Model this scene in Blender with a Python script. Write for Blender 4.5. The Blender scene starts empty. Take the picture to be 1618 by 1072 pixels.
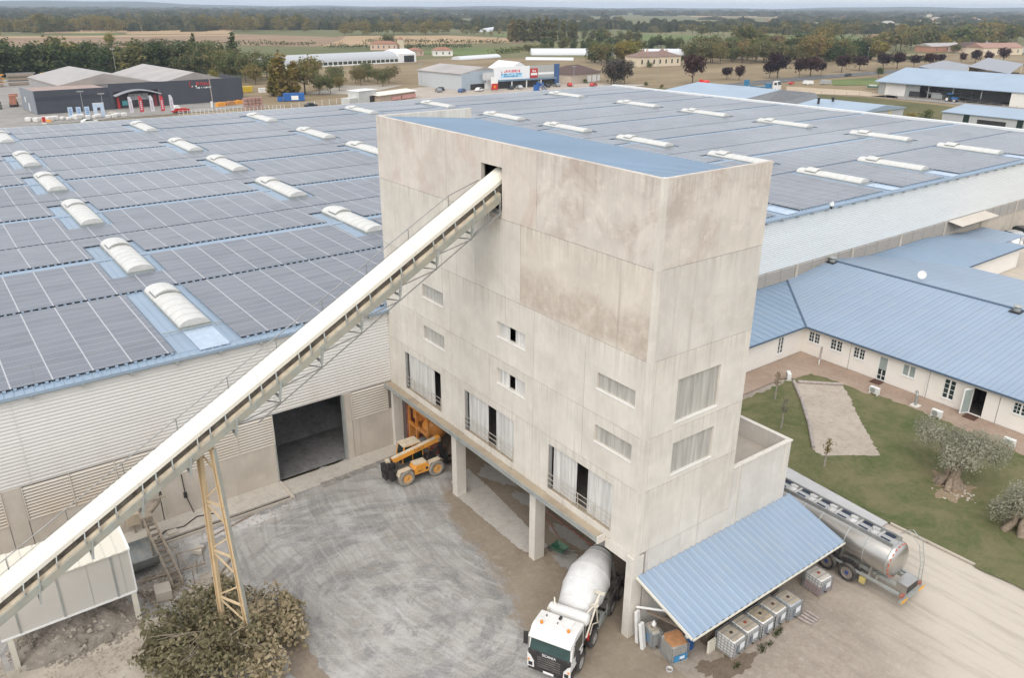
import bpy, math, random
import numpy as np
from mathutils import Vector, Matrix
R = math.radians
random.seed(11)
rng = np.random.default_rng(5)
sc = bpy.context.scene
COL = sc.collection

# ---------------------------------------------------------------- helpers
class MB:
    """collects boxes, bars, tubes and polygons; build() links them as ONE mesh object"""
    def __init__(s):
        s.v = []; s.f = []; s.m = []; s.s = []
    def add(s, vs, fs, mi=0, sm=False):
        b = len(s.v); s.v += [tuple(p) for p in vs]
        for f in fs:
            s.f.append([b + i for i in f]); s.m.append(mi); s.s.append(sm)
        return s
    def box(s, x0, x1, y0, y1, z0, z1, mi=0):
        return s.add([(x0,y0,z0),(x1,y0,z0),(x1,y1,z0),(x0,y1,z0),(x0,y0,z1),(x1,y0,z1),(x1,y1,z1),(x0,y1,z1)],
              [(0,3,2,1),(4,5,6,7),(0,1,5,4),(1,2,6,5),(2,3,7,6),(3,0,4,7)], mi)
    def bar(s, p, q, w, h=None, mi=0, up=(0,0,1)):
        p = Vector(p); q = Vector(q); h = w if h is None else h
        d = (q - p).normalized(); u = Vector(up)
        if abs(d.dot(u)) > .98: u = Vector((1,0,0))
        a = d.cross(u).normalized() * (w/2); b = a.cross(d).normalized() * (h/2)
        return s.add([p-a-b,p+a-b,p+a+b,p-a+b,q-a-b,q+a-b,q+a+b,q-a+b],
              [(0,1,2,3),(7,6,5,4),(0,4,5,1),(1,5,6,2),(2,6,7,3),(3,7,4,0)], mi)
    def tube(s, p, q, r, r2=None, n=8, mi=0, caps=True, sm=True):
        p = Vector(p); q = Vector(q); r2 = r if r2 is None else r2
        d = (q-p).normalized(); u = Vector((0,0,1)) if abs(d.z) < .95 else Vector((1,0,0))
        a = d.cross(u).normalized(); b = d.cross(a)
        ring = [a*math.cos(2*math.pi*i/n) + b*math.sin(2*math.pi*i/n) for i in range(n)]
        vs = [p+c*r for c in ring] + [q+c*r2 for c in ring]
        s.add(vs, [(i,n+i,n+(i+1)%n,(i+1)%n) for i in range(n)], mi, sm)
        if caps:
            s.add(vs[:n], [tuple(range(n))], mi); s.add(vs[n:], [tuple(reversed(range(n)))], mi)
        return s
    def path(s, pts, r, n=6, mi=0):
        for a, b in zip(pts, pts[1:]): s.tube(a, b, r, n=n, mi=mi)
        return s
    def lathe(s, o, ax, prof, n=24, mi=0, sm=True):
        """prof: list of (t along axis, radius)"""
        o = Vector(o); d = Vector(ax).normalized(); u = Vector((0,0,1)) if abs(d.z) < .95 else Vector((1,0,0))
        a = d.cross(u).normalized(); b = d.cross(a)
        vs = []
        for t, r in prof:
            for i in range(n):
                w = 2*math.pi*i/n
                vs.append(o + d*t + (a*math.cos(w) + b*math.sin(w))*max(r, 1e-4))
        fs = []
        for k in range(len(prof)-1):
            for i in range(n):
                j = (i+1) % n
                fs.append((k*n+i, (k+1)*n+i, (k+1)*n+j, k*n+j))
        s.add(vs, fs, mi, sm)
        s.add(vs[:n], [tuple(range(n))], mi); s.add(vs[-n:], [tuple(reversed(range(n)))], mi)
        return s
    def prism(s, poly, axis, a, b, mi=0):
        """poly in the other two axes (cyclic order), extruded from a to b along axis"""
        def P(p, t):
            return {'x': (t,p[0],p[1]), 'y': (p[0],t,p[1]), 'z': (p[0],p[1],t)}[axis]
        n = len(poly)
        s.add([P(p,a) for p in poly] + [P(p,b) for p in poly],
              [tuple(range(n)), tuple(range(2*n-1, n-1, -1))] + [(i, n+i, n+(i+1)%n, (i+1)%n) for i in range(n)], mi)
        return s
    def poly(s, pts, mi=0):
        return s.add(pts, [tuple(range(len(pts)))], mi)
    def sphere(s, c, r, n=12, m=8, mi=0, sz=1.0):
        prof = [(-math.cos(math.pi*k/m)*r*sz, math.sin(math.pi*k/m)*r) for k in range(m+1)]
        return s.lathe(c, (0,0,1), prof, n, mi)
    def build(s, name, mats, parent=None, world=False, bevel=0, fix=True):
        me = bpy.data.meshes.new(name)
        off = Vector((0,0,0))
        if world and parent is not None:
            rt = parent
            while rt.parent: rt = rt.parent
            off = Vector(rt.location)
        me.from_pydata([tuple(Vector(p)-off) for p in s.v], [], s.f)
        for m in (mats if isinstance(mats, (list, tuple)) else [mats]): me.materials.append(m)
        me.polygons.foreach_set('material_index', s.m)
        me.polygons.foreach_set('use_smooth', s.s)
        if fix:
            import bmesh
            bm = bmesh.new(); bm.from_mesh(me)
            bmesh.ops.recalc_face_normals(bm, faces=bm.faces); bm.to_mesh(me); bm.free()
        me.update()
        o = bpy.data.objects.new(name, me); COL.objects.link(o)
        if parent is not None: o.parent = parent
        if bevel:
            b = o.modifiers.new('bevel', 'BEVEL'); b.width = bevel; b.segments = 2; b.limit_method = 'ANGLE'; b.angle_limit = R(40)
        return o

def tag(o, label, cat, group=None, kind=None):
    if kind: o['kind'] = kind
    if label: o['label'] = label
    if cat: o['category'] = cat
    if group: o['group'] = group
    return o
def thing(name, label, cat, loc=(0,0,0), rz=0, group=None):
    o = bpy.data.objects.new(name, None); COL.objects.link(o)
    o.empty_display_size = .5; o.location = loc; o.rotation_euler = (0,0,rz)
    return tag(o, label, cat, group)
def structure(name, mb, mat, **k):
    o = mb.build(name, mat, **k); o['kind'] = 'structure'; return o
def sub(name, mb, mats, parent, **k):
    return mb.build(name, mats, parent, **k)
def dup(root, loc, rz, label=None, group=None, scale=None):
    r = root.copy(); COL.objects.link(r); r.location = loc; r.rotation_euler = (0,0,rz)
    if scale: r.scale = scale
    if label: r['label'] = label
    if group: r['group'] = group
    for ch in list(root.children):
        c = ch.copy(); COL.objects.link(c); c.parent = r
        for g in list(ch.children):
            d = g.copy(); COL.objects.link(d); d.parent = c
    return r
def text(name, body, size, mat, parent, M4, extrude=.01, sx=1.0):
    cu = bpy.data.curves.new(name, 'FONT'); cu.body = body; cu.size = size; cu.extrude = extrude
    cu.align_x = 'CENTER'; cu.align_y = 'CENTER'
    t = bpy.data.objects.new(name, cu); COL.objects.link(t)
    dg = bpy.context.evaluated_depsgraph_get(); dg.update()
    me = bpy.data.meshes.new_from_object(t.evaluated_get(dg))
    bpy.data.objects.remove(t); bpy.data.curves.remove(cu)
    me.transform(M4 @ Matrix.Diagonal((sx,1,1,1))); me.materials.clear(); me.materials.append(mat)
    o = bpy.data.objects.new(name, me); COL.objects.link(o); o.parent = parent
    return o
def frame4(o, x, y):
    """matrix with text x-axis along x, text up along y"""
    x = Vector(x).normalized(); y = Vector(y).normalized(); z = x.cross(y)
    m = Matrix((x, y, z)).transposed().to_4x4(); m.translation = Vector(o); return m
def wall_cells(mb, axis, t0, t1, us, vs, holes, mi=0):
    """a wall slab from t0 to t1 along axis, spanning us x vs, with rectangular holes (u0,u1,v0,v1)"""
    U = sorted(set([us[0], us[1]] + [h[i] for h in holes for i in (0,1) if us[0] < h[i] < us[1]]))
    V = sorted(set([vs[0], vs[1]] + [h[i] for h in holes for i in (2,3) if vs[0] < h[i] < vs[1]]))
    for a, b in zip(U, U[1:]):
        run = None
        for c, d in list(zip(V, V[1:])) + [(None, None)]:
            solid = c is not None and not any(h[0] < (a+b)/2 < h[1] and h[2] < (c+d)/2 < h[3] for h in holes)
            if solid: run = (run[0], d) if run else (c, d)
            elif run:
                if axis == 'x': mb.box(t0, t1, a, b, run[0], run[1], mi)
                else: mb.box(a, b, t0, t1, run[0], run[1], mi)
                run = None

# ---------------------------------------------------------------- materials
def _nt(name):
    m = bpy.data.materials.new(name); m.use_nodes = True
    nt = m.node_tree; return m, nt, nt.nodes['Principled BSDF']
def N(nt, t, **k):
    n = nt.nodes.new(t)
    for a, b in k.items(): setattr(n, a, b)
    return n
def L(nt, a, b): nt.links.new(a, b)
def coords(nt, kind='Object', scale=(1,1,1), rand=False):
    if kind == 'World':
        src = N(nt, 'ShaderNodeNewGeometry').outputs['Position']
    else: src = N(nt, 'ShaderNodeTexCoord').outputs[kind]
    mp = N(nt, 'ShaderNodeMapping'); mp.inputs['Scale'].default_value = scale; L(nt, src, mp.inputs['Vector'])
    if rand:
        oi = N(nt, 'ShaderNodeObjectInfo'); mu = N(nt, 'ShaderNodeMath', operation='MULTIPLY'); mu.inputs[1].default_value = 57.0
        L(nt, oi.outputs['Random'], mu.inputs[0]); L(nt, mu.outputs[0], mp.inputs['Location'])
    return mp.outputs[0]
def noise(nt, vec, scale, detail=4, rough=.55, dist=0):
    n = N(nt, 'ShaderNodeTexNoise'); n.inputs['Scale'].default_value = scale; n.inputs['Detail'].default_value = detail
    n.inputs['Roughness'].default_value = rough; n.inputs['Distortion'].default_value = dist
    if vec is not None: L(nt, vec, n.inputs['Vector'])
    return n.outputs['Fac']
def mapr(nt, v, a, b, c=0, d=1, smooth=False):
    n = N(nt, 'ShaderNodeMapRange'); n.clamp = True
    if smooth: n.interpolation_type = 'SMOOTHSTEP'
    for i, x in enumerate((a,b,c,d)): n.inputs[i+1].default_value = x
    L(nt, v, n.inputs[0]); return n.outputs[0]
def math_(nt, op, a, b=None):
    n = N(nt, 'ShaderNodeMath', operation=op)
    for i, x in enumerate((a, b)):
        if x is None: continue
        if isinstance(x, (int, float)): n.inputs[i].default_value = x
        else: L(nt, x, n.inputs[i])
    return n.outputs[0]
def c4(c): return (c[0], c[1], c[2], 1) if len(c) == 3 else c
def mix(nt, fac, a, b, mode='MIX'):
    n = N(nt, 'ShaderNodeMix', data_type='RGBA', blend_type=mode)
    for s, x in ((0, fac), (6, a), (7, b)):
        if isinstance(x, (int, float)): n.inputs[s].default_value = x
        elif isinstance(x, (tuple, list)): n.inputs[s].default_value = c4(x)
        else: L(nt, x, n.inputs[s])
    return n.outputs[2]
def bump(nt, bs, h, strength=.3, dist=.02):
    b = N(nt, 'ShaderNodeBump'); b.inputs['Strength'].default_value = strength; b.inputs['Distance'].default_value = dist
    L(nt, h, b.inputs['Height']); L(nt, b.outputs[0], bs.inputs['Normal'])
def sep(nt, vec):
    n = N(nt, 'ShaderNodeSeparateXYZ'); L(nt, vec, n.inputs[0]); return n.outputs
def pm(name, col, rough=.6, metal=0, var=.15, scale=1.5, col2=None, bmp=0, bscale=30, streak=0, spec=.4, dust=0, dustcol=(.5,.44,.36)):
    m, nt, bs = _nt(name)
    v = coords(nt, 'Object', rand=True)
    a = tuple(c*(1-var) for c in col); b = col2 or tuple(min(1, c*(1+var)) for c in col)
    f = mapr(nt, noise(nt, v, scale, 5), .3, .7)
    c = mix(nt, f, a, b)
    if streak:
        vs = coords(nt, 'Object', (2.2,2.2,.12), rand=True)
        s = mapr(nt, noise(nt, vs, 2.0, 4), .35, .75)
        c = mix(nt, math_(nt,'MULTIPLY',s,streak), c, tuple(x*.45 for x in col))
    if dust:
        d = mapr(nt, noise(nt, v, scale*1.7, 6, .65), .35, .7)
        c = mix(nt, math_(nt,'MULTIPLY',d,dust), c, dustcol)
    L(nt, c, bs.inputs['Base Color'])
    bs.inputs['Roughness'].default_value = rough; bs.inputs['Metallic'].default_value = metal
    bs.inputs['Specular IOR Level'].default_value = spec
    if bmp: bump(nt, bs, noise(nt, v, bscale, 4), bmp)
    return m
def concrete(name, base, stain, amount, streak=.25, fleck=.3, band=None):
    """cast concrete panel: cloudy tone, vertical runs, blotchy stains; band=(z0,z1) stain gathered between two heights"""
    m, nt, bs = _nt(name)
    v = coords(nt, 'World'); vr = coords(nt, 'Object', rand=True)
    c = mix(nt, mapr(nt, noise(nt, vr, .55, 6, .6), .3, .72), tuple(x*.88 for x in base), tuple(min(1,x*1.09) for x in base))
    big = mapr(nt, noise(nt, v, .33, 6, .68, .6), .47, .72)
    f = math_(nt, 'MULTIPLY', big, amount)
    if band:
        z = sep(nt, v)[2]
        wob = math_(nt, 'MULTIPLY', math_(nt, 'SUBTRACT', noise(nt, v, .5, 5), .5), 2.2)
        zz = math_(nt, 'ADD', z, wob)
        lo = mapr(nt, zz, band[0]-.5, band[0]+.3, 0, 1, True); hi = mapr(nt, zz, band[1]-.4, band[1]+.7, 1, 0, True)
        bf = math_(nt, 'MULTIPLY', math_(nt, 'MULTIPLY', lo, hi), mapr(nt, noise(nt, v, 1.3, 6, .7), .3, .62, .15, .9))
        f = math_(nt, 'MAXIMUM', f, math_(nt, 'MULTIPLY', bf, .8))
    c = mix(nt, f, c, stain)
    vs = coords(nt, 'World', (.9,.9,.10))
    st = math_(nt, 'MULTIPLY', mapr(nt, noise(nt, vs, 1.5, 6, .7), .48, .8), mapr(nt, noise(nt, v, .6, 4), .4, .62))
    c = mix(nt, math_(nt, 'MULTIPLY', st, streak), c, tuple(x*.6 for x in stain))
    fl = mapr(nt, noise(nt, v, 1.5, 8, .78), .52, .70)
    c = mix(nt, math_(nt, 'MULTIPLY', fl, fleck), c, tuple(min(1,x*1.22) for x in base))
    fd = mapr(nt, noise(nt, v, 9, 6, .7), .58, .8)
    c = mix(nt, math_(nt, 'MULTIPLY', fd, fleck*.5), c, tuple(x*.62 for x in base))
    # dirty runs starting at the horizontal joints
    zz = sep(nt, v)[2]; jm = None
    for j in (24.5, 20.5, 16.08, 12.03, 9.07):
        k_ = math_(nt, 'MULTIPLY', mapr(nt, zz, j-1.7, j, 0, 1), math_(nt, 'LESS_THAN', zz, j))
        jm = k_ if jm is None else math_(nt, 'MAXIMUM', jm, k_)
    dn = mapr(nt, noise(nt, coords(nt, 'World', (3.4,3.4,.12)), 1.5, 5, .7), .46, .72)
    c = mix(nt, math_(nt, 'MULTIPLY', math_(nt, 'MULTIPLY', jm, dn), .55), c, tuple(x*.75 for x in stain))
    fs_ = mapr(nt, noise(nt, coords(nt, 'World', (4.5,4.5,.22)), 1.6, 5, .65), .42, .74)
    c = mix(nt, math_(nt, 'MULTIPLY', fs_, .22), c, tuple(x*.74 for x in base))
    rn = mapr(nt, noise(nt, coords(nt, 'World', (2.6,2.6,.07)), 1.3, 3, .5), .62, .74)
    c = mix(nt, math_(nt, 'MULTIPLY', rn, .35), c, tuple(x*.7 for x in stain))
    L(nt, c, bs.inputs['Base Color']); bs.inputs['Roughness'].default_value = .9; bs.inputs['Specular IOR Level'].default_value = .2
    bump(nt, bs, noise(nt, v, 14, 5), .25, .02)
    return m

# ---------------------------------------------------------------- palette
WHITE = pm('white_paint', (.74,.74,.72), .45, var=.05, dust=.25)
CREAM = pm('cream_sheet', (.72,.68,.58), .5, var=.05, scale=.6, dust=.2, dustcol=(.5,.45,.36))
GALV = pm('galvanised_steel', (.36,.39,.38), .5, .35, var=.15, dust=.35)
STEEL = pm('dull_steel', (.30,.31,.31), .5, .5, var=.2, dust=.3)
INOX = pm('brushed_tank_steel', (.52,.50,.47), .30, .85, var=.10, scale=.8, dust=.25, dustcol=(.42,.38,.33))
DARK = pm('black_plastic', (.018,.018,.02), .5, var=.3, dust=.25, dustcol=(.16,.14,.12))
RUBBER = pm('tyre_rubber', (.028,.028,.03), .85, var=.25, dust=.55, dustcol=(.20,.18,.155))
DUSTY_TYRE = pm('dusty_tyre', (.30,.27,.23), .9, var=.25, scale=4)
BLACK = pm('deep_shade', (.006,.006,.006), .9, var=.2)
ORANGE = pm('orange_machine_paint', (.80,.33,.03), .45, var=.1, dust=.25, dustcol=(.56,.42,.27))
OCHRE = pm('ochre_primer_steel', (.62,.475,.295), .6, var=.14, scale=1.2, dust=.45, dustcol=(.56,.44,.28))
TAN = pm('dust_layer', (.46,.39,.29), .95, var=.2, scale=2.5, bmp=.3)
TANROOF = pm('dusty_cab_roof', (.60,.50,.37), .9, var=.15, scale=3)
GLASS = pm('dark_glass', (.02,.035,.035), .06, var=.2, spec=.6)
GLASSG = pm('greenish_windscreen', (.035,.07,.065), .07, var=.2, spec=.6)
RED = pm('red_paint', (.50,.03,.025), .45, var=.12)
REDDUST = pm('dusty_red_steel', (.26,.07,.05), .7, var=.25, dust=.3)
AMBER = pm('amber_lens', (.75,.25,.02), .3, var=.05)
BLUEP = pm('blue_paint', (.03,.12,.36), .45, var=.12)
GREENP = pm('green_barrow_paint', (.02,.10,.06), .45, var=.15, dust=.2)
WOOD = pm('weathered_wood', (.32,.25,.19), .85, var=.25, scale=6)
LOGW = pm('grey_timber', (.36,.31,.28), .9, var=.25, scale=5)
BROWNMAT = pm('brown_doormat', (.09,.045,.03), .95, var=.2)
CARD = pm('rusty_sheet', (.48,.24,.11), .85, var=.2, scale=4)
OFFWALL = pm('rendered_wall', (.80,.76,.70), .8, var=.04, scale=.5)
TRIM = pm('white_trim', (.80,.80,.78), .4, var=.03)
CONC = concrete('concrete_pale', (.655,.615,.55), (.46,.395,.32), .34)
CONC_STAIN = concrete('concrete_brown_stained', (.625,.57,.51), (.40,.315,.265), .85, .3, .7)
CONC_PINK = concrete('concrete_rosy', (.635,.575,.51), (.49,.37,.31), .75, .2, .4)
CONC_GREY = concrete('concrete_grey_side', (.61,.575,.525), (.45,.395,.34), .5, .35, .5)
CONC_BAND = concrete('concrete_with_brown_band', (.645,.59,.515), (.40,.32,.26), .25, .25, .4, band=(16.2,18.0))
CONC_WALL = concrete('concrete_panel_dusty', (.52,.465,.395), (.38,.325,.265), .45, .4, .25)
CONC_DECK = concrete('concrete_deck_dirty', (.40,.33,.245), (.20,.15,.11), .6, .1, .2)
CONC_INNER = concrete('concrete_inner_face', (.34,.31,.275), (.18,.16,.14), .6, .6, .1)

def roofmat(name, col, var=.08, lines=None, rough=.42):
    """painted steel roof; lines=(axis, pitch): seams between sheets"""
    m, nt, bs = _nt(name)
    v = coords(nt, 'World')
    c = mix(nt, mapr(nt, noise(nt, v, .12, 5, .6), .3, .7), tuple(x*(1-var) for x in col), tuple(x*(1+var) for x in col))
    sm_ = mapr(nt, noise(nt, v, 1.1, 6, .7), .5, .75)
    c = mix(nt, math_(nt, 'MULTIPLY', sm_, .18), c, (.42,.42,.42))
    if lines:
        q = sep(nt, v)[lines[0]]
        fr = math_(nt, 'FRACT', math_(nt, 'DIVIDE', q, lines[1]))
        c = mix(nt, math_(nt, 'MULTIPLY', math_(nt, 'LESS_THAN', fr, .12), .3), c, tuple(x*.5 for x in col))
    ax = lines[0] if lines else 1
    wn = N(nt, 'ShaderNodeTexWhiteNoise', noise_dimensions='1D'); L(nt, math_(nt, 'FLOOR', math_(nt, 'DIVIDE', sep(nt, v)[ax], 1.0)), wn.inputs['W'])
    c = mix(nt, mapr(nt, wn.outputs['Value'], 0, 1, 0, .16), c, tuple(x*.72+.06 for x in col))
    dr = mapr(nt, noise(nt, coords(nt, 'World', (.25,2.6,1) if ax == 1 else (2.6,.25,1)), 1.0, 6, .7), .5, .74)
    c = mix(nt, math_(nt, 'MULTIPLY', dr, .22), c, (.40,.385,.36))
    L(nt, c, bs.inputs['Base Color']); bs.inputs['Roughness'].default_value = rough; bs.inputs['Specular IOR Level'].default_value = .45
    return m
BLUE = roofmat('blue_roof_sheet', (.265,.345,.435))
BLUE_TOWER = roofmat('blue_tower_roof', (.27,.365,.47))
BLUE_OFF = roofmat('blue_office_roof', (.265,.34,.435), lines=(1,1.0))
BLUE_OFF_SHADED = roofmat('blue_office_roof_shaded', (.22,.305,.405), lines=(0,1.0))  # same office sheet, shade on slopes falling from the warehouse put into colour
BLUE_LEAN = roofmat('blue_lean_to_sheet', (.25,.325,.42), .10, lines=(0,.48))
BLUE_FAR = roofmat('blue_far_roof', (.29,.37,.46))
GREYROOF = roofmat('grey_fibre_cement', (.36,.32,.29), .18)
TILE = pm('clay_tile', (.30,.15,.10), .85, var=.25, scale=3)
BROWNTILE = pm('brown_tile', (.10,.065,.055), .85, var=.2, scale=3)

def solar():
    m, nt, bs = _nt('photovoltaic_glass')
    v = coords(nt, 'World'); s = sep(nt, v)
    def lines(q, pitch, w, off=0):
        fr = math_(nt, 'FRACT', math_(nt, 'DIVIDE', math_(nt, 'ADD', q, off), pitch))
        return math_(nt, 'LESS_THAN', fr, w / pitch)
    cell = math_(nt, 'MAXIMUM', lines(s[0], .1767, .018), lines(s[1], .166, .012))
    n = mapr(nt, noise(nt, coords(nt, 'World', (.47,.96,1)), 1.0, 2), .35, .65)
    base = mix(nt, n, (.112,.122,.146), (.145,.153,.175))
    cb = N(nt, 'ShaderNodeCombineXYZ'); L(nt, math_(nt, 'FLOOR', math_(nt, 'DIVIDE', math_(nt, 'ADD', s[0], .1), 2.12)), cb.inputs[0]); L(nt, math_(nt, 'FLOOR', math_(nt, 'ADD', s[1], .3)), cb.inputs[1])
    wn = N(nt, 'ShaderNodeTexWhiteNoise', noise_dimensions='2D'); L(nt, cb.outputs[0], wn.inputs['Vector'])
    base = mix(nt, mapr(nt, wn.outputs['Value'], 0, 1, 0, .5), base, (.185,.195,.225))
    base = mix(nt, math_(nt, 'MULTIPLY', cell, .25), base, (.27,.275,.30))
    base = mix(nt, math_(nt, 'MULTIPLY', lines(s[1], 1.0, .06, .3), .6), base, (.34,.345,.365))
    base = mix(nt, math_(nt, 'MULTIPLY', lines(s[0], 2.12, .075, .1), .9), base, (.46,.46,.47))
    L(nt, base, bs.inputs['Base Color'])
    L(nt, mapr(nt, noise(nt, v, .05, 4), .3, .7, .24, .36), bs.inputs['Roughness'])
    bs.inputs['Specular IOR Level'].default_value = .55
    return m
SOLAR = solar()

def cladding(name, col, dustamt, zlo, zhi):
    """painted steel siding, dirtier towards its foot where the yard dust settles"""
    m, nt, bs = _nt(name)
    v = coords(nt, 'World'); s = sep(nt, v)
    c = mix(nt, mapr(nt, noise(nt, coords(nt, 'World', (.15,1,1.2)), .8, 5), .3, .7), tuple(x*.94 for x in col), col)
    f = math_(nt, 'MULTIPLY', mapr(nt, s[2], zlo, zhi, 1, 0), mapr(nt, noise(nt, coords(nt, 'World', (.5,1,.18)), .9, 5), .3, .68))
    c = mix(nt, math_(nt, 'MULTIPLY', f, dustamt), c, (.50,.40,.29))
    L(nt, c, bs.inputs['Base Color']); bs.inputs['Roughness'].default_value = .5; bs.inputs['Specular IOR Level'].default_value = .3
    return m
CLAD = cladding('white_siding_dusty', (.70,.69,.665), .5, 4.4, 8.5)
CLADR = cladding('white_siding_clean', (.70,.72,.715), .12, 3, 9)
LOUVRE = cladding('louvre_slats_dusty', (.62,.57,.50), .8, 2.5, 6.5)
LOUVRE_R = cladding('louvre_slats_grey', (.36,.34,.315), .2, 2.5, 6.5)

def poly_sheet(name, col):
    """fluted translucent sheet with vertical runs of dirt"""
    m, nt, bs = _nt(name)
    v = coords(nt, 'World', (3.2,3.2,.22))
    f = mapr(nt, noise(nt, v, 1.5, 5, .6), .32, .68)
    c = mix(nt, f, tuple(x*.74 for x in col), tuple(min(1,x*1.2) for x in col))
    L(nt, c, bs.inputs['Base Color']); bs.inputs['Roughness'].default_value = .38
    return m
PCARB = poly_sheet('dirty_window_sheet', (.42,.405,.37))
PCARB_L = poly_sheet('pale_door_sheet', (.60,.59,.565))

# ---------------------------------------------------------------- ground materials
def ground_far():
    m, nt, bs = _nt('plain_soil_and_grass')
    v = coords(nt, 'World')
    a = mapr(nt, noise(nt, coords(nt, 'World', (.004,.007,1)), 1, 6, .6), .35, .65)
    c = mix(nt, a, (.095,.118,.045), (.205,.185,.095))
    c = mix(nt, mapr(nt, noise(nt, v, .06, 6, .7), .4, .7, 0, .5), c, (.13,.12,.06))
    c = mix(nt, mapr(nt, noise(nt, v, .7, 5, .7), .45, .75, 0, .4), c, (.28,.225,.14))
    L(nt, c, bs.inputs['Base Color']); bs.inputs['Roughness'].default_value = .95; bs.inputs['Specular IOR Level'].default_value = .1
    return m
def field(name, a, b, rows=None):
    m, nt, bs = _nt(name)
    v = coords(nt, 'World')
    c = mix(nt, mapr(nt, noise(nt, coords(nt, 'World', (.02,.05,1)), 1, 6, .65), .35, .65), a, b)
    c = mix(nt, mapr(nt, noise(nt, v, .5, 6, .75), .4, .75, 0, .45), c, tuple(x*.6 for x in a))
    L(nt, c, bs.inputs['Base Color']); bs.inputs['Roughness'].default_value = .95; bs.inputs['Specular IOR Level'].default_value = .1
    return m
def yard():
    """dust-covered concrete: tyre sweeps, pale powder, and damp brown screed towards the tower columns"""
    m, nt, bs = _nt('dusty_concrete_yard')
    v = coords(nt, 'World')
    s0 = sep(nt, v)
    def arcs(cx, cy, rs, ts, z=0.0, det=8, ro=.72):
        """noise drawn out along circles about a turning point"""
        dx = math_(nt, 'SUBTRACT', s0[0], cx); dy = math_(nt, 'SUBTRACT', s0[1], cy)
        rr = math_(nt, 'SQRT', math_(nt, 'ADD', math_(nt, 'MULTIPLY', dx, dx), math_(nt, 'MULTIPLY', dy, dy)))
        th = math_(nt, 'ARCTAN2', dy, dx)
        rr = math_(nt, 'ADD', rr, math_(nt, 'MULTIPLY', noise(nt, v, .10, 3, .5), 3.2))
        cb = N(nt, 'ShaderNodeCombineXYZ'); L(nt, math_(nt, 'MULTIPLY', rr, rs), cb.inputs[0]); L(nt, math_(nt, 'MULTIPLY', th, ts), cb.inputs[1]); cb.inputs[2].default_value = z
        return noise(nt, cb.outputs[0], 1.0, det, ro)
    t1 = arcs(22, -11, .75, 5.0); t2 = arcs(-9, -17, .85, 1.5, 3.3); t3 = arcs(22, -11, 3.6, 7.0, 7.1, 5, .6); t4 = arcs(-32, -42, 2.2, 6.0, 1.7, 6, .62)
    c = mix(nt, mapr(nt, noise(nt, v, .16, 8, .68), .36, .64), (.285,.268,.245), (.405,.38,.35))
    c = mix(nt, mapr(nt, t1, .50, .66, 0, .55), c, (.56,.55,.535))
    c = mix(nt, mapr(nt, t2, .49, .60, 0, .72), c, (.175,.172,.17))
    c = mix(nt, mapr(nt, t3, .51, .66, 0, .46), c, (.19,.185,.18))
    c = mix(nt, mapr(nt, t3, .47, .34, 0, .24), c, (.55,.54,.525))
    c = mix(nt, mapr(nt, t4, .55, .72, 0, .35), c, (.58,.57,.555))
    c = mix(nt, mapr(nt, t4, .45, .32, 0, .26), c, (.25,.245,.24))
    c = mix(nt, mapr(nt, noise(nt, v, .35, 6, .66), .52, .70, 0, .45), c, (.58,.565,.55))
    c = mix(nt, mapr(nt, noise(nt, v, .55, 7, .7), .54, .68, 0, .45), c, (.27,.235,.19))
    c = mix(nt, mapr(nt, noise(nt, v, 2.6, 6, .7), .48, .72, 0, .38), c, (.26,.255,.25))
    c = mix(nt, mapr(nt, noise(nt, v, 8, 5, .75), .48, .72, 0, .4), c, (.58,.565,.545))
    # brown screed: right of a wandering line x = f(y)
    s = sep(nt, v)
    yy = mapr(nt, s[1], -36, 0)
    rp = N(nt, 'ShaderNodeValToRGB'); rp.color_ramp.interpolation = 'B_SPLINE'
    els = [(-36,-.4),(-31,-2.3),(-26,-4.6),(-21.5,-4.5),(-18.9,-2.7),(-14.7,-2.3),(-9.0,-1.6),(-6.4,1.2),(0,4)]
    e = rp.color_ramp.elements
    while len(e) < len(els): e.new(.5)
    for k, (y_, x_) in enumerate(els):
        e[k].position = (y_+36)/36; g_ = (x_+8)/14; e[k].color = (g_,g_,g_,1)
    L(nt, yy, rp.inputs[0])
    xb = math_(nt, 'SUBTRACT', math_(nt, 'MULTIPLY', rp.outputs[0], 14.0), 8.0)
    wob = math_(nt, 'MULTIPLY', math_(nt, 'SUBTRACT', noise(nt, v, .8, 8, .75), .5), 4.2)
    q = math_(nt, 'ADD', math_(nt, 'SUBTRACT', s[0], xb), wob)
    br = mix(nt, mapr(nt, noise(nt, v, .45, 7, .68), .35, .65), (.225,.178,.13), (.315,.26,.195))
    br = mix(nt, mapr(nt, noise(nt, v, 2.2, 8, .75), .52, .74, 0, .6), br, (.42,.37,.31))
    br = mix(nt, mapr(nt, noise(nt, v, .9, 7, .75), .52, .70, 0, .55), br, (.16,.125,.09))
    c = mix(nt, mapr(nt, q, -.5, .55, 0, .96, True), c, br)
    L(nt, c, bs.inputs['Base Color']); bs.inputs['Roughness'].default_value = .92; bs.inputs['Specular IOR Level'].default_value = .15
    bump(nt, bs, noise(nt, v, 3.5, 8, .75), .55, .06)
    return m
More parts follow.
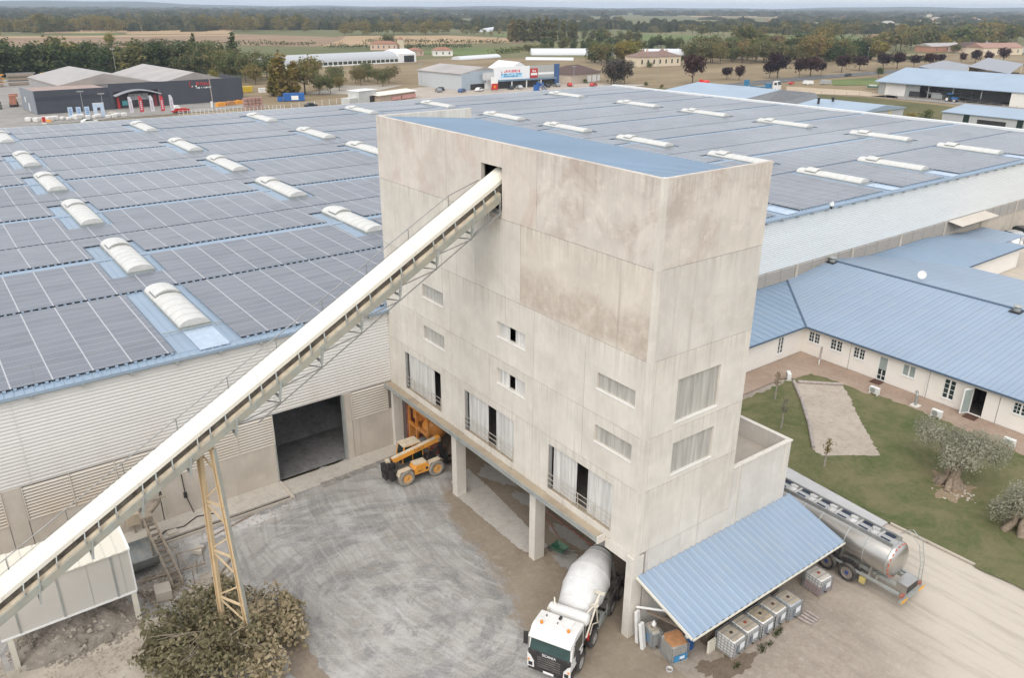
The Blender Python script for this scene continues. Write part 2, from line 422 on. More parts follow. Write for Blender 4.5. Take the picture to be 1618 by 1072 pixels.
def soil(name, a, b, dark, light, s=.5, pale=None):
    m, nt, bs = _nt(name)
    v = coords(nt, 'World')
    c = mix(nt, mapr(nt, noise(nt, v, .22*s*2, 6, .65), .35, .65), a, b)
    c = mix(nt, mapr(nt, noise(nt, v, 1.4*s*2, 8, .78), .48, .70, 0, .7), c, dark)
    c = mix(nt, mapr(nt, noise(nt, v, 3.6, 7, .8), .50, .68, 0, .5), c, light)
    c = mix(nt, mapr(nt, noise(nt, v, 9, 6, .8), .52, .74, 0, .55), c, light)
    c = mix(nt, mapr(nt, noise(nt, v, 22, 4, .8), .52, .74, 0, .35), c, tuple(x*.5 for x in a))
    if pale:   # a paler driven track: distance from a line in the lot
        s3 = sep(nt, v)
        q = math_(nt, 'ADD', math_(nt, 'ADD', math_(nt, 'MULTIPLY', s3[0], pale[0]), math_(nt, 'MULTIPLY', s3[1], pale[1])),
                  math_(nt, 'MULTIPLY', noise(nt, v, .35, 6, .65), 4.5))
        c = mix(nt, mapr(nt, q, pale[2], pale[3], 0, .85, True), c, pale[4])
        c = mix(nt, mapr(nt, noise(nt, coords(nt, 'World', (1.5,.14,1)), 1.0, 7, .7), .50, .68, 0, .38), c, tuple(x*.72 for x in a))
    L(nt, c, bs.inputs['Base Color']); bs.inputs['Roughness'].default_value = .95; bs.inputs['Specular IOR Level'].default_value = .1
    bump(nt, bs, noise(nt, v, 6, 7, .75), .6, .05)
    return m
def lawn():
    m, nt, bs = _nt('worn_lawn')
    v = coords(nt, 'World')
    c = mix(nt, mapr(nt, noise(nt, v, .35, 6, .7), .35, .68), (.082,.108,.04), (.135,.142,.062))
    c = mix(nt, mapr(nt, noise(nt, v, .26, 9, .78, .6), .43, .58, 0, .9), c, (.20,.178,.095))
    c = mix(nt, mapr(nt, noise(nt, v, 1.3, 8, .82), .46, .66, 0, .7), c, (.19,.165,.095))
    c = mix(nt, mapr(nt, noise(nt, v, 6, 6, .8), .5, .75, 0, .6), c, (.13,.145,.05))
    c = mix(nt, mapr(nt, noise(nt, v, 14, 5, .8), .5, .75, 0, .6), c, (.05,.07,.028))
    L(nt, c, bs.inputs['Base Color']); bs.inputs['Roughness'].default_value = .9; bs.inputs['Specular IOR Level'].default_value = .1
    bump(nt, bs, noise(nt, v, 16, 5, .8), .8, .06)
    return m
def asphalt(name, a, b):
    m, nt, bs = _nt(name)
    v = coords(nt, 'World')
    c = mix(nt, mapr(nt, noise(nt, v, .15, 6, .65), .35, .65), a, b)
    c = mix(nt, mapr(nt, noise(nt, v, 4, 5, .75), .5, .75, 0, .3), c, tuple(x*1.5 for x in b))
    L(nt, c, bs.inputs['Base Color']); bs.inputs['Roughness'].default_value = .85; bs.inputs['Specular IOR Level'].default_value = .2
    return m
def leaf(name, cols, rough=.6, vary=False, thin=.38):
    """leaf colours: each clump its own tone"""
    m, nt, bs = _nt(name)
    v = coords(nt, 'Object', rand=True)
    f = mapr(nt, noise(nt, v, .9, 4, .6), .34, .66)
    c = mix(nt, f, cols[0], cols[1])
    c = mix(nt, mapr(nt, noise(nt, v, 5.5, 3, .6), .5, .72, 0, .7), c, cols[2])
    oi = N(nt, 'ShaderNodeObjectInfo')
    if vary: c = mix(nt, mapr(nt, oi.outputs['Random'], .45, 1, 0, .55), c, (cols[2][0]*1.25, cols[2][1]*.98, cols[2][2]*.7))
    if vary: c = mix(nt, mapr(nt, oi.outputs['Random'], 0, .35, .45, 0), c, (cols[1][0]*.75, cols[1][1]*.95, cols[1][2]*.85))
    L(nt, c, bs.inputs['Base Color']); bs.inputs['Roughness'].default_value = rough; bs.inputs['Specular IOR Level'].default_value = .2
    tr = N(nt, 'ShaderNodeBsdfTranslucent'); L(nt, c, tr.inputs['Color'])     # light coming through the leaf
    ms = N(nt, 'ShaderNodeMixShader'); ms.inputs[0].default_value = thin
    L(nt, bs.outputs[0], ms.inputs[1]); L(nt, tr.outputs[0], ms.inputs[2]); L(nt, ms.outputs[0], nt.nodes['Material Output'].inputs['Surface'])
    return m

# ---------------------------------------------------------------- camera, light, sky
cam = bpy.data.cameras.new('camera'); co = bpy.data.objects.new('camera', cam); COL.objects.link(co)
cam.sensor_width = 36; cam.lens = 36*1264.9431/1618; cam.clip_start = .5; cam.clip_end = 40000
_y, _p, _r = .6434, .3952, .0051
fw = Vector((math.sin(_y)*math.cos(_p), math.cos(_y)*math.cos(_p), -math.sin(_p)))
rt = fw.cross(Vector((0,0,1))).normalized(); up = rt.cross(fw)
r2 = rt*math.cos(_r) + up*math.sin(_r); u2 = -rt*math.sin(_r) + up*math.cos(_r)
mw = Matrix((r2, u2, -fw)).transposed().to_4x4(); mw.translation = Vector((-29.4827*.85, -56.8969*.85, 36.6957*.85))
co.matrix_world = mw; sc.camera = co

EL, AZ = 48, 232          # soft sun through cloud, from behind the camera's left shoulder (compass degrees from +Y)
sun = bpy.data.lights.new('sun', 'SUN'); so = bpy.data.objects.new('sun', sun); COL.objects.link(so)
sun.energy = 1.35; sun.angle = R(60); sun.color = (1, .95, .88)
sd = Vector((math.sin(R(AZ))*math.cos(R(EL)), math.cos(R(AZ))*math.cos(R(EL)), math.sin(R(EL))))
so.rotation_euler = (-sd).to_track_quat('-Z', 'Y').to_euler(); so.location = (0,0,80)
w = bpy.data.worlds.new('World'); sc.world = w; w.use_nodes = True
nt = w.node_tree; bg = nt.nodes['Background']
sky = N(nt, 'ShaderNodeTexSky'); sky.sky_type = 'NISHITA'; sky.sun_disc = False
sky.sun_elevation = R(EL); sky.sun_rotation = R(AZ); sky.air_density = 1.2; sky.dust_density = 3.0; sky.altitude = 60
hs = N(nt, 'ShaderNodeHueSaturation'); hs.inputs['Saturation'].default_value = .45; L(nt, sky.outputs[0], hs.inputs['Color'])
# thin high cloud: an even pale grey veil, thicker in places
tc = N(nt, 'ShaderNodeTexCoord'); mp = N(nt, 'ShaderNodeMapping'); mp.inputs['Scale'].default_value = (1,1,4); L(nt, tc.outputs['Generated'], mp.inputs[0])
cl = mapr(nt, noise(nt, mp.outputs[0], 2.2, 6, .55), .3, .7, .55, .85)
L(nt, mix(nt, cl, hs.outputs[0], (6.1, 6.35, 6.75)), bg.inputs['Color']); bg.inputs['Strength'].default_value = .125
sc.view_settings.view_transform = 'Standard'; sc.view_settings.look = 'None'; sc.view_settings.exposure = .62; sc.view_settings.gamma = 1
sc.cycles.use_denoising = True; sc.cycles.max_bounces = 6; sc.cycles.diffuse_bounces = 3; sc.cycles.glossy_bounces = 2
sc.cycles.transmission_bounces = 2; sc.cycles.volume_bounces = 0; sc.cycles.volume_step_rate = 4; sc.cycles.volume_max_steps = 64
sc.cycles.use_adaptive_sampling = False

# ---------------------------------------------------------------- ground
def disc(name, mat, r, z, n=96, c=(0,0)):
    mb = MB(); vs = [(c[0], c[1], z)]; fs = []
    rings = [60, 160, 400, 1000, 2500, 6000, r]
    for q in rings:
        vs += [(c[0]+q*math.cos(2*math.pi*i/n), c[1]+q*math.sin(2*math.pi*i/n), z) for i in range(n)]
    fs += [(0, 1+i, 1+(i+1)%n) for i in range(n)]
    for k in range(len(rings)-1):
        fs += [(1+k*n+i, 1+(k+1)*n+i, 1+(k+1)*n+(i+1)%n, 1+k*n+(i+1)%n) for i in range(n)]
    mb.add(vs, fs); return structure(name, mb, mat)
def sheet(name, mat, pts, z, edge=0, seed=0, thick=0):
    """a flat ground sheet; edge>0 roughens its outline"""
    r = random.Random(seed); out = []
    for a, b in zip(pts, pts[1:] + pts[:1]):
        n = max(1, int(math.dist(a, b) / (edge*2.2))) if edge else 1
        n = min(n, 60)
        for k in range(n):
            t = k/n
            j = edge if (edge and k) else 0
            out.append((a[0]+(b[0]-a[0])*t + r.uniform(-j,j), a[1]+(b[1]-a[1])*t + r.uniform(-j,j)))
    mb = MB()
    if thick: mb.prism(out, 'z', z-thick, z)
    else: mb.poly([(x,y,z) for x,y in out])
    o = structure(name, mb, mat)
    return o

def blob(c, rx, ry, seed, n=64, rough=.28):
    q = random.Random(seed); ph = [q.uniform(0, 6.28) for _ in range(6)]; out = []
    for k in range(n):
        a = 2*math.pi*k/n
        e = 1 + rough*(.5*math.sin(2*a+ph[0])+.45*math.sin(3*a+ph[1])+.35*math.sin(5*a+ph[2])+.3*math.sin(9*a+ph[3])+.25*math.sin(14*a+ph[4])) + q.uniform(-.05,.05)
        out.append((c[0]+rx*e*math.cos(a), c[1]+ry*e*math.sin(a)))
    return out
disc('ground', ground_far(), 11000, -.30)
TANF = field('stubble', (.37,.255,.15), (.48,.345,.21))
TANF2 = field('ploughed', (.25,.17,.11), (.34,.24,.155))
DRYF = field('dry_meadow', (.22,.165,.10), (.32,.25,.155))
GREENF = field('grass_field', (.105,.145,.05), (.19,.22,.085))
OLIVEF = field('verge', (.10,.105,.045), (.17,.15,.075))
def fld(mat, pts, z, name='field'): return sheet(name, mat, pts, z)
fld(DRYF, [(-160,150),(-160,330),(10,395),(100,330),(185,395),(273,411),(343,360),(420,330),(520,300),(640,250),(640,40),(300,30),(130,116),(0,116)], -.22, 'dry_meadow')
fld(TANF2, [(-40,690),(45,657),(111,635),(189,692),(250,600),(335,584),(446,568),(512,640),(492,764),(381,812),(362,770),(300,940),(150,930),(20,960),(-80,900)], -.22)
fld(TANF, [(60,905),(182,882),(292,870),(300,900),(210,925),(78,953)], -.16)
fld(TANF, [(265,600),(335,592),(440,575),(505,648),(490,760),(385,800),(330,700)], -.16)
fld(TANF, [(200,960),(300,930),(368,1100),(228,1120)], -.16)
fld(GREENF, [(142,991),(190,955),(228,1110),(273,1162),(200,1130)], -.16)
fld(GREENF, [(264,475),(331,511),(392,498),(347,440),(294,426)], -.16)
fld(GREENF, [(500,620),(560,600),(640,760),(560,800)], -.16)
fld(GREENF, [(455,330),(560,300),(600,380),(470,400)], -.16)
fld(GREENF, [(150,410),(250,425),(262,470),(130,480)], -.16)
fld(GREENF, [(40,450),(120,440),(130,560),(50,600)], -.16)
fld(GREENF, [(600,520),(760,600),(700,690),(590,580)], -.15)
fld(GREENF, [(700,430),(860,470),(980,640),(820,600)], -.16)
r_ = random.Random(4)
for k in range(26):
    th = R(r_.uniform(-8, 82)); d = 1250 * (1.09**k) * r_.uniform(.9, 1.1); wd = d*r_.uniform(.05,.14); dp = d*r_.uniform(.05,.12)
    c_, s_ = math.sin(th), math.cos(th)
    P_ = lambda a, b: (-25 + c_*(d+b) + s_*a, -48 + s_*(d+b) - c_*a)
    fld(r_.choice([TANF, TANF, GREENF, DRYF, TANF2]), [P_(-wd,-dp), P_(wd,-dp*.8), P_(wd*.9,dp), P_(-wd*1.1,dp*.9)], -.1 + .002*k)

DIRT = soil('gravel_lot_soil', (.29,.245,.20), (.375,.32,.265), (.225,.185,.145), (.49,.435,.37), .5, pale=(.55,-.62,27.0,33.0,(.56,.50,.42)))
sheet('gravel_lot', DIRT, [(-70,-110),(140,-110),(140,0),(-70,0)], -.06)
sheet('yard', yard(), [(-46,-25.6),(-46,0),(7.2,0),(7.2,-25.4),(.3,-25.6),(.2,-31),(-3.0,-34),(-8,-34),(-14,-38),(-18,-30),(-30,-27)], -.004, .25, 1)
STRIP = soil('pale_slab', (.43,.405,.365), (.52,.49,.445), (.31,.27,.22), (.58,.55,.51), .6)
sheet('pale_slab', STRIP, [(-.1,-8.9),(.6,-7.0),(2.5,-6.3),(2.3,-9.5),(2.05,-11.6),(1.75,-14.0),(1.5,-16.9),(.1,-16.7),(-.12,-16)], .016, .05, 3)
WETS = asphalt('wet_grout', (.30,.285,.26), (.40,.38,.35))
for i, (c_, rx_, ry_) in enumerate((((3.7,-8.3),.8,1.7),((3.6,-12.4),.6,1.7),((3.2,-16.9),.6,1.6),((1.7,-18.4),.7,1.2))): sheet('grout_patch', WETS, blob(c_, rx_, ry_, 40+i), .012+.001*i)
sheet('pale_sand', soil('pale_sand', (.48,.42,.345), (.58,.52,.43), (.38,.32,.25), (.64,.59,.51), .6), [(-30,-16),(-30,-8.6),(-20.5,-8.8),(-19.4,-9),(-19.2,-18),(-28,-24)], .004, .3, 8)
sheet('earth', soil('dark_earth', (.22,.18,.14), (.29,.24,.19), (.15,.12,.09), (.36,.31,.25), .6), blob((-14.6,-17.6), .7, 3.0, 5), .008)
# apron and drain along the warehouse wall
APRON = soil('apron_screed', (.44,.405,.355), (.52,.48,.42), (.34,.295,.24), (.60,.56,.50), .6)
sheet('pavement', APRON, [(-40,-.02),(-9.35,-.02),(-9.35,-2.05),(-40,-2.05)], .12, thick=.124)
sheet('pavement', APRON, [(-9.2,-.02),(0,-.02),(0,-1.7),(-9.2,-2.0)], .012)
mb = MB(); mb.box(-40,-9.3,-2.52,-2.42,-.02,.14); mb.box(-9.34,-9.12,-2.52,-.1,-.02,.16); o = structure('kerb', mb, CONC_WALL)
mb = MB(); mb.box(-40,-9.36,-2.42,-2.06,-.004,.012)
for k in range(46): mb.box(-9.8-k*.65,-9.76-k*.65,-2.41,-2.07,.012,.05)
structure('drain', mb, pm('drain_mud', (.11,.095,.08), .8, var=.3, bmp=.4, bscale=8))
mb = MB()
for k in range(6): mb.box(-7.0+k*1.12,-5.94+k*1.12,-2.42+.09*k,-1.78+.06*k,.0,.022)
structure('drain_covers', mb, pm('dark_slab', (.17,.16,.155), .85, var=.25, dust=.5))

# garden side
sheet('lawn', lawn(), [(21.15,-75),(21.1,-30),(20.95,-28.2),(21.5,-20),(21.6,-11.1),(27.8,-11.15),(34.4,-11.1),(37.05,-11.4),(37.4,-12.8),(37.35,-16.8),(37.9,-17.7),(38,-20.4),(37.9,-23.1),(37.6,-25.2),(37.3,-27.2),(37.25,-29.3),(37.2,-75)], .03, .2, 5)
GRAV = soil('pink_gravel', (.31,.225,.17), (.39,.295,.23), (.24,.175,.13), (.47,.38,.31), .6)
sheet('gravel_path', GRAV, [(20,-7.75),(40.75,-7.75),(40.75,-75),(36,-75),(36,-12),(34,-10.5),(20,-10.5)], .012)
COURT = soil('court_sand', (.37,.315,.255), (.46,.40,.33), (.27,.225,.18), (.54,.48,.41), .5)
sheet('boules_court', COURT, [(34.25,-11.65),(37.2,-14.5),(35.4,-16.4),(33.4,-18.2),(31.0,-20.6),(28.5,-23.2),(24.9,-20.6),(25.2,-19.6),(28.6,-16.8),(31.7,-14.1)], .042, .1, 6)
sheet('bare_earth', soil('red_earth', (.235,.175,.115), (.31,.235,.155), (.16,.13,.08), (.42,.33,.23), .7), blob((28.4,-28.6), 1.2, 1.5, 14, 110, .55), .04)
sheet('concrete_strip', pm('light_concrete', (.46,.45,.44), .85, var=.1, scale=.5), [(20.0,-28.15),(20.92,-28.15),(21.45,-20),(21.55,-10),(20.3,-10)], .05)
mb = MB(); mb.bar((20.97,-28.3,.05),(21.12,-33.6,.05),.13,.12); structure('kerb', mb, CONC_WALL)
WET = soil('wet_soil', (.15,.115,.085), (.20,.155,.115), (.10,.078,.058), (.27,.22,.17), .8)
sheet('wet_patch', WET, blob((2.9,-30.0), 1.35, .75, 3), -.05); sheet('wet_patch', WET, blob((1.9,-29.4), .7, .5, 9), -.046)
# beyond the warehouse
ASPH = asphalt('asphalt', (.10,.10,.10), (.15,.145,.14))
PARK = asphalt('worn_parking_asphalt', (.24,.22,.20), (.32,.30,.275))
sheet('store_car_park', PARK, [(-60,195),(-60,330),(0,300),(14,380),(46,396),(60,330),(76,250),(76,225),(60,219),(30,216),(4,212)], -.12)
sheet('car_park', asphalt('sandy_asphalt', (.36,.31,.26), (.44,.38,.32)), [(104,203),(112,224),(126,236),(150,250),(190,250),(224,224),(240,205),(150,190)], -.12)
sheet('verge', OLIVEF, [(-40,186),(-40,212),(4,215),(47,212),(94,208),(150,190),(150,150),(-40,150)], -.15)
sheet('verge', OLIVEF, [(150,180),(225,205),(240,176),(262,150),(270,118),(262,60),(150,60)], -.16)
sheet('road', ASPH, [(212,160),(225,170),(258,177.5),(300,180.5),(341,182),(420,181),(520,170),(640,150),(640,160),(520,181),(420,193),(341,194),(295,192.5),(250,187),(215,175)], -.10)
mb = MB()
for a, b in zip([(218,167.8),(254,182.2),(297,186.5),(341,188),(420,187)], [(252,181.6),(295,186.3),(339,187.9),(418,187),(520,175.6)]):
    n = int(math.dist(a,b)/9)
    for k in range(n):
        t0, t1 = k/n, (k+.4)/n
        p = [a[0]+(b[0]-a[0])*t0, a[1]+(b[1]-a[1])*t0]; q = [a[0]+(b[0]-a[0])*t1, a[1]+(b[1]-a[1])*t1]
        d = Vector((q[0]-p[0], q[1]-p[1])).normalized(); nn = (-d.y*.09, d.x*.09)
        mb.poly([(p[0]-nn[0],p[1]-nn[1],-.09),(q[0]-nn[0],q[1]-nn[1],-.09),(q[0]+nn[0],q[1]+nn[1],-.09),(p[0]+nn[0],p[1]+nn[1],-.09)])
structure('road_marking', mb, WHITE)
sheet('sand_lot', field('sand_lot', (.42,.33,.235), (.53,.43,.315)), [(258,150),(282,167),(291,138),(283,118),(272,112),(272.5,128)], -.11)
sheet('mown_plot', GREENF, [(303,158),(324,176),(356,170),(321,147)], -.11)
sheet('lane', PARK, [(274,124),(290,122),(288,60),(274,60)], -.11)
for i, P_ in enumerate([[(118,238),(150,262),(128,275),(100,250)]]): sheet('pale_track', field('pale_track', (.38,.34,.29), (.48,.43,.37)), P_, -.11)

# distant hills
mb = MB(); hv = []; nn = 140
hr = random.Random(8); ph = [hr.uniform(0, 6.28) for _ in range(8)]
for k in range(nn+1):
    th = R(-25 + 125*k/nn)
    h = 24 + 9*math.sin(th*5+ph[0]) + 6*math.sin(th*13+ph[1]) + 4*math.sin(th*31+ph[2]) + 2.5*math.sin(th*67+ph[3])
    h *= 1.0 + .45*math.exp(-((math.degrees(th)-5)/16)**2)
    for rr_, hh in ((7200, -1), (8000, h*.7), (8700, h), (10500, -1)):
        hv.append((-25+math.sin(th)*rr_, -48+math.cos(th)*rr_, hh))
fs = []
for k in range(nn):
    for j in range(3): fs.append((k*4+j, (k+1)*4+j, (k+1)*4+j+1, k*4+j+1))
mb.add(hv, fs, 0, True)
structure('hills', mb, field('wooded_hills', (.035,.05,.025), (.06,.07,.035)))

# air: pale haze that swallows the far plain
mb = MB(); mb.box(-9500, 12500, -9500, 12500, -1.5, 62)
hz = mb.build('haze', None if False else pm('haze_air', (1,1,1))); hz['kind'] = 'stuff'
hm = hz.data.materials[0]; nt = hm.node_tree
for n in list(nt.nodes): nt.nodes.remove(n)
out = N(nt, 'ShaderNodeOutputMaterial'); pv = N(nt, 'ShaderNodeVolumePrincipled')
pv.inputs['Color'].default_value = (.74,.85,1,1); pv.inputs['Density'].default_value = 1.25e-4; pv.inputs['Anisotropy'].default_value = .1
L(nt, pv.outputs[0], out.inputs['Volume'])

# ---------------------------------------------------------------- concrete batching tower
W, D, H = 7.27, 25.5, 24.57
J1, J2, J3, J4 = 20.50, 16.08, 12.03, 9.07
tw = thing('concrete_tower', 'tall pale precast concrete tower with a blue metal roof and a conveyor entering its face', 'tower', (0,-12.75,0))
holes_f = []
WIN = [(-7.65,-5.1,13.5,14.42),(-7.65,-5.1,10.5,11.47),(-16.17,-13.5,13.5,14.42),(-16.17,-13.5,10.5,11.47),(-24.7,-22.05,13.5,14.38),(-24.7,-22.05,10.5,11.45)]
DOOR = [(-7.05,-2.32,5.72,8.58),(-15.15,-9.93,5.72,8.58),(-23.6,-18.4,5.72,8.58)]
HATCH = (-13.98,-12.02,20.9,23.26)
holes_f = WIN + DOOR + [HATCH]
T = .22; G = .010
front = {  # row: (z0, z1, seams in y, materials)
 'A': (J1, H-.02, [0,-8.43,-16.95,-25.5], [CONC_PINK, CONC_PINK, CONC_STAIN]),
 'B': (J2, J1, [0,-9.3,-15.65,-25.5], [CONC, CONC, CONC_BAND]),
 'C': (J3, J2, [0,-4.2,-8.43,-16.92,-21.1,-25.5], [CONC]*5),
 'D': (J4, J3, [0,-4.17,-8.48,-12.7,-16.92,-21.1,-25.5], [CONC]*6),
 'E': (5.30, J4, [0,-8.48,-9.25,-16.9,-17.6,-25.5], [CONC]*5)}
for z0, z1, ys, ms in front.values():
    for y1, y0, m in zip(ys, ys[1:], ms):
        mb = MB(); hs_ = [h for h in holes_f]
        wall_cells(mb, 'x', 0, T, (y0+G, y1-G), (z0+G, z1-G), hs_)
        mb.build('wall_panel', m, tw, world=True)
side = [(J1, H-.02, [0.06, W], [CONC_STAIN]), (J2, J1, [.06, W], [CONC_GREY]), (J3, J2, [.06,.42,6.85,W], [CONC]*3),
        (9.0, J3, [.06,.42,6.85,W], [CONC]*3), (5.3, 9.0, [.06,.42,3.2,6.85,W], [CONC]*4), (0, 5.3, [.8, 3.4, W], [CONC_GREY, CONC])]
WN = [(2.04,5.15,12.4,14.7), (2.07,5.15,9.4,11.2)]
for z0, z1, xs, ms in side:
    for x0, x1, m in zip(xs, xs[1:], ms):
        mb = MB(); wall_cells(mb, 'y', -D, -D+T, (x0+G*.6, x1-G*.6), (z0+G, z1-G), WN)
        mb.build('wall_panel', m, tw, world=True)
# backing wall behind the joints, far walls, intermediate floors
mb = MB()
wall_cells(mb, 'x', T+.002, T+.06, (-D+.3, 0), (5.3, H-.3), holes_f)
wall_cells(mb, 'y', -D+T+.002, -D+T+.06, (.3, W-.02), (.05, H-.3), WN)
mb.box(W-.2, W, -D+.29, 0, 0, H-.72); mb.box(.3, W-.21, -.2, 0, 0, H-.74)
mb.box(.3, W-.22, -D+.3, -.22, 9.0, 9.25); mb.box(.3, W-.22, -D+.3, -.22, 16.0, 16.25)
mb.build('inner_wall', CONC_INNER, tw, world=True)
# back parapet standing above the roof and corner posts
mb = MB(); mb.box(.23, W+.1, -.22, .0, H-.75, H-.04); mb.build('parapet', CONC, tw, world=True)
mb = MB(); mb.prism([(.06,H-.70),(W,H-.70),(W,H-.01),(.06,H-.01)], 'y', -D-.004, -D+.16); mb.build('parapet', CONC_STAIN, tw, world=True)
mb = MB(); mb.box(-.01,.25,-D-.012,-D+.24,5.3,H-.005); mb.build('corner_post', CONC, tw, world=True)
# roof: ribbed sheet falling towards the far side
def zr(x): return H-.12-.62*(x-.2)/(W-.2)
mb = MB(); x1 = W+.18
mb.prism([(.2,zr(.2)-.05),(x1,zr(x1)-.05),(x1,zr(x1)),(.2,zr(.2))], 'y', -D+.17, -.23)
y = -D+.3
while y < -.35:
    mb.prism([(.2,zr(.2)+.002),(x1+.02,zr(x1)+.002),(x1+.02,zr(x1)+.05),(.2,zr(.2)+.05)], 'y', y-.045, y+.045); y += .34
rf = mb.build('roof', BLUE_TOWER, tw, world=True)
# columns, beams, deck
for y0, y1 in ((-.36,-.02),(-8.93,-8.37),(-17.47,-16.92),(-25.5,-25.0)):
    mb = MB(); mb.box(-.13,.66,y0,y1,0,5.16); mb.build('column', CONC, tw, world=True, bevel=.03)
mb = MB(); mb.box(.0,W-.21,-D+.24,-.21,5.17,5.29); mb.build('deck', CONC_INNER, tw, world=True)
mb = MB(); mb.box(-.04,.3,-D-.004,-23.3,4.62,5.296); mb.build('edge_beam', CONC, tw, world=True)
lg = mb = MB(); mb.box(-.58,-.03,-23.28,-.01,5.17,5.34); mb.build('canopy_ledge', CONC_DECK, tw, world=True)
mb = MB(); mb.box(-.64,-.585,-23.28,.0,5.10,5.40); mb.build('ledge_trim', GALV, tw, world=True)
mb = MB(); mb.box(-.64,-.04,-23.36,-23.285,5.06,5.5); mb.build('ledge_end', CONC, tw, world=True)
# windows
def sheet_strip(x, y0, y1, z0, z1, mat, parent, name='sheet', axis='x', n=None):
    mb = MB(); n = n or max(2, int((y1-y0)/.62)); d = (y1-y0)/n
    for k in range(n):
        a, b = y0+k*d+.006, y0+(k+1)*d-.006
        t = x + (.003 if k % 2 else 0)
        if axis == 'x': mb.box(t, t+.04, a, b, z0, z1)
        else: mb.box(a, b, t, t+.04, z0, z1)
    return mb.build(name, mat, parent, world=True)
for i, (y0, y1, z0, z1) in enumerate(WIN):
    mb = MB(); mb.box(-.03, .20, y0-.02, y1+.02, z0-.055, z0-.002); s = mb.build('window_sill', TRIM, tw, world=True)
    wn = None
    if i in (2, 3):
        mb = MB(); mb.box(.15,.17,y0,y0+1.08,z0,z1); mb.box(.15,.17,y1-1.06,y1,z0,z1); wn = mb.build('window', PCARB_L, tw, world=True)
    else: wn = sheet_strip(.14, y0, y1, z0, z1, PCARB, tw, 'window')
for (x0, x1_, z0, z1) in WN:
    mb = MB(); mb.box(x0-.02, x1_+.02, -D-.03, -D+.2, z0-.06, z0-.002); mb.build('window_sill', TRIM, tw, world=True)
    sheet_strip(-D+.13, x0, x1_, z0, z1, PCARB, tw, 'window', 'y', 5)
RAILC = pm('dusty_rail', (.46,.42,.36), .6, .1, var=.15, dust=.5)
gaps = [(-6.98,-6.02), (-13.18,-12.34), (-21.56,-20.66)]
for (y0, y1, z0, z1), (g0, g1) in zip(DOOR, gaps):
    for a, b in ((y0+.06, g0), (g1, y1-.30)):
        if b - a < .3: continue
        sheet_strip(.15, a, b, z0+.05, z1, PCARB_L, tw, 'loading_door', 'x')
    mb = MB(); mb.box(.0, .3, y0, y1, z0-.03, z0+.02); mb.build('door_threshold', CONC_DECK, tw, world=True)
    rl = MB(); x = -.02
    for z in (z0+1.0, z0+.68, z0+.36): rl.tube((x,y0+.02,z), (x,y1-.02,z), .022, n=6)
    for y in np.linspace(y0+.03, y1-.03, 5): rl.tube((x,y,z0), (x,y,z0+1.0), .024, n=6)
    rl.build('railing', RAILC, tw, world=True)
    mb = MB(); mb.box(-.06,-.0,y0-.05,y1+.05,5.345,5.72); mb.build('door_upstand', CONC, tw, world=True)
    mb = MB(); mb.box(.02,.10,y1-.22,y1-.05,z0,z1)
    for k in range(9): mb.box(-.03,.02,y1-.24,y1-.06,z0+.06+.11*k,z0+.12+.11*k)
    mb.build('door_guide', STEEL, tw, world=True)

# low annex with a walled flat roof
an = thing('concrete_annex', 'low concrete annex with a bare walled flat roof against the foot of the tower', 'annex', (10,-23,0))
mb = MB(); mb.box(W+.005,12.5,-25.5,-25.3,0,7.82); mb.box(12.3,12.5,-25.298,-19.5,0,7.82); mb.box(W+.005,12.298,-19.72,-19.5,0,7.82)
mb.build('wall', concrete('concrete_annex_pale', (.63,.60,.55), (.40,.34,.28), .3), an, world=True)
mb = MB(); mb.box(W+.01,12.29,-25.29,-19.73,6.55,6.7); mb.build('roof', concrete('concrete_roof_slab', (.47,.42,.36), (.33,.28,.23), .4), an, world=True)
mb = MB(); mb.box(W+.005,12.56,-25.56,-25.28,7.822,7.90); mb.box(12.28,12.56,-25.278,-19.5,7.822,7.90); mb.box(W+.005,12.278,-19.74,-19.48,7.822,7.90); mb.build('coping', CONC, an, world=True)
mb = MB(); mb.box(7.7,7.95,-25.53,-25.501,0,7.8); mb.box(11.95,12.2,-25.53,-25.501,0,7.8); mb.build('pilaster', CONC, an, world=True)
mb = MB(); mb.sphere((9.0,-23.2,6.74), .16, 8, 6, 0, .5); st_ = mb.build('stone', CONC_GREY, None); tag(st_, 'small loose stone lying on the walled flat roof of the annex', 'stone')

# lean-to canopy
lt = thing('lean_to_canopy', 'lean-to canopy of blue trapezoidal sheet sloping out from the wall over plastic tanks', 'canopy', (6.7,-27.4,0))
def lz(y): return 3.92 + (y+25.5)*.30
mb = MB(); x = .24; p = []; xe = 13.1
while x < xe:
    p += [(x,0),(x+.12,.0),(x+.2,.085),(x+.36,.085),(x+.44,0)]; x += .48
y0, y1 = -25.52, -29.45
n = len(p); sh = .0
def LP(q, y, dz): return (q[0] + (y0-y)*sh*3, y, lz(y)+q[1]+dz)
vs = [LP(q,y0,.0) for q in p] + [LP(q,y1,.0) for q in p]
mb.add(vs, [(i,i+1,n+i+1,n+i) for i in range(n-1)])
vs = [LP(q,y0,-.02) for q in p] + [LP(q,y1,-.02) for q in p]
mb.add(vs, [(i,n+i,n+i+1,i+1) for i in range(n-1)])
mb.build('roof_sheet', BLUE_LEAN, lt, world=True)
mb = MB(); mb.bar((.16,y0,lz(y0)+.02),(.16+(y0-y1)*sh*3,y1,lz(y1)+.02),.06,.14); mb.bar((.2+(y0-y1)*sh*3,y1-.03,lz(y1)-.03),(xe+.02+(y0-y1)*sh*3,y1-.03,lz(y1)-.03),.05,.10); mb.build('edge_trim', CREAM, lt, world=True)
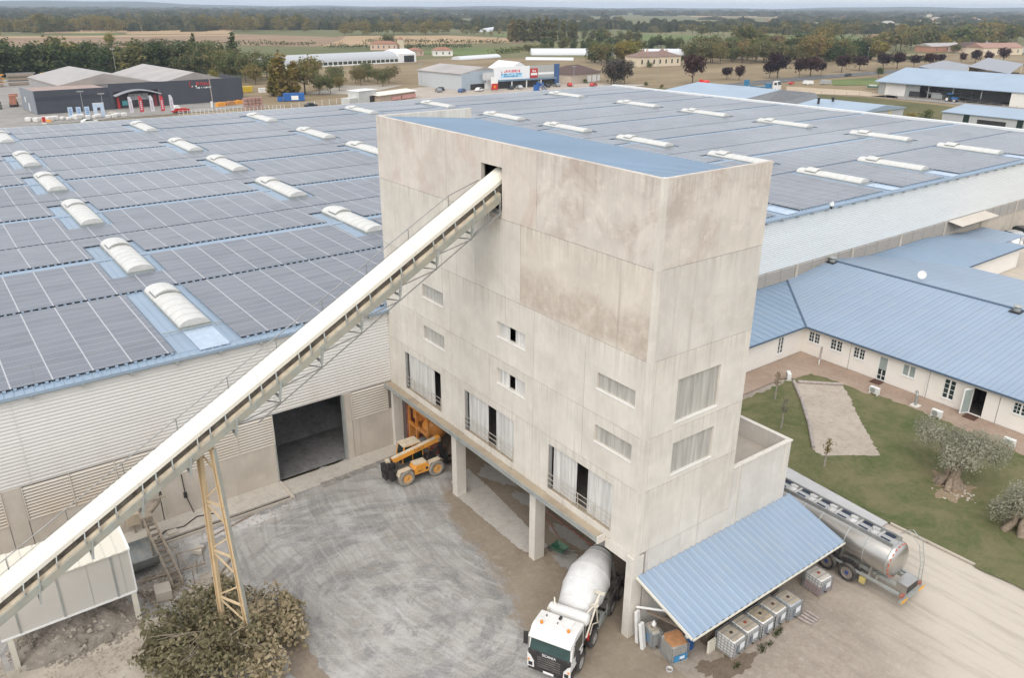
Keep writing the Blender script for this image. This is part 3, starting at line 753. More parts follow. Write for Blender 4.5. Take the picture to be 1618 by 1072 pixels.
for k in range(4): 
    mb = MB(); xx = 1.2+k*3.9; mb.bar((xx,-25.52,2.4),(xx+.3,-29.2,lz(-29.2)-.14),.08,.14); mb.bar((xx,-25.54,3.6),(xx+.3,-29.2,lz(-29.2)-.12),.08,.12); mb.build('bracket', STEEL, lt, world=True)
mb = MB(); mb.tube((.25,-25.62,2.05),(1.15,-27.6,2.62),.07,n=8); mb.build('downpipe', WHITE, lt, world=True)

# ---------------------------------------------------------------- warehouse
wh = thing('warehouse', 'huge white clad warehouse whose flat roof is covered with solar panels and arched skylights', 'warehouse', (0,40,0))
XL, XR, YB = -46, 132.5, 116
EV = 11.05
def siding(x0, x1, z0, z1, mat, pitch=.225, dep=.045, name='cladding', y=0.0):
    mb = MB(); pts = []; z = z0
    while z < z1-.01:
        for dz, d in ((0,0),(.42,0),(.55,dep),(.9,dep)):
            zz = z+dz*pitch
            if zz <= z1: pts.append((zz, y-d))
        z += pitch
    pts.append((z1, y))
    n = len(pts)
    mb.add([(x0,d,zz) for zz, d in pts] + [(x1,d,zz) for zz, d in pts], [(i,n+i,n+i+1,i+1) for i in range(n-1)])
    return mb.build(name, mat, wh, world=True)
siding(XL, -.01, 5.40, EV-.05, CLAD)
siding(W+.02, XR, 5.28, EV-.05, CLADR, .225, .03)
mb = MB(); mb.box(-.01, W+.02, -.0, .1, 5.3, EV-.05); mb.build('cladding', CLADR, wh, world=True)
mb = MB()
for x in (-38.6,-23.6,-8.9,): mb.box(x-.02,x+.02,-.052,-.03,5.4,EV-.06)
mb.build('sheet_joint', CLAD, wh, world=True)
# lower storey: concrete panels, piers and louvre strips, with a wide doorway
DX0, DX1 = -9.2, -4.03
mb = MB(); xs = [-46,-40.2,-33,-25.15,-24.2,-17.0,DX0]
for a, b in zip(xs, xs[1:]):
    if abs(b-a) < 1.2: continue
    m2 = MB(); m2.box(a+.03, b-.03, -.02, .18, 0, 3.12); m2.build('concrete_panel', CONC_WALL, wh, world=True)
for a, b in ((-3.35,-.03),):
    m2 = MB(); m2.box(a, b, -.02, .18, 0, 3.12); m2.build('concrete_panel', CONC_WALL, wh, world=True)
for x0, x1 in ((-40.2-.3,-40.2+.3),(-25.15,-24.2),(DX1+.02,-3.38)):
    m2 = MB(); m2.box(x0, x1, -.05, .2, 0, 5.4); m2.build('pier', CONC_WALL, wh, world=True)
def louvre(x0, x1, z0, z1, mat):
    mb = MB(); n = max(2, int((z1-z0)/.19)); d = (z1-z0)/n
    for k in range(n):
        z = z0+k*d
        mb.add([(x0,-.06,z),(x1,-.06,z),(x1,.03,z+d*.50),(x0,.03,z+d*.50),(x0,-.06,z+.02),(x1,-.06,z+.02),(x1,.03,z+d*.50+.02),(x0,.03,z+d*.50+.02)],
               [(0,1,2,3),(7,6,5,4),(0,4,5,1),(3,2,6,7)])
    n = max(1, int((x1-x0)/2.2))
    for k in range(n+1):
        x = x0+(x1-x0)*k/n; mb.box(x-.035,x+.035,-.065,-.03,z0,z1)
    mb.build('louvre_strip', mat, wh, world=True)
for a, b in ((-46,-40.55),(-39.85,-25.2),(-24.15,DX0-.03),(-3.33,-.4)):
    louvre(a, b, 3.14, 5.38, LOUVRE)
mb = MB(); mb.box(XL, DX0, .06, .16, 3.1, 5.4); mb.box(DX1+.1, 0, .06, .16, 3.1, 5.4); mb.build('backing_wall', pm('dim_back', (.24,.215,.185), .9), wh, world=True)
MB().box(DX1-.01, DX1+.12, -.09, .25, 0, 5.39).build('door_post', GALV, wh, world=True); MB().box(DX0-.06, DX0+.03, -.06, .25, 0, 5.38).build('door_post', GALV, wh, world=True)
# right of the tower: piers and long louvre strip under the siding
for x in (14.5, 27.5, 39.2, 50.01, 60.76, 71.4, 82.4, 93.0, 103.2, 114, 125):
    m2 = MB(); m2.box(x-.22, x+.22, -.09, .2, 0, 5.27); m2.build('pier', CONC_WALL, wh, world=True)
for a, b in ((W+.1,14.3),(14.75,27.3),(27.75,39),(39.45,49.8),(50.25,60.5),(61,71.2),(71.65,82.2),(82.65,92.8),(93.25,103),(103.45,113.8),(114.3,124.8),(125.3,132.4)):
    louvre(a, b, 3.6, 5.26, LOUVRE_R)
mb = MB(); mb.box(W+.02, XR, .05, .2, 0, 5.27); mb.build('backing_wall', CONC_WALL, wh, world=True)
mb = MB(); mb.poly([(82.7,-.1,5.24),(92.9,-.1,5.24),(94.4,-1.5,4.6),(84.0,-1.5,4.6)]); mb.poly([(82.7,-.1,5.20),(92.9,-.1,5.20),(94.4,-1.5,4.56),(84.0,-1.5,4.56)]); mb.build('awning', LOUVRE, wh, world=True)
# other outer walls and the dim hall behind the doorway
mb = MB(); mb.box(XL, XR, YB-.2, YB, 0, EV); mb.box(XR-.2, XR, .25, YB-.21, 0, EV); mb.box(XL, XL+.2, .25, YB-.21, 0, EV); mb.build('outer_wall', CLADR, wh, world=True)
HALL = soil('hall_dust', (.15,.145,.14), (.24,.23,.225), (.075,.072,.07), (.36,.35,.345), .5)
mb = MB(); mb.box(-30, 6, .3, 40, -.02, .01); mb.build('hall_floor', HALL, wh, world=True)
mb = MB(); vs = []; fs = []
nx, ny = 30, 18
for j in range(ny+1):
    for i in range(nx+1):
        x = -14+i*.55; y = 5+j*.6
        h = 3.6*max(0, 1-((x+6)/8.5)**2)*min(1, j/6.0) + .35*math.sin(x*1.9+y)*min(1,j/4) + .2*math.sin(3.1*x-2*y)*min(1,j/4)
        vs.append((x, y, max(.012, h)))
for j in range(ny):
    for i in range(nx):
        a = j*(nx+1)+i; fs.append((a,a+1,a+nx+2,a+nx+1))
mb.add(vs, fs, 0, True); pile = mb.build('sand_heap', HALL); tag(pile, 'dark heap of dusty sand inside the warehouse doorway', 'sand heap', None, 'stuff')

# roof deck, gently folded: valleys at the dashed lines, ridges at the blue lines
VAL = [13.7, 32.0, 50.5, 69.3, 88.4, 107.4]; RID = [23.6, 42.0, 61.0, 80.1, 99.2]
def zroof(y):
    ks = [(0.0, 11.10), (13.7, 11.16)]
    for a, b in zip(RID, VAL[1:]): ks += [(a, 11.34), (b, 11.14)]
    ks += [(YB+1, 11.3)]
    for (a, za), (b, zb) in zip(ks, ks[1:]):
        if a <= y <= b: return za+(zb-za)*(y-a)/(b-a)
    return 11.1
cuts = sorted([-.25] + VAL + RID + [YB+.1])
mb = MB()
for a, b in zip(cuts, cuts[1:]):
    za, zb = zroof(max(a,0)), zroof(min(b,YB))
    mb.add([(XL,a,za),(XR,a,za),(XR,b,zb),(XL,b,zb),(XL,a,za-.1),(XR,a,za-.1),(XR,b,zb-.1),(XL,b,zb-.1)], [(0,1,2,3),(7,6,5,4),(0,4,5,1),(3,2,6,7),(1,5,6,2),(0,3,7,4)])
mb.build('roof', BLUE, wh, world=True)
mb = MB(); x = XL+.1
while x < XR-.1:   # trapezoid ribs of the deck, down the slope
    for a, b in zip(cuts, cuts[1:]):
        if x > 60 and a > 40: continue
        za, zb = zroof(max(a,0))+.002, zroof(min(b,YB))+.002
        mb.add([(x,a,za),(x+.1,a,za),(x+.1,b,zb),(x,b,zb),(x+.025,a,za+.045),(x+.075,a,za+.045),(x+.075,b,zb+.045),(x+.025,b,zb+.045)], [(4,5,6,7),(0,1,5,4),(1,2,6,5),(3,0,4,7)])
    x += .5
mb.build('roof_ribs', BLUE, wh, world=True)
mb = MB()
for r in RID:
    z = zroof(r); mb.add([(XL,r-.42,z+.03),(XR-1.5,r-.42,z+.03),(XR-1.5,r,z+.10),(XL,r,z+.10),(XR-1.5,r+.42,z+.03),(XL,r+.42,z+.03)], [(0,1,2,3),(3,2,4,5)])
mb.build('ridge_cap', BLUE, wh, world=True)
mb = MB(); mb.box(XR-.9, XR+.25, -.2, YB+.2, 11.2, 11.62); mb.box(XL, XR-.92, YB-.1, YB+.25, 11.05, 11.36); mb.build('roof_edge_trim', WHITE, wh, world=True)
mb = MB(); mb.box(XL, XR-.92, -.34, -.24, 10.93, 11.12); mb.box(XL, XR-.92, -.237, -.06, 10.93, 10.96); mb.build('gutter', BLUE, wh, world=True)
x = XL+2.4
while x < XR-2:
    if not (-.6 < x < W+.4): MB().box(x-.09,x+.09,-.42,-.06,10.74,10.92).build('gutter_bracket', GALV, wh, world=True)
    x += 2.63

# skylights
SK_X = [-12.15, 8.85, 29.8, 50.4, 68.4, 104.4]
SK_Y = [(4.2,13.4),(18.2,28.3),(36.5,47.3),(55.1,66.0),(73.6,84.9),(97.6,108.8)]
SKY_ = [(x, a, b) for x in SK_X for a, b in SK_Y if not (x == 8.85 and a < 10)] + [(82.7,4.2,13.5), (48,4.2,13.5)]
SKY_ = [s for s in SKY_ if not (s[0] == 50.4 and s[1] < 10)]
SKIN = pm('milky_skylight_dome', (.60,.595,.57), .4, var=.08, dust=.5, dustcol=(.52,.49,.43))
def skylight(x, a, b):
    zb = max(zroof(a), zroof(b), zroof((a+b)/2)) - .05
    mb = MB(); mb.box(x-1.05,x+1.05,a,b,zb-.25,zb+.22); k = mb.build('skylight', GALV, wh, world=True)
    dm = MB(); n = 10; arc = [(x-1.0*math.cos(math.pi*i/n), zb+.225+.46*math.sin(math.pi*i/n)) for i in range(n+1)]
    nb = max(3, int((b-a)/1.05)); yy = [a+.05+(b-a-.1)*i/nb for i in range(nb+1)]
    vs = [(px,y,pz) for y in yy for px, pz in arc]; m = n+1
    dm.add(vs, [(j*m+i,j*m+i+1,(j+1)*m+i+1,(j+1)*m+i) for j in range(nb) for i in range(n)], 0, True)
    dm.add(vs[:m], [tuple(range(m))]); dm.add(vs[-m:], [tuple(range(m))])
    for y in yy[1:-1]:
        for (p0, q0), (p1, q1) in zip(arc, arc[1:]): dm.bar((p0,y,q0+.004),(p1,y,q1+.004),.045,.018, up=(0,1,0))
    sub('dome', dm, SKIN, k, world=True)
    dm2 = MB(); f = MB(); y0 = b-(b-a)*.30; y1 = y0+1.55
    arc2 = [(x-.93*math.cos(math.pi*i/n), zb+.42+.50*math.sin(math.pi*i/n)) for i in range(1, n)]
    m = len(arc2); vs = [(px,y,pz) for y in (y0,y1) for px, pz in arc2]
    f.add(vs, [(i,i+1,m+i+1,m+i) for i in range(m-1)], 0, True)
    lo = [(px,y,pz-.20) for y in (y0,y1) for px, pz in arc2]
    f.add(vs[:m]+lo[:m], [(i,i+1,m+i+1,m+i) for i in range(m-1)]); f.add(vs[m:]+lo[m:], [(i,i+1,m+i+1,m+i) for i in range(m-1)])
    f.box(x-.02,x+.02,y0+.02,y1-.02,zb+.90,zb+.95)
    fl = sub('vent_flap', f, SKIN, k, world=True)
    for yy in (y0, y1):
        for (p0, q0), (p1, q1) in zip(arc2, arc2[1:]): dm2.bar((p0,yy,q0-.10),(p1,yy,q1-.10),.05,.14,up=(0,1,0))
    dm2.bar((arc2[0][0],y0,arc2[0][1]-.1),(arc2[0][0],y1,arc2[0][1]-.1),.05,.1); dm2.bar((arc2[-1][0],y0,arc2[-1][1]-.1),(arc2[-1][0],y1,arc2[-1][1]-.1),.05,.1)
    sub('flap_frame', dm2, GALV, k, world=True)
for s in SKY_: skylight(*s)
# pale fibre-glass strip between eave and first skylights
FIBRE = pm('pale_blue_fibreglass', (.42,.50,.60), .4, var=.12)
for x, a, b in SKY_:
    if a < 10:
        MB().box(x-.95, x+.95, .1, a-.45, 11.15, 11.19).build('rooflight_sheet', FIBRE, wh, world=True)
        MB().box(x-2.2, x+1.6, a-.42, a-.34, 11.3, 11.36).build('cable_tray', GALV, wh, world=True)

# solar arrays: strips between valley and ridge, cut away round each skylight
strips = []
edges = [(.55, 13.45)]
for i, r in enumerate(RID):
    edges += [(VAL[i]+.18, r-.75), (r+.62, VAL[i+1]-.12)]
edges += [(VAL[5]+.2, YB-.6)]
for (y0, y1) in edges:
    cut = sorted((x-2.35, x+1.75, (-1 if a < 10 else a-.55), b+.45) for x, a, b in SKY_ if a-.55 < y1-.4 and b+.45 > y0+.4)
    mb = MB()
    def put(xa, xb, ya, yb):
        if xb-xa < .6 or yb-ya < .8: return
        za, zb = zroof(ya)+.12, zroof(yb)+.12; t = .04
        mb.add([(xa,ya,za),(xb,ya,za),(xb,yb,zb),(xa,yb,zb),(xa,ya,za+t),(xb,ya,za+t),(xb,yb,zb+t),(xa,yb,zb+t)],
               [(0,3,2,1),(4,5,6,7),(0,1,5,4),(1,2,6,5),(2,3,7,6),(3,0,4,7)])
    x = XL+.8
    for ca, cb, a, b in cut:
        put(x, ca-.006, y0, y1)
        if a > y0: put(ca, cb, y0, a)
        if b < y1: put(ca, cb, b, y1)
        x = cb+.006
    put(x, XR-1.7, y0, y1)
    mb.build('solar_array', SOLAR, wh, world=True)
    # blue rib ends showing as a dashed line along the lower edge of the row
    m2 = MB(); xx = XL+1; z = zroof(y0)
    m2.box(XL+1, XR-2, y0-.10, y0-.04, z-.02, z+.03)
    while xx < XR-2:
        if not any(ca-.1 < xx < cb+.1 and a < y0+.2 for ca, cb, a, b in cut): m2.box(xx, xx+.17, y0-.16, y0+.02, z+.01, z+.125)
        xx += .53
    m2.build('rib_ends', BLUE, wh, world=True)
# safety line posts along the eave
mb = MB(); x = -44
while x < 130:
    if not (-1 < x < W+1): mb.tube((x,1.5,11.2),(x,1.5,12.0),.012,n=5)
    x += 7.3
mb.path([(-44,1.5,12.0),(-1.2,1.5,12.0)], .009, 5); mb.path([(W+1,1.5,12.0),(129,1.5,12.0)], .009, 5)
mb.build('lifeline', GALV, wh, world=True)
mb = MB(); mb.sphere((54.1,-.52,11.35), .2, 12, 8); mb.tube((54.1,-.5,11.3),(54.1,-.5,10.95),.16,.12,n=10,mi=1); mb.bar((54.1,-.3,11.4),(54.1,-.62,11.62),.22,.3,0)
mb.build('security_camera', [WHITE, DARK], wh, world=True)

# ---------------------------------------------------------------- office building
of = thing('office_building', 'single storey white office building with blue metal roofs, valley and french windows round a lawn', 'office', (48,-12,0))
SL = .11; XR0, XRG, XR1 = 40.4, 56.5, 72.6; YS = -42
zw = lambda y: 2.85+SL*(y+8.1)
zg = lambda x: 2.85+SL*(16.1-abs(x-XRG))
ROOFT = .06
mb = MB(); y = YS
def plane(mb, pts):
    mb.poly([(x,y,z) for x,y,z in pts]); mb.poly([(x,y,z-ROOFT) for x,y,z in reversed(pts)])
    for (a, b) in zip(pts, pts[1:]+pts[:1]): mb.poly([a, b, (b[0],b[1],b[2]-ROOFT), (a[0],a[1],a[2]-ROOFT)])
t = 8.05
plane(mb, [(XR0,YS,zg(XR0)),(XRG,YS,zg(XRG)),(XRG,-.05,zg(XRG)),(XR0+t,-.05,zg(XR0+t)),(XR0,-8.1,zg(XR0))])
y = YS+.5
while y < -.2:
    xa = XR0 if y < -8.1 else XR0+(y+8.1)
    mb.bar((xa+.02,y,zg(xa)+.02),(XRG-.1,y,zg(XRG-.1)+.02),.035,.014); y += 1.0
mb.build('main_roof', BLUE_OFF, of, world=True)
mb = MB(); plane(mb, [(XRG,YS,zg(XRG)),(XR1,YS,zg(XR1)),(XR1,-8.1,zg(XR1)),(XR1-t,-.05,zg(XR1-t)),(XRG,-.05,zg(XRG))]); mb.build('far_roof_slope', BLUE_OFF, of, world=True)
mb = MB(); plane(mb, [(20,-8.1,zw(-8.1)),(XR0,-8.1,zw(-8.1)),(XR0+t,-.05,zw(-.05)),(20,-.05,zw(-.05))])
x = 20.3
while x < XR0+7.5:
    ya = -8.1 if x < XR0 else -8.1+(x-XR0); mb.bar((x,ya+.05,zw(ya+.05)+.02),(x,-.1,zw(-.1)+.02),.035,.014); x += 1.0
mb.build('wing_roof', BLUE_OFF_SHADED, of, world=True)
mb = MB(); plane(mb, [(XR1,-8.1,zw(-8.1)),(88,-8.1,zw(-8.1)),(82,-2.2,zw(-2.2)),(78,-.05,zw(-.05)),(XR1-t,-.05,zw(-.05))]); mb.build('east_wing_roof', BLUE_OFF_SHADED, of, world=True)
mb = MB(); plane(mb, [(88,-8.1,zw(-8.1)),(88,-.05,zw(-8.1)+.1),(78,-.05,zw(-.05)),(82,-2.2,zw(-2.2))]); mb.build('hip_roof', BLUE_OFF, of, world=True)
EDGE = pm('dark_blue_trim', (.075,.115,.17), .5, var=.1)
mb = MB(); mb.box(XRG-.18,XRG+.18,YS,-.06,zg(XRG)-.02,zg(XRG)+.07); mb.bar((XR0,-8.1,zg(XR0)+.02),(XR0+t,-.05,zg(XR0+t)+.02),.22,.05)
mb.box(XR0-.13,XR0-.005,YS,-8.2,2.74,2.87); mb.box(20,XR0-.14,-8.23,-8.105,2.74,2.87); mb.box(XR1+.005,88,-8.23,-8.105,2.74,2.87)
mb.build('roof_trim', EDGE, of, world=True)
OW = [(-9.55,-8.33,1.32,2.38,2),(-11.92,-10.68,1.32,2.38,2),(-14.2,-13.06,1.32,2.38,2),(-18.95,-17.78,1.30,2.4,2),(-28.1,-26.92,1.42,2.42,2),(-31.5,-30.3,1.3,2.4,2)]
OD = [(-16.44,-15.58,.06,2.36),(-22.43,-21.44,.60,2.38),(-24.82,-23.8,.06,2.40)]
mb = MB(); wall_cells(mb, 'x', 40.8, 41.0, (-42,-7.7), (0,2.74), [o[:4] for o in OW]+OD); mb.build('wall', OFFWALL, of, world=True)
LW = [(36.85,37.7,.65,2.36)]
mb = MB(); wall_cells(mb, 'y', -7.7, -7.5, (20,40.8), (0,2.74), LW); mb.build('wall', OFFWALL, of, world=True)
mb = MB(); mb.box(72.0,72.2,-42,-7.9,0,2.74); mb.box(72.2,87.4,-7.7,-7.5,0,2.74); mb.box(87.2,87.4,-7.49,-.1,0,2.74); mb.box(41.0,72,-42,-41.8,0,2.74); mb.build('wall', OFFWALL, of, world=True)
mb = MB()
for y in (-12.75,-20.15,-25.9): mb.box(40.785,40.80,y-.02,y+.02,0,2.74)
mb.build('wall_joint', STEEL, of, world=True)
CURT = pm('grey_green_blind', (.30,.35,.33), .5, var=.1)
def window(y0, y1, z0, z1, mat, rows, cols, leaves, x=40.80, axis='x'):
    mb = MB(); t = .06
    def bx(m, a, b, c, d, p, q):
        if axis == 'x': m.box(x+p, x+q, a, b, c, d)
        else: m.box(a, b, x+p, x+q, c, d)
    for a, b, c, d in ((y0,y0+t,z0,z1),(y1-t,y1,z0,z1),(y0+t,y1-t,z0,z0+t),(y0+t,y1-t,z1-t,z1)): bx(mb, a, b, c, d, -.03, .08)
    bx(mb, y0-.05, y1+.05, z0-.07, z0-.002, -.06, .06)
    for k in range(1, leaves): yy = y0+(y1-y0)*k/leaves; bx(mb, yy-.06, yy+.06, z0+t, z1-t, -.01, .07)
    for l in range(leaves):
        a = y0+(y1-y0)*l/leaves; b = y0+(y1-y0)*(l+1)/leaves
        for k in range(1, cols): yy = a+(b-a)*k/cols; bx(mb, yy-.016, yy+.016, z0+t, z1-t, .012, .04)
        for k in range(1, rows): zz = z0+(z1-z0)*k/rows; bx(mb, a+.05, b-.05, zz-.016, zz+.016, .013, .041)
    w_ = mb.build('window', TRIM, of, world=True)
    g = MB(); bx(g, y0+.02, y1-.02, z0+.02, z1-.02, .045, .06); sub('pane', g, mat, w_, world=True)
for k, (y0, y1, z0, z1, l) in enumerate(OW): window(y0, y1, z0, z1, CURT if k == 3 else GLASS, 1 if k == 3 else 3, 1 if k == 3 else 2, l)
window(-22.43,-21.44,.6,2.38,GLASS,4,1,2)
window(36.85,37.7,.65,2.36,GLASS,4,1,2,-7.7,'y')
# glazed door with blind, open door
mb = MB(); y0, y1, z0, z1 = OD[0]
for a, b, c, d in ((y0,y0+.07,z0,z1),(y1-.07,y1,z0,z1),(y0+.07,y1-.07,z0,z0+.08),(y0+.07,y1-.07,z1-.07,z1),(y0+.4,y0+.46,z0,1.05)): mb.box(40.78,40.88,a,b,c,d)
mb.box(40.785,40.87,y0+.07,y1-.07,.52,.56); dr = mb.build('door', TRIM, of, world=True)
g = MB(); g.box(40.83,40.85,y0+.03,y1-.03,1.1,z1-.03); sub('blind', g, CURT, dr, world=True); g = MB(); g.box(40.835,40.852,y0+.03,y1-.03,z0+.03,1.095); sub('pane', g, GLASS, dr, world=True)
mb = MB(); mb.bar((40.80,-23.80,1.24),(39.95,-23.44,1.24),.05,2.28); dr = mb.build('open_door', TRIM, of, world=True)
g = MB(); g.bar((40.70,-23.785,1.24),(40.06,-23.515,1.24),.07,2.0); sub('pane', g, CURT, dr, world=True)
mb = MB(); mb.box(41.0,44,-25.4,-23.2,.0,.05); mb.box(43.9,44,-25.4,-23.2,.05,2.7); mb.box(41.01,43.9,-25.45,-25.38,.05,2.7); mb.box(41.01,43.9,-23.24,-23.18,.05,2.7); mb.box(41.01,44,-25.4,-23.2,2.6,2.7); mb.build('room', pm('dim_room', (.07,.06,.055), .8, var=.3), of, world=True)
for (vx, vy) in ((56.3,-.5),(56.3,-20.1)):
    mb = MB(); z = zg(vx); mb.tube((vx-.3,vy,z-.1),(vx-.3,vy,z+.35),.33,n=14,mi=0); mb.tube((vx-.3,vy,z+.35),(vx-.3,vy,z+.5),.2,n=12); mb.tube((vx-.3,vy,z+.5),(vx-.3,vy,z+.62),.45,.3,n=14); mb.box(vx-.9,vx+.15,vy-.5,vy+.5,z-.05,z+.04,1)
    mb.build('roof_vent', [GALV, DARK], of, world=True)
mb = MB(); z = zg(57.6); mb.lathe((57.6,-9.9,z+.72), (-.75,-.55,.35), [(0,.02),(.03,.25),(.10,.44),(.12,.45),(.09,.38),(.05,.2)], 18); mb.tube((57.7,-9.85,z-.05),(57.7,-9.85,z+.7),.03); mb.bar((57.6,-9.9,z+.4),(57.1,-10.3,z+.9),.03)
mb.build('satellite_dish', WHITE, of, world=True)
mb = MB(); mb.tube((40.74,-20.05,.02),(40.74,-20.05,2.75),.035); mb.build('downpipe', TRIM, of, world=True)
mb = MB(); mb.tube((39.45,-10.62,.012),(39.45,-10.62,.5),.06,mi=1); mb.tube((39.5,-10.6,.45),(39.75,-10.5,1.7),.10,mi=0); t_ = mb.build('bollard_pipe', [LOGW, WHITE]); tag(t_, 'short brown pipe post standing on gravel in front of the first office window', 'post')
mb = MB(); mb.path([(38.55,-20.5,.05),(38.6,-20.45,.9),(38.75,-20.35,1.12),(39.0,-20.2,1.15),(39.15,-20.1,1.0)], .11, 10); mb.box(38.2,38.9,-20.85,-20.15,.0,.10,1); t_ = mb.build('vent_pipe', [GALV, CONC]); tag(t_, 'bent galvanised vent pipe on a concrete pad beside the lawn', 'pipe')
for (x, y0, y1, l) in ((40.5,-16.45,-15.5,'brown doormat below the closed glazed office door with a blind'),(40.5,-24.75,-23.75,'brown doormat below the open office door')):
    mb = MB(); mb.box(x-.7,x+.27,y0,y1,.013,.045); tag(mb.build('doormat', BROWNMAT), l, 'doormat')
def ac(x, y, rz, label):
    t = thing('air_conditioner', label, 'air conditioner', (x,y,.012), rz, 'air conditioning units along the office')
    mb = MB(); mb.box(-.14,.18,-.42,.42,.12,.70); mb.build('housing', WHITE, t, bevel=.02)
    mb = MB(); mb.tube((-.165,.1,.42),(-.142,.1,.42),.24,n=18); mb.build('fan_grille', GALV, t)
    mb = MB(); mb.box(-.2,.25,-.40,-.32,0,.119); mb.box(-.2,.25,.32,.40,0,.119); mb.build('feet', CONC, t)
ac(34.3,-10.9,R(-45),'white air conditioner at the corner of the lawn beside a sapling')
ac(37.75,-17.2,0,'white air conditioner nearest the office door with a blind')
ac(37.88,-22.6,0,'white air conditioner between bent vent pipe and olive tree')
ac(37.75,-28.3,0,'white air conditioner at the right end of the office, beyond the olive tree')

# carport behind the office, with cars
cp = thing('carport', 'open carport with a flat blue roof behind the offices', 'carport', (88,-3.2,0))
mb = MB(); mb.box(83.6,92.5,-6,-.4,2.95,3.05); mb.build('roof', BLUE_OFF, cp, world=True)
for x, y in ((92.2,-5.7),(92.2,-.7),(88,-5.7),(83.9,-.7)):
    mb = MB(); mb.box(x-.07,x+.07,y-.07,y+.07,0,2.95); mb.build('post', WHITE, cp, world=True)

# ---------------------------------------------------------------- belt conveyor
cv = thing('belt_conveyor', 'long inclined belt conveyor under a cream hood, climbing from the left into the tower face', 'conveyor', (-17,-13.8,0))
KY, SZ = .03, .54
def cy(x): return -13.25 + KY*x
def cz(x): return 21.45 + SZ*x
def sweep(mb, poly, xa, xb, mi=0):
    """poly: (lateral towards the camera side v, height h)"""
    n = len(poly)
    vs = [(x, cy(x)-v, cz(x)+h) for x in (xa, xb) for v, h in poly]
    mb.add(vs, [tuple(range(n)), tuple(range(2*n-1, n-1, -1))] + [(i, n+i, n+(i+1)%n, (i+1)%n) for i in range(n)], mi)
def pt(x, v, h): return Vector((x, cy(x)-v, cz(x)+h))
XA, XB = .5, -37
HOOD = pm('cream_hood_sheet', (.76,.72,.63), .5, var=.05, scale=.5, dust=.15, dustcol=(.55,.48,.38))
mb = MB(); x = XA; k = 0
while x > XB:
    xn = x-2.95
    sweep(mb, [(.50,.84),(.50,1.06),(.33,1.30),(-.30,1.40),(-.56,1.26),(-.56,.94),(-.60,.84)], x-.012, xn)
    sweep(mb, [(.515,.95),(.515,1.06),(.34,1.315),(-.30,1.415),(-.575,1.27),(-.575,.95)], xn-.006, xn+.07); x = xn; k += 1
mb.build('hood', HOOD, cv, world=True)
mb = MB(); sweep(mb, [(.44,.35),(.44,.80),(-.5,.80),(-.5,.35)], XA, XB); mb.build('belt_trough', pm('belt_dark', (.05,.042,.034), .9, var=.3, dust=.25), cv, world=True)
mb = MB(); sweep(mb, [(.72,.0),(.72,.42),(.70,.44),(.40,.44),(.40,.40),(.68,.40),(.68,.03),(.40,.03),(.40,.0)], -.05, XB); mb.build('side_channel', pm('grey_green_channel', (.33,.345,.31), .6, .15, var=.15, scale=1.1, dust=.55, dustcol=(.44,.36,.25)), cv, world=True)
mb = MB(); sweep(mb, [(.675,.445),(.675,.47),(.42,.52),(.42,.445)], -.05, XB); mb.build('dust_ridge', TAN, cv, world=True)
mb = MB(); sweep(mb, [(-.62,.0),(-.62,.42),(-.66,.42),(-.66,.0)], -.05, XB); mb.build('side_channel', GALV, cv, world=True)
x = -.35; k = 0
while x > XB+1:   # hoops holding the hood, in twos and threes
    pts = [pt(x,.50,.86), pt(x-.02,.60,.80), pt(x-.05,.70,.66), pt(x-.06,.735,.42)]
    mb = MB()
    for a, b in zip(pts, pts[1:]): mb.bar(a, b, .075, .05, up=(1,0,0))
    mb.build('hood_hoop', GALV, cv, world=True)
    k += 1; x -= .62 if k % 3 else 1.22
    if k % 3 == 1: x -= .15
x = -1.9
while x > XB+1:   # hanging brackets
    mb = MB()
    mb.bar(pt(x,.76,.36), pt(x-.12,.74,-.44), .17, .08, up=(1,0,0)); mb.bar(pt(x-.1,.72,-.38), pt(x-.1,-.55,-.38), .10, .08)
    mb.bar(pt(x-.1,-.62,.2), pt(x-.1,-.58,-.42), .1, .08)
    mb.build('hanging_bracket', GALV, cv, world=True); x -= 2.28
mb = MB()   # tie bars below the upper span
for v in (.70, -.55):
    mb.bar(pt(-.9,v,-.62), pt(-14.6,v,-.72), .045, .045)
    x = -1.9; s = -1.9
    while x > -14.5:
        mb.bar(pt(x-.1,v,-.40), pt(x-.1,v,-.70), .05, .05); mb.bar(pt(x-.1,v,-.68), pt(x-2.2,v,.02), .045, .045)
        if v > 0: mb.bar(pt(x-.1,v,-.66), pt(x-1.1,-.55,-.1), .045, .045)
        x -= 2.28
    mb.bar(pt(-.05,v,-.60), pt(-1.9,v,-.55), .09, .12)
mb.bar(pt(-.12,.7,-.6), pt(-.12,.7,.1), .08, .08); mb.bar(pt(-.9,.7,-.6), pt(-.9,.7,.0), .06, .06); mb.bar(pt(-.1,-.6,-.6), pt(-.1,.72,-.6), .12, .1)
mb.build('truss_ties', STEEL, cv, world=True)
mb = MB(); sweep(mb, [(-.62,.36),(-.62,.40),(-1.22,.40),(-1.22,.36)], -.25, XB); mb.build('walkway', GALV, cv, world=True)
mb = MB(); v = -1.22
pts = [pt(-.15,v,.95), pt(-2.2,v,1.45)] + [pt(-2.2-k*2.6,v,1.45) for k in range(1, 14)]
mb.path(pts, .026, 6); 
for k in range(0, 14): mb.tube(pt(-2.2-k*2.6,v,.38), pt(-2.2-k*2.6,v,1.45), .022, n=6)
mb.path([pt(-.3,v,.9)]+[pt(-1-k*2.6,v,.92) for k in range(14)], .014, 5)
mb.build('handrail', STEEL, cv, world=True)

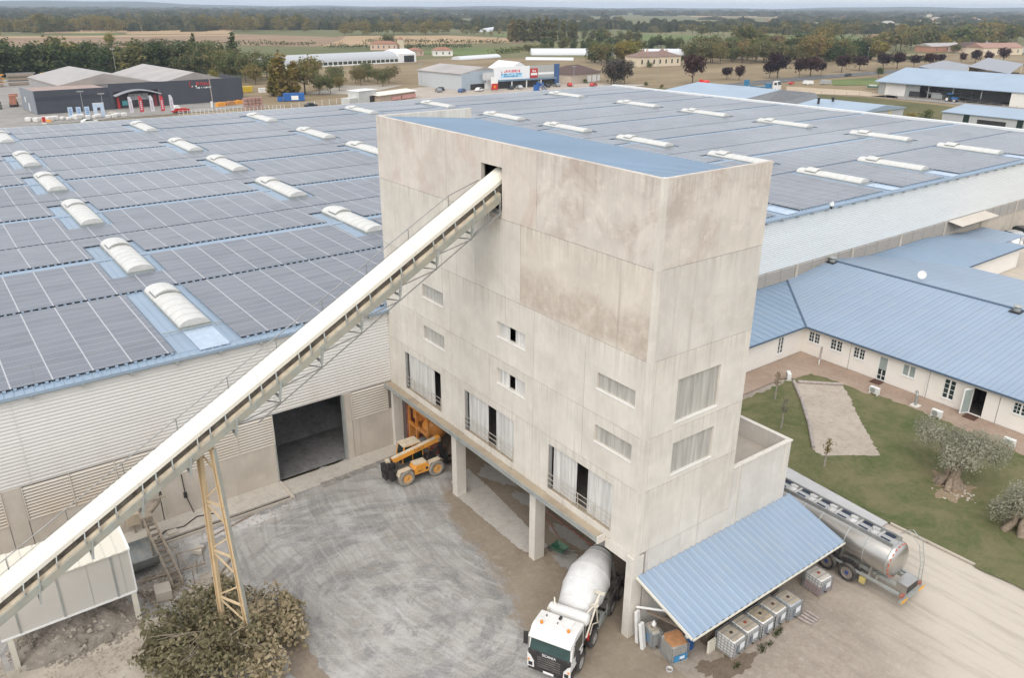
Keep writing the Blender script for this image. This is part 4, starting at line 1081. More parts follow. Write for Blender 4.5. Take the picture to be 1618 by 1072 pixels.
# lattice trestle carrying the conveyor
ts = thing('lattice_trestle', 'ochre steel lattice trestle rising out of a bush to carry the conveyor', 'trestle', (-17,-13.8,0))
A0, A1 = Vector((-17.42,-13.15,0)), Vector((-17.22,-13.42,12.05)); B0, B1 = Vector((-16.50,-14.66,0)), Vector((-16.80,-14.22,12.15))
for a, b, m in ((A0, A1, OCHRE), (B0, B1, OCHRE)):
    mb = MB(); d = (b-a).normalized(); f = (B0-A0).normalized(); g_ = d.cross(f).normalized()
    mb.bar(a, b, .24, .03, up=g_); mb.bar(a+f*.105, b+f*.105, .03, .22, up=g_); mb.bar(a-f*.105, b-f*.105, .03, .22, up=g_)
    mb.build('leg', m, ts, world=True)
mb = MB(); d = (B1-B0).normalized(); mb.bar(B0+f*.128, B1+f*.128, .010, .21, up=g_); mb.build('leg_face', pm('weathered_grey_face', (.36,.38,.35), .6, .1, var=.15, dust=.5), ts, world=True)
n = 8
La = lambda t: A0+(A1-A0)*t; Lb = lambda t: B0+(B1-B0)*t
for k in range(n):
    t0, t1 = k/n*.97+.02, (k+1)/n*.97+.02
    mb = MB()
    if k % 2 == 0: mb.bar(La(t0), Lb(t0-.012), .10, .09); mb.bar(La(t0+.01), Lb(t1-.03), .07, .07)
    else: mb.bar(La(t1-.01), Lb(t0+.02), .07, .07)
    mb.build('brace', OCHRE, ts, world=True)
mb = MB(); mb.bar(A1, B1, .22, .24); mb.build('head_beam', OCHRE, ts, world=True)
mb = MB(); mb.box(-17.9,-16.1,-15.1,-12.7,-.05,.12); mb.build('footing', CONC_WALL, ts, world=True)

# hopper housing at the foot of the conveyor
hp = thing('hopper_housing', 'white panelled hopper housing on posts over a gravel heap, below the conveyor', 'hopper', (-23.6,-7.4,0))
mb = MB(); x0, x1, y0, y1, zb_, zt = -26.78, -20.46, -8.65, -5.9, 2.0, 4.68
PANEL = pm('off_white_panel', (.57,.545,.50), .5, var=.04, scale=.4, dust=.25, dustcol=(.50,.44,.36))
mb.box(x0,x1,y0,y0+.06,zb_,zt); mb.build('front_panel', PANEL, hp, world=True)
for k, xx in enumerate((-25.9,-23.9,-21.35)):
    mb = MB(); mb.box(xx-.05,xx+.05,y0-.035,y0-.001,zb_,zt+.01); mb.build('cover_strip', GALV, hp, world=True)
mb = MB(); mb.box(-22.52,-22.5,y0-.008,y0-.001,zb_,zt); mb.box(-20.93,-20.91,y0-.008,y0-.001,zb_,zt); mb.build('panel_joint', GALV, hp, world=True)
MB().box(x1-.06,x1,y0+.062,y1,zb_,zt).build('side_panel', PANEL, hp, world=True); MB().box(x0,x0+.06,y0+.062,y1,zb_,zt).build('side_panel', PANEL, hp, world=True)
rr = MB(); n = 22
for k in range(n):
    a = x0-.05+(x1-x0+.1)*k/n; b = x0-.05+(x1-x0+.1)*(k+1)/n; h = .035 if k % 2 else 0
    rr.add([(a,y0-.08,zt+.01+h),(b,y0-.08,zt+.01+h),(b,y1+.05,zt+.34+h),(a,y1+.05,zt+.34+h),(a,y0-.08,zt-.03),(b,y0-.08,zt-.03),(b,y1+.05,zt+.30),(a,y1+.05,zt+.30)], [(0,1,2,3),(7,6,5,4),(0,4,5,1),(1,5,6,2),(2,6,7,3),(3,7,4,0)])
rr.build('roof', CREAM, hp, world=True)
mb = MB(); mb.box(x1-.01,x1+.07,y0-.1,y1+.06,zt-.04,zt+.05); mb.box(x0,x1,y0-.05,y0-.002,zb_-.08,zb_+.02); mb.box(x1-.02,x1+.05,y0-.04,y0+.03,zb_,zt); mb.bar((x1+.03,y0-.08,zt+.06),(x1+.03,y1+.05,zt+.39),.12,.06); mb.build('corner_trim', TRIM, hp, world=True)
for xx in (x1-.16, x0+.35):
    for yy in (y0+.12, y1-.12):
        mb = MB(); mb.box(xx-.13,xx+.13,yy-.13,yy+.13,0,zb_-.002); mb.build('post', CREAM, hp, world=True)
mb = MB(); mb.box(x0+.1,x1-.4,y1-.5,y1-.35,0,zb_); mb.build('rear_wall', CONC_WALL, hp, world=True)
# slotted blocks at the far left bottom
mb = MB()
for k in range(4): mb.box(-27.75,-26.95,-9.75,-9.45,.02+k*.42,.40+k*.42); mb.box(-27.0,-26.96,-9.76,-9.44,.40+k*.42,.44+k*.42)
for k in range(4): mb.box(-27.45,-27.25,-9.76,-9.74,.12+k*.42,.30+k*.42,1)
t_ = mb.build('slotted_block_stack', [CONC_WALL, BLACK]); tag(t_, 'stack of pale slotted concrete blocks at the left end of the hopper housing', 'blocks')

# gravel heap
def heap(name, c, rx, ry, h, mat, seed, lab, stones=260, smin=.04, smax=.16, nse=.28):
    r = random.Random(seed); mb = MB(); n, m = 44, 16; vs = []
    for j in range(m+1):
        q = j/m
        for i in range(n):
            w = 2*math.pi*i/n; e = 1+.12*math.sin(3*w+seed)+.07*math.sin(7*w)
            z = h*(1-q)**.9*(1+nse*math.sin(5*w+9*q)*q) + r.uniform(-.04,.04)*h*.8
            vs.append((c[0]+rx*q*e*math.cos(w), c[1]+ry*q*e*math.sin(w), max(-.02, c[2]+z-.02)))
    mb.add(vs, [(j*n+i,(j+1)*n+i,(j+1)*n+(i+1)%n,j*n+(i+1)%n) for j in range(m) for i in range(n)], 0, True)
    for _ in range(stones):
        w = r.uniform(0,6.283); q = math.sqrt(r.random())*1.15; s = r.uniform(smin, smax)*(1 if r.random() < .9 else 1.7)
        z = c[2]+max(0, h*(1-min(q,1))**.9)
        o = Vector((c[0]+rx*q*math.cos(w), c[1]+ry*q*math.sin(w), z))
        P = [o+Vector((r.uniform(.6,1.1)*s*a, r.uniform(.6,1.1)*s*b, r.uniform(.5,1)*s*d)) for a,b,d in ((-1,-1,-.4),(1,-1,-.4),(1,1,-.4),(-1,1,-.4),(-.7,-.7,.7),(.7,-.7,.6),(.7,.7,.7),(-.7,.7,.6))]
        mb.add(P, [(0,3,2,1),(4,5,6,7),(0,1,5,4),(1,2,6,5),(2,3,7,6),(3,0,4,7)], 1 if r.random() < .35 else 0)
    o = mb.build(name, [mat, STONE]); tag(o, lab, 'heap', None, 'stuff'); return o
STONE = pm('loose_stone', (.42,.37,.31), .9, var=.25, scale=4)
HEAPM = soil('crushed_stone', (.25,.215,.18), (.34,.30,.255), (.13,.11,.09), (.50,.455,.39), .9)
heap('gravel_heap', (-23.4,-7.5,0), 3.0, 2.1, 1.75, HEAPM, 3, 'dark heap of crushed stone spilling out under the hopper housing', 420)
heap('spilled_gravel', (-23.3,-10.9,0), 3.2, 1.5, .10, soil('sandy_spill', (.42,.365,.30), (.52,.455,.375), (.30,.25,.20), (.60,.54,.45), .9), 7, 'thin spill of pale gravel on the sand in front of the hopper housing', 320, .02, .09)
heap('rubble', (-18.9,-6.4,0), 1.2, 1.5, .28, HEAPM, 12, 'low rubble between hopper housing and bush', 260, .03, .1)

# loose clutter by the wall and trench
r = random.Random(71)
heap('rubble', (-21.3,-2.9,0), 2.0, .9, .35, HEAPM, 17, 'dusty rubble between the trough and the warehouse wall', 200, .03, .12)
heap('rubble', (-16.6,-7.9,0), 1.3, 1.0, .22, soil('sandy_rubble', (.40,.35,.29), (.50,.44,.365), (.28,.235,.19), (.58,.52,.44), .9), 23, 'sandy rubble between the elevator frame and the trestle bush', 240, .03, .11)
heap('spilled_gravel', (-13.5,-3.3,0), 3.6, .7, .06, soil('grey_spill', (.44,.42,.40), (.56,.54,.52), (.30,.285,.27), (.62,.60,.58), .9), 29, 'pale dust and gravel swept along the kerb of the warehouse apron', 160, .02, .07)
PIPES = pm('rusty_pipe', (.27,.20,.145), .8, .2, var=.25, scale=4, dust=.5)
for a_, b_, rr_, lab in (((-20.2,-5.6,.25),(-16.3,-6.3,.35),.06,'thin dusty pipe lying across the rubble beside the concrete block'),((-16.9,-8.6,.12),(-14.6,-6.1,.10),.05,'long dusty bar on the ground between bush and elevator frame'),((-20.1,-6.2,.1),(-19.6,-8.6,.5),.045,'bent dusty rod leaning beside the hopper post'),((-15.4,-3.6,.08),(-12.2,-2.7,.08),.05,'dusty pipe lying along the kerb behind the trestle')):
    tag(MB().tube(a_, b_, rr_, n=8).build('pipe', PIPES), lab, 'pipe')
for (x, y, s_, rz, lab) in ((-19.9,-2.2,.5,.4,'dusty broken slab leaning by the trough'),(-16.2,-4.5,.42,1.1,'dusty block lying by the handrail of the elevator frame'),(-17.0,-1.7,.36,.2,'small dusty box on the apron below the arched hose')):
    mb = MB(); mb.prism([(-s_,-s_*.6),(s_*.8,-s_*.7),(s_,s_*.5),(-s_*.7,s_*.65)], 'z', 0, s_*.7); o = mb.build('debris_block', CONC_WALL, bevel=.03); o.location = (x,y,.0); o.rotation_euler = (.06,.1,rz); tag(o, lab, 'rubble')
# derelict machinery between hopper and wall
JUNK = pm('dusty_rusted_steel', (.26,.215,.17), .85, .1, var=.25, scale=4, dust=.6, dustcol=(.42,.36,.28))
jk = thing('bucket_elevator', 'dusty steel bucket elevator frame lying between the hopper and the warehouse wall', 'machine frame', (-18,-4.8,0))
mb = MB()
for x in (-18.55,-18.0):
    mb.bar((x,-1.9,1.9),(x+.12,-7.4,.32),.10,.12); mb.bar((x,-2.1,2.2),(x+.12,-7.3,.66),.05,.06)
    for k in range(9): t = k/8; mb.bar((x+.12*t,-1.9-5.5*t,1.9-1.58*t),(x+.12*t,-2.1-5.2*t,2.2-1.54*t),.04,.04)
mb.build('frame', JUNK, jk, world=True)
for k in range(13):
    t = k/12; MB().bar((-18.5+.12*t,-2-5.3*t,1.86-1.5*t),(-17.95+.12*t,-2-5.3*t,1.86-1.5*t),.06,.16).build('bucket', JUNK, jk, world=True)
mb = MB()
for p in ((-17.6,-5.3),(-17.3,-7.4),(-17.85,-3.3)): mb.tube((p[0],p[1],0),(p[0],p[1],1.0),.03)
mb.path([(-17.85,-3.3,1.0),(-17.6,-5.3,1.0),(-17.3,-7.4,1.0)],.03); mb.path([(-17.6,-5.3,1.0),(-16.2,-5.6,1.0),(-16.2,-5.6,0)],.035); mb.path([(-17.3,-7.4,1.0),(-16.8,-6.6,1.05),(-16.9,-6.5,0)],.03)
mb.build('handrail', JUNK, jk, world=True); MB().path([(-18.6,-1.4,2.6),(-18.5,-1.2,2.65),(-16.9,-1.4,2.7)],.05).build('cross_pipe', JUNK, jk, world=True); MB().path([(-18.6,-3.6,0),(-18.5,-3.0,1.6)],.05).build('prop', JUNK, jk, world=True)
mb = MB(); mb.tube((-18.4,-1.9,2.0),(-17.3,-1.0,2.35),.22,n=12); mb.tube((-18.3,-1.5,0),(-18.3,-1.6,2.0),.09); mb.box(-18.7,-18.0,-2.3,-1.6,1.5,2.2); mb.build('motor', JUNK, jk, world=True)
mb = MB(); pts = [(-18.1+.55*(1-math.cos(t)), -.55-.2*math.sin(t), 2.35+.75*math.sin(t)) for t in np.linspace(0, math.pi, 10)]; mb.path(pts, .045, 7)
t_ = mb.build('hose', DARK); tag(t_, 'black rubber hose arching in front of the warehouse wall', 'hose')
mb = MB(); mb.add([], []); n = 16
arc = [(-3.9+1.15*math.cos(math.pi+math.pi*i/n), 1.15+1.1*math.sin(math.pi+math.pi*i/n)) for i in range(n+1)]
vs = [(x,y,z) for x in (-20.9,-18.5) for y, z in arc]; m = n+1
mb.add(vs, [(i,i+1,m+i+1,m+i) for i in range(n)], 0, True); mb.add(vs[m:], [tuple(range(m))]); mb.add(vs[:m], [tuple(range(m))])
mb.bar((-18.48,-5.05,1.16),(-18.48,-2.75,1.16),.06,.08); mb.bar((-20.9,-5.05,1.16),(-18.5,-5.05,1.16),.06,.06)
t_ = mb.build('steel_trough', pm('blue_grey_steel', (.22,.245,.25), .55, .3, var=.2, dust=.45)); tag(t_, 'blue grey rounded steel trough beside the hopper housing', 'trough')
mb = MB(); mb.prism([(-19.5,-7.75),(-18.65,-7.95),(-18.52,-7.0),(-19.4,-6.85)], 'z', 0, .62); t_ = mb.build('concrete_block', CONC_WALL, bevel=.04); tag(t_, 'rough concrete block beside the bush below the hopper housing', 'concrete block')
mb = MB(); mb.box(-19.25,-18.45,-.5,-.12,.75,1.55); mb.box(-18.9,-18.8,-.4,-.3,.0,.75,1); t_ = mb.build('control_box', [pm('sandy_cabinet', (.45,.37,.27), .8, var=.15, dust=.5), JUNK], bevel=.03); tag(t_, 'dust covered control cabinet on a post by the warehouse wall', 'cabinet')
mb = MB(); mb.path([(-15.55,-.15,3.1),(-15.5,-.15,1.5),(-15.2,-.25,.13)], .035, 6); mb.box(-15.6,-15.4,-.14,-.03,1.3,1.7); t_ = mb.build('wall_cable', DARK); tag(t_, 'black cable and socket hanging on the warehouse wall behind the trestle', 'cable')
mb = MB(); mb.path([(-17.9,-2.0,.3),(-17.3,-1.3,.16),(-16.2,-1.5,.15),(-15.2,-.9,.15),(-14.2,-1.2,.15)], .04, 6); t_ = mb.build('hose', DARK); tag(t_, 'dark hose trailing over the apron towards the trestle', 'hose')

# big dusty bush round the trestle foot
def leaf_cloud(mb, pts, nrm, size, mis, r, curl=.35, asp=.55):
    """one folded leaf (two triangles each side of the midrib) per point"""
    for p, nv in zip(pts, nrm):
        a = Vector(nv).normalized(); t = a.cross(Vector((r.gauss(0,1), r.gauss(0,1), r.gauss(0,1))))
        if t.length < 1e-3: continue
        t.normalize(); b = a.cross(t); s = size*r.uniform(.6,1.35); w = s*asp*.5
        p = Vector(p)
        mb.add([p-t*s*.5, p+b*w-a*s*curl*.35, p+t*s*.5-a*s*.15, p-b*w-a*s*curl*.35], [(0,1,2),(0,2,3)], mis(p))
r = random.Random(21)
bu = thing('bush', 'big dusty bush with broad leaves growing round the trestle foot', 'bush', (-17.4,-13,0))
BL_G = leaf('dusty_green_leaf', ((.135,.13,.065),(.255,.225,.13),(.45,.375,.25)))
BL_T = leaf('dust_coated_leaf', ((.28,.23,.135),(.44,.36,.235),(.58,.485,.335)))
lobes = [(-19.6,-11.2,.9,1.7,1.6,1.25),(-18.0,-10.9,1.1,1.6,1.5,1.25),(-16.5,-11.6,1.1,1.5,1.5,1.2),(-15.2,-13.2,1.1,1.3,1.5,1.2),(-14.6,-15.0,1.0,1.1,1.3,1.1),(-19.4,-13.4,1.0,1.7,1.7,1.3),(-17.6,-13.6,1.3,1.6,1.7,1.35),(-16.2,-15.0,1.2,1.5,1.5,1.3),(-18.6,-15.6,1.1,1.7,1.4,1.2),(-20.6,-12.6,.7,1.0,1.2,.9),(-16.8,-17.0,1.0,1.6,1.2,1.1),(-14.2,-14.2,1.2,.8,.9,.9),(-16.6,-10.6,1.3,.8,.7,.8),(-20.3,-15.3,.8,1.2,1.3,.9)]
mb = MB(); P_ = []; Q_ = []
for lx, ly, lz_, rx, ry, rz_ in lobes:
    for _ in range(800):
        d = Vector((r.gauss(0,1), r.gauss(0,1), r.gauss(.35,1))).normalized(); q = (r.random()**.33)*(1+r.uniform(-.04,.20)*(r.random()<.3))
        wob = 1+.18*math.sin(5*d.x+lx*3)+.16*math.sin(6*d.y+ly*2)
        p = Vector((lx+d.x*rx*q*wob, ly+d.y*ry*q*wob, lz_+d.z*rz_*q*wob))
        if p.z < .03: continue
        P_.append(p); Q_.append(d+Vector((r.gauss(0,.6), r.gauss(0,.6), r.gauss(.5,.5))))
def lm(p):
    q = (p.x+17.3)*.42 + .30*math.sin(p.y*1.7) - (p.y+13)*.10 + r.gauss(0,.55)
    return 1 if q > .3 else 0
leaf_cloud(mb, P_, Q_, .27, lm, r)
mb.build('leaves', [BL_G, BL_T], bu, world=True, fix=False)
mb = MB()
for k in range(60):
    a = r.uniform(0, 6.28); q = r.uniform(1.6, 3.7); b = Vector((-17.6+r.uniform(-.7,.7), -13.2+r.uniform(-.7,.7), 0))
    e = Vector((b.x+math.cos(a)*q*1.1, b.y+math.sin(a)*q, r.uniform(.9, 2.5)))
    mid = (b+e)/2 + Vector((r.uniform(-.3,.3), r.uniform(-.3,.3), r.uniform(.5,1.2)))
    pts = [b*(1-t)**2 + mid*2*t*(1-t) + e*t*t for t in np.linspace(0,1,7)]
    for i, (u, v) in enumerate(zip(pts, pts[1:])): mb.tube(u, v, .042-.005*i, .037-.005*i, n=5)
mb.build('branches', pm('grey_bark', (.34,.28,.22), .9, var=.2, scale=6), bu, world=True)

# ---------------------------------------------------------------- intermediate bulk containers
BOTTLE = pm('milky_tank', (.74,.735,.715), .45, var=.07, dust=.3)
BOT_BLUE = pm('bluish_tank', (.40,.46,.52), .45, var=.1, dust=.25)
BOT_PINK = pm('pinkish_liquid', (.42,.27,.27), .5, var=.12)
CAGE = pm('zinc_cage', (.34,.35,.355), .5, .2, var=.12, dust=.2)
TOPD = pm('dirty_tank_top', (.46,.40,.315), .85, var=.18, scale=2.5, dust=.4, dustcol=(.30,.23,.16))
CAPB = pm('dark_cap', (.06,.05,.04), .5, var=.2)
CAPR = pm('red_cap', (.36,.09,.06), .5, var=.2)
LABEL = pm('blue_label', (.05,.22,.42), .5, var=.1)
PLATE = pm('white_plate', (.70,.72,.74), .4, var=.05)
def ibc(x, y, rz, label, bottle, cap, top=TOPD, low=None, front='plate', lx=.53, ly=.6, h=1.13, z=-.06, sheet=None):
    t = thing('bulk_container', label, 'tank', (x,y,z), rz, 'caged plastic bulk containers round the lean-to')
    mb = MB()
    for yy in (-ly+.06, 0, ly-.06): mb.box(-lx, lx, yy-.06, yy+.06, .0, .09)
    for xx in np.linspace(-lx+.06, lx-.06, 5): mb.box(xx-.055, xx+.055, -ly, ly, .092, .125)
    mb.build('pallet', WOOD if front != 'label' else CAGE, t)
    mb = MB(); b = .05; x0, x1, y0, y1 = -lx+.05, lx-.05, -ly+.05, ly-.05
    def oct_(z, s=0): return [(x0+b+s,y0+s,z),(x1-b-s,y0+s,z),(x1-s,y0+b+s,z),(x1-s,y1-b-s,z),(x1-b-s,y1-s,z),(x0+b+s,y1-s,z),(x0+s,y1-b-s,z),(x0+s,y0+b+s,z)]
    zs = [(.13,.03),(.17,0),(.62,0),(h-.07,0),(h-.01,.05)]
    rings = [oct_(zz, s) for zz, s in zs]
    for k, (p, q) in enumerate(zip(rings, rings[1:])):
        mb.add(p+q, [(i,(i+1)%8,8+(i+1)%8,8+i) for i in range(8)], 1 if (low and k < 2) else 0)
    mb.add(rings[0], [tuple(range(8))]); mb.build('bottle', [bottle, low or bottle], t)
    mb = MB(); mb.prism([(p[0],p[1]) for p in oct_(0,.05)], 'z', h-.012, h+.012)
    for k in (-1, 1): mb.box(x0+.1, x1-.1, k*.33-.03, k*.33+.03, h+.012, h+.03)
    mb.build('top', top, t)
    mb = MB(); mb.tube((0,.02,h+.0),(0,.02,h+.055),.10,.085,n=14); mb.build('cap', cap, t)
    mb = MB(); w = .013
    for zz in np.linspace(.16, h-.03, 6):
        for a, c in (((-lx,-ly),(lx,-ly)),((lx,-ly),(lx,ly)),((lx,ly),(-lx,ly)),((-lx,ly),(-lx,-ly))): mb.bar((a[0],a[1],zz),(c[0],c[1],zz),w*2,w*2)
    for k in range(7):
        q = -1+2*k/6
        for yy in (-ly, ly): mb.bar((q*lx,yy,.125),(q*lx,yy,h-.02),w*2,w*2)
        for xx in (-lx, lx): mb.bar((xx,q*ly,.125),(xx,q*ly,h-.02),w*2,w*2)
    for yy in (-.25,.25): mb.bar((-lx,yy,h+.035),(lx,yy,h+.035),.03,.02)
    mb.build('cage', CAGE, t)
    if front == 'plate':
        mb = MB(); mb.box(-.05,.34,-ly-.03,-ly-.018,.50,.86); mb.build('plate', PLATE, t)
        mb = MB(); mb.box(-.30,-.12,-ly-.028,-ly-.016,.35,.80); mb.build('dark_label', pm('smudged_label', (.16,.18,.21), .5, var=.3), t)
    elif front == 'label':
        mb = MB(); mb.box(-.40,.42,-ly-.03,-ly-.018,.16,.56); mb.build('label', LABEL, t)
        mb = MB(); mb.box(-.05,.25,-ly-.036,-ly-.031,.26,.44); mb.build('label_patch', PLATE, t)
    mb = MB(); mb.tube((.0,-ly-.06,.22),(.0,-ly+.06,.22),.05,n=10); mb.build('valve', CAPB, t)
    if sheet:
        mb = MB(); mb.prism([(-.50,-.50),(.36,-.58),(.55,.1),(.5,.45),(-.3,.5),(-.55,.1)], 'z', h+.05, h+.066); mb.build('rusty_cover', sheet, t)
    return t
ibc(3.68,-29.2,R(2),'milky caged tank at the near end of the row of five, above the wet patch',BOTTLE,CAPB)
ibc(4.87,-29.15,R(-1),'caged tank second from the near end of the row of five, with a red cap',BOTTLE,CAPR)
ibc(6.06,-29.2,0,'caged tank in the middle of the row of five, stained round its cap',BOTTLE,CAPB, pm('stained_tank_top', (.38,.31,.22), .85, var=.35, scale=3))
ibc(7.24,-29.15,R(1),'caged tank second from the far end of the row of five, with a brown cap',BOTTLE,pm('brown_cap', (.14,.08,.055), .6, var=.2))
ibc(8.38,-29.3,R(-2),'bluish caged tank at the far end of the row of five, next to broken planks',BOT_BLUE,CAPB)
ibc(11.55,-29.1,R(-4),'caged tank half filled with pink liquid, standing alone by the tanker wheels',BOTTLE,CAPR,pm('pale_tank_top', (.54,.50,.44), .7, var=.1),BOT_PINK)
ibc(1.02,-27.7,R(-12),'grey caged tank with a blue label and a rusty sheet lying on top',pm('grey_tank', (.44,.42,.38), .6, var=.15, dust=.4),CAPB,TOPD,None,'label',.52,.58,1.1,-.06,CARD)
ibc(.72,-26.45,R(-14),'narrow blue labelled tank with a white jug on top, beside the tower column',pm('grey_blue_tank', (.30,.33,.34), .6, var=.2, dust=.45),CAPB,TOPD,None,'none',.30,.5,1.1)
mb = MB(); mb.box(.43,.45,-26.7,-26.3,.2,.75); t_ = mb.build('blue_board', LABEL); tag(t_, 'small blue board fixed against the narrow tank beside the column', 'board')
mb = MB(); mb.lathe((.78,-26.45,1.09), (0,0,1), [(0,.0),(0,.13),(.22,.13),(.30,.05),(.36,.05),(.36,0)], 12); t_ = mb.build('jug', WHITE); tag(t_, 'white plastic jug on the narrow tank beside the column', 'jug')
mb = MB(); mb.lathe((2.12,-27.75,-.06), (0,0,1), [(0,0),(0,.29),(.02,.30),(.3,.29),(.31,.305),(.6,.29),(.61,.305),(.86,.295),(.88,.28),(.86,.26),(.86,0)], 24); t_ = mb.build('drum', BLUEP); tag(t_, 'blue plastic drum under the low corner of the lean-to', 'drum')
mb = MB(); mb.lathe((1.66,-27.9,.95), (.3,-.6,.75), [(0,0),(0,.12),(.14,.12),(.2,.05),(.24,.0)], 12); t_ = mb.build('bottle', WHITE); tag(t_, 'white bottle lying between the blue drum and the rusty sheet', 'bottle')
for k, (bx, by, tilt, lab) in enumerate(((.22,-25.95,.12,'short white foam slab leaning on the column beside the lean-to downpipe'),(.10,-26.45,.18,'long white foam slab leaning in front of the shorter slab by the column'))):
    mb = MB(); mb.prism([(-.17,-.09),(.17,-.09),(.17,.09),(-.17,.09)], 'z', 0, 1.55 if k else 1.95); o = mb.build('foam_slab', WHITE, bevel=.02)
    o.location = (bx, by, -.05); o.rotation_euler = (-tilt*.9, .02, .25); tag(o, lab, 'foam slab')
mb = MB(); mb.bar((.75,-25.9,1.75),(2.35,-27.75,.75),.22,.05); t_ = mb.build('plank', WOOD); tag(t_, 'long brown plank sloping under the edge of the lean-to', 'plank')
mb = MB()
for k in range(4): mb.box(2.55+k*.14, 2.62+k*.14, -28.78, -28.7, -.05, .75)
mb.box(2.5,3.05,-28.7,-28.67,-.05,.75); t_ = mb.build('cream_cladding_sheet', CREAM); tag(t_, 'cream ribbed sheet standing under the low corner of the lean-to beside the first tank', 'sheet')
for k in range(4):
    mb = MB(); mb.bar((8.55+k*.27,-30.0+.02*k,.10),(8.75+k*.24,-30.75+.05*(k%2),.0),.14,.07); t_ = mb.build('broken_plank', LOGW)
    tag(t_, 'short broken grey plank lying at the far end of the row of tanks', 'plank', 'broken planks by the tanks')
mb = MB(); mb.box(7.55,8.15,-28.35,-28.2,1.16,1.3); mb.box(7.2,8.3,-28.0,-27.7,-.05,1.15,1); t_ = mb.build('crate_stack', [CARD, WOOD]); tag(t_, 'orange and brown crates behind the row of tanks, under the canopy edge', 'crates')
mb = MB(); mb.box(2.6,9.6,-27.6,-27.2,-.05,1.2); mb.box(2.9,9.0,-28.3,-27.9,-.05,.7); t_ = mb.build('scrap_timber_pile', pm('dark_timber', (.12,.095,.07), .9, var=.35, scale=3)); tag(t_, 'long pile of dark scrap timber under the lean-to behind the tanks', 'timber pile')
mb = MB(); mb.lathe((.05,-28.35,-.06), (0,0,1), [(0,0),(0,.16),(.18,.19),(.19,.17),(.05,.14),(.05,0)], 14); t_ = mb.build('bucket', pm('clear_bucket', (.45,.45,.45), .4, var=.2)); tag(t_, 'small greyish bucket on the ground in front of the blue labelled tank', 'bucket')
# weeds by the tanks
r = random.Random(5); mb = MB()
for cx_, cy_ in ((5.2,-30.1),(5.7,-30.25),(6.6,-30.05),(7.0,-29.95),(5.0,-30.3),(3.1,-30.2)):
    for _ in range(60):
        a = r.uniform(0,6.28); q = r.random()*.35; p = Vector((cx_+q*math.cos(a), cy_+q*.5*math.sin(a), -.05)); t = Vector((r.uniform(-.15,.15), r.uniform(-.15,.15), r.uniform(.08,.26)))
        mb.add([p+Vector((-.02,0,0)), p+Vector((.02,0,0)), p+t], [(0,1,2)])
t_ = mb.build('weeds', leaf('weed', ((.05,.08,.02),(.08,.10,.03),(.11,.11,.05))), fix=False); tag(t_, 'low green weeds along the foot of the row of tanks', 'weeds', None, 'stuff')
# wheelbarrow
wb = thing('wheelbarrow', 'green wheelbarrow standing behind a tower column near the mixer truck', 'wheelbarrow', (1.45,-17.9,0), R(15))
mb = MB(); top = [(-.36,-.52,.68),(.36,-.52,.68),(.40,.42,.72),(-.40,.42,.72)]; bot = [(-.22,-.34,.36),(.22,-.34,.36),(.24,.12,.36),(-.24,.12,.36)]
mb.add(top+bot, [(0,1,5,4),(1,2,6,5),(2,3,7,6),(3,0,4,7),(4,5,6,7)]); mb.build('tray', GREENP, wb)
mb = MB()
for s in (-1,1): mb.path([(s*.08,.62,.2),(s*.26,.1,.33),(s*.30,-.55,.42),(s*.3,-1.05,.62)], .02, 6); mb.path([(s*.26,-.35,.36),(s*.3,-.4,0)], .018, 6)
mb.build('frame', STEEL, wb)
mb = MB(); mb.tube((-.05,.64,.19),(.05,.64,.19),.19,n=16); mb.build('wheel', RUBBER, wb)
# orange concrete mixer and red rail under the tower
om = thing('concrete_mixer', 'orange mixing plant standing in the shade under the tower, behind the telehandler', 'mixer', (2.2,-1.6,0))
MIXO = pm('mixer_orange', (.60,.22,.02), .5, var=.2, dust=.3)
mb = MB(); mb.lathe((2.2,-2.2,1.55), (.1,-.25,1), [(-.7,.35),(-.5,.75),(.0,.95),(.5,.9),(.9,.55),(.95,.45),(.6,.4)], 20); mb.build('drum', MIXO, om, world=True)
mb = MB()
for x, y in ((1.1,-.5),(1.15,-1.5),(3.4,-.5),(3.2,-3.3),(1.2,-3.1)): mb.box(x-.08,x+.08,y-.08,y+.08,0,3.4)
mb.box(1.0,3.5,-.58,-.42,3.2,3.42); mb.box(1.0,1.2,-3.2,-.4,1.7,1.9); mb.box(1.0,1.2,-3.2,-.4,3.2,3.4); mb.box(1.05,3.4,-.6,-.4,.5,1.4); mb.box(1.3,3.3,-1.6,-.7,2.2,3.1)
mb.build('frame', MIXO, om, world=True)
mb = MB(); mb.prism([(.9,-3.2),(1.3,-3.3),(2.4,-3.4),(2.4,-2.6),(1.0,-2.4)], 'z', 0, .55); mb.build('skip', REDDUST, om, world=True)
mb = MB(); mb.box(.95,1.25,-.45,-.25,0,5.0); mb.box(.95,3.6,-.3,-.22,0,4.9); t_ = mb.build('red_partition', REDDUST); tag(t_, 'dark red partition beside the first tower column', 'partition')
mb = MB(); mb.path([(3.2,-13.2,0),(3.2,-13.2,2.4)],.06,8); mb.path([(2.2,-17.0,.5),(3.2,-13.2,.6)],.04); mb.path([(3.2,-13.2,.6),(3.2,-20,.6)],.04); mb.tube((3.2,-20,0),(3.2,-20,1.5),.06)
t_ = mb.build('red_railing', REDDUST); tag(t_, 'thin red railing in the shade under the tower', 'railing')

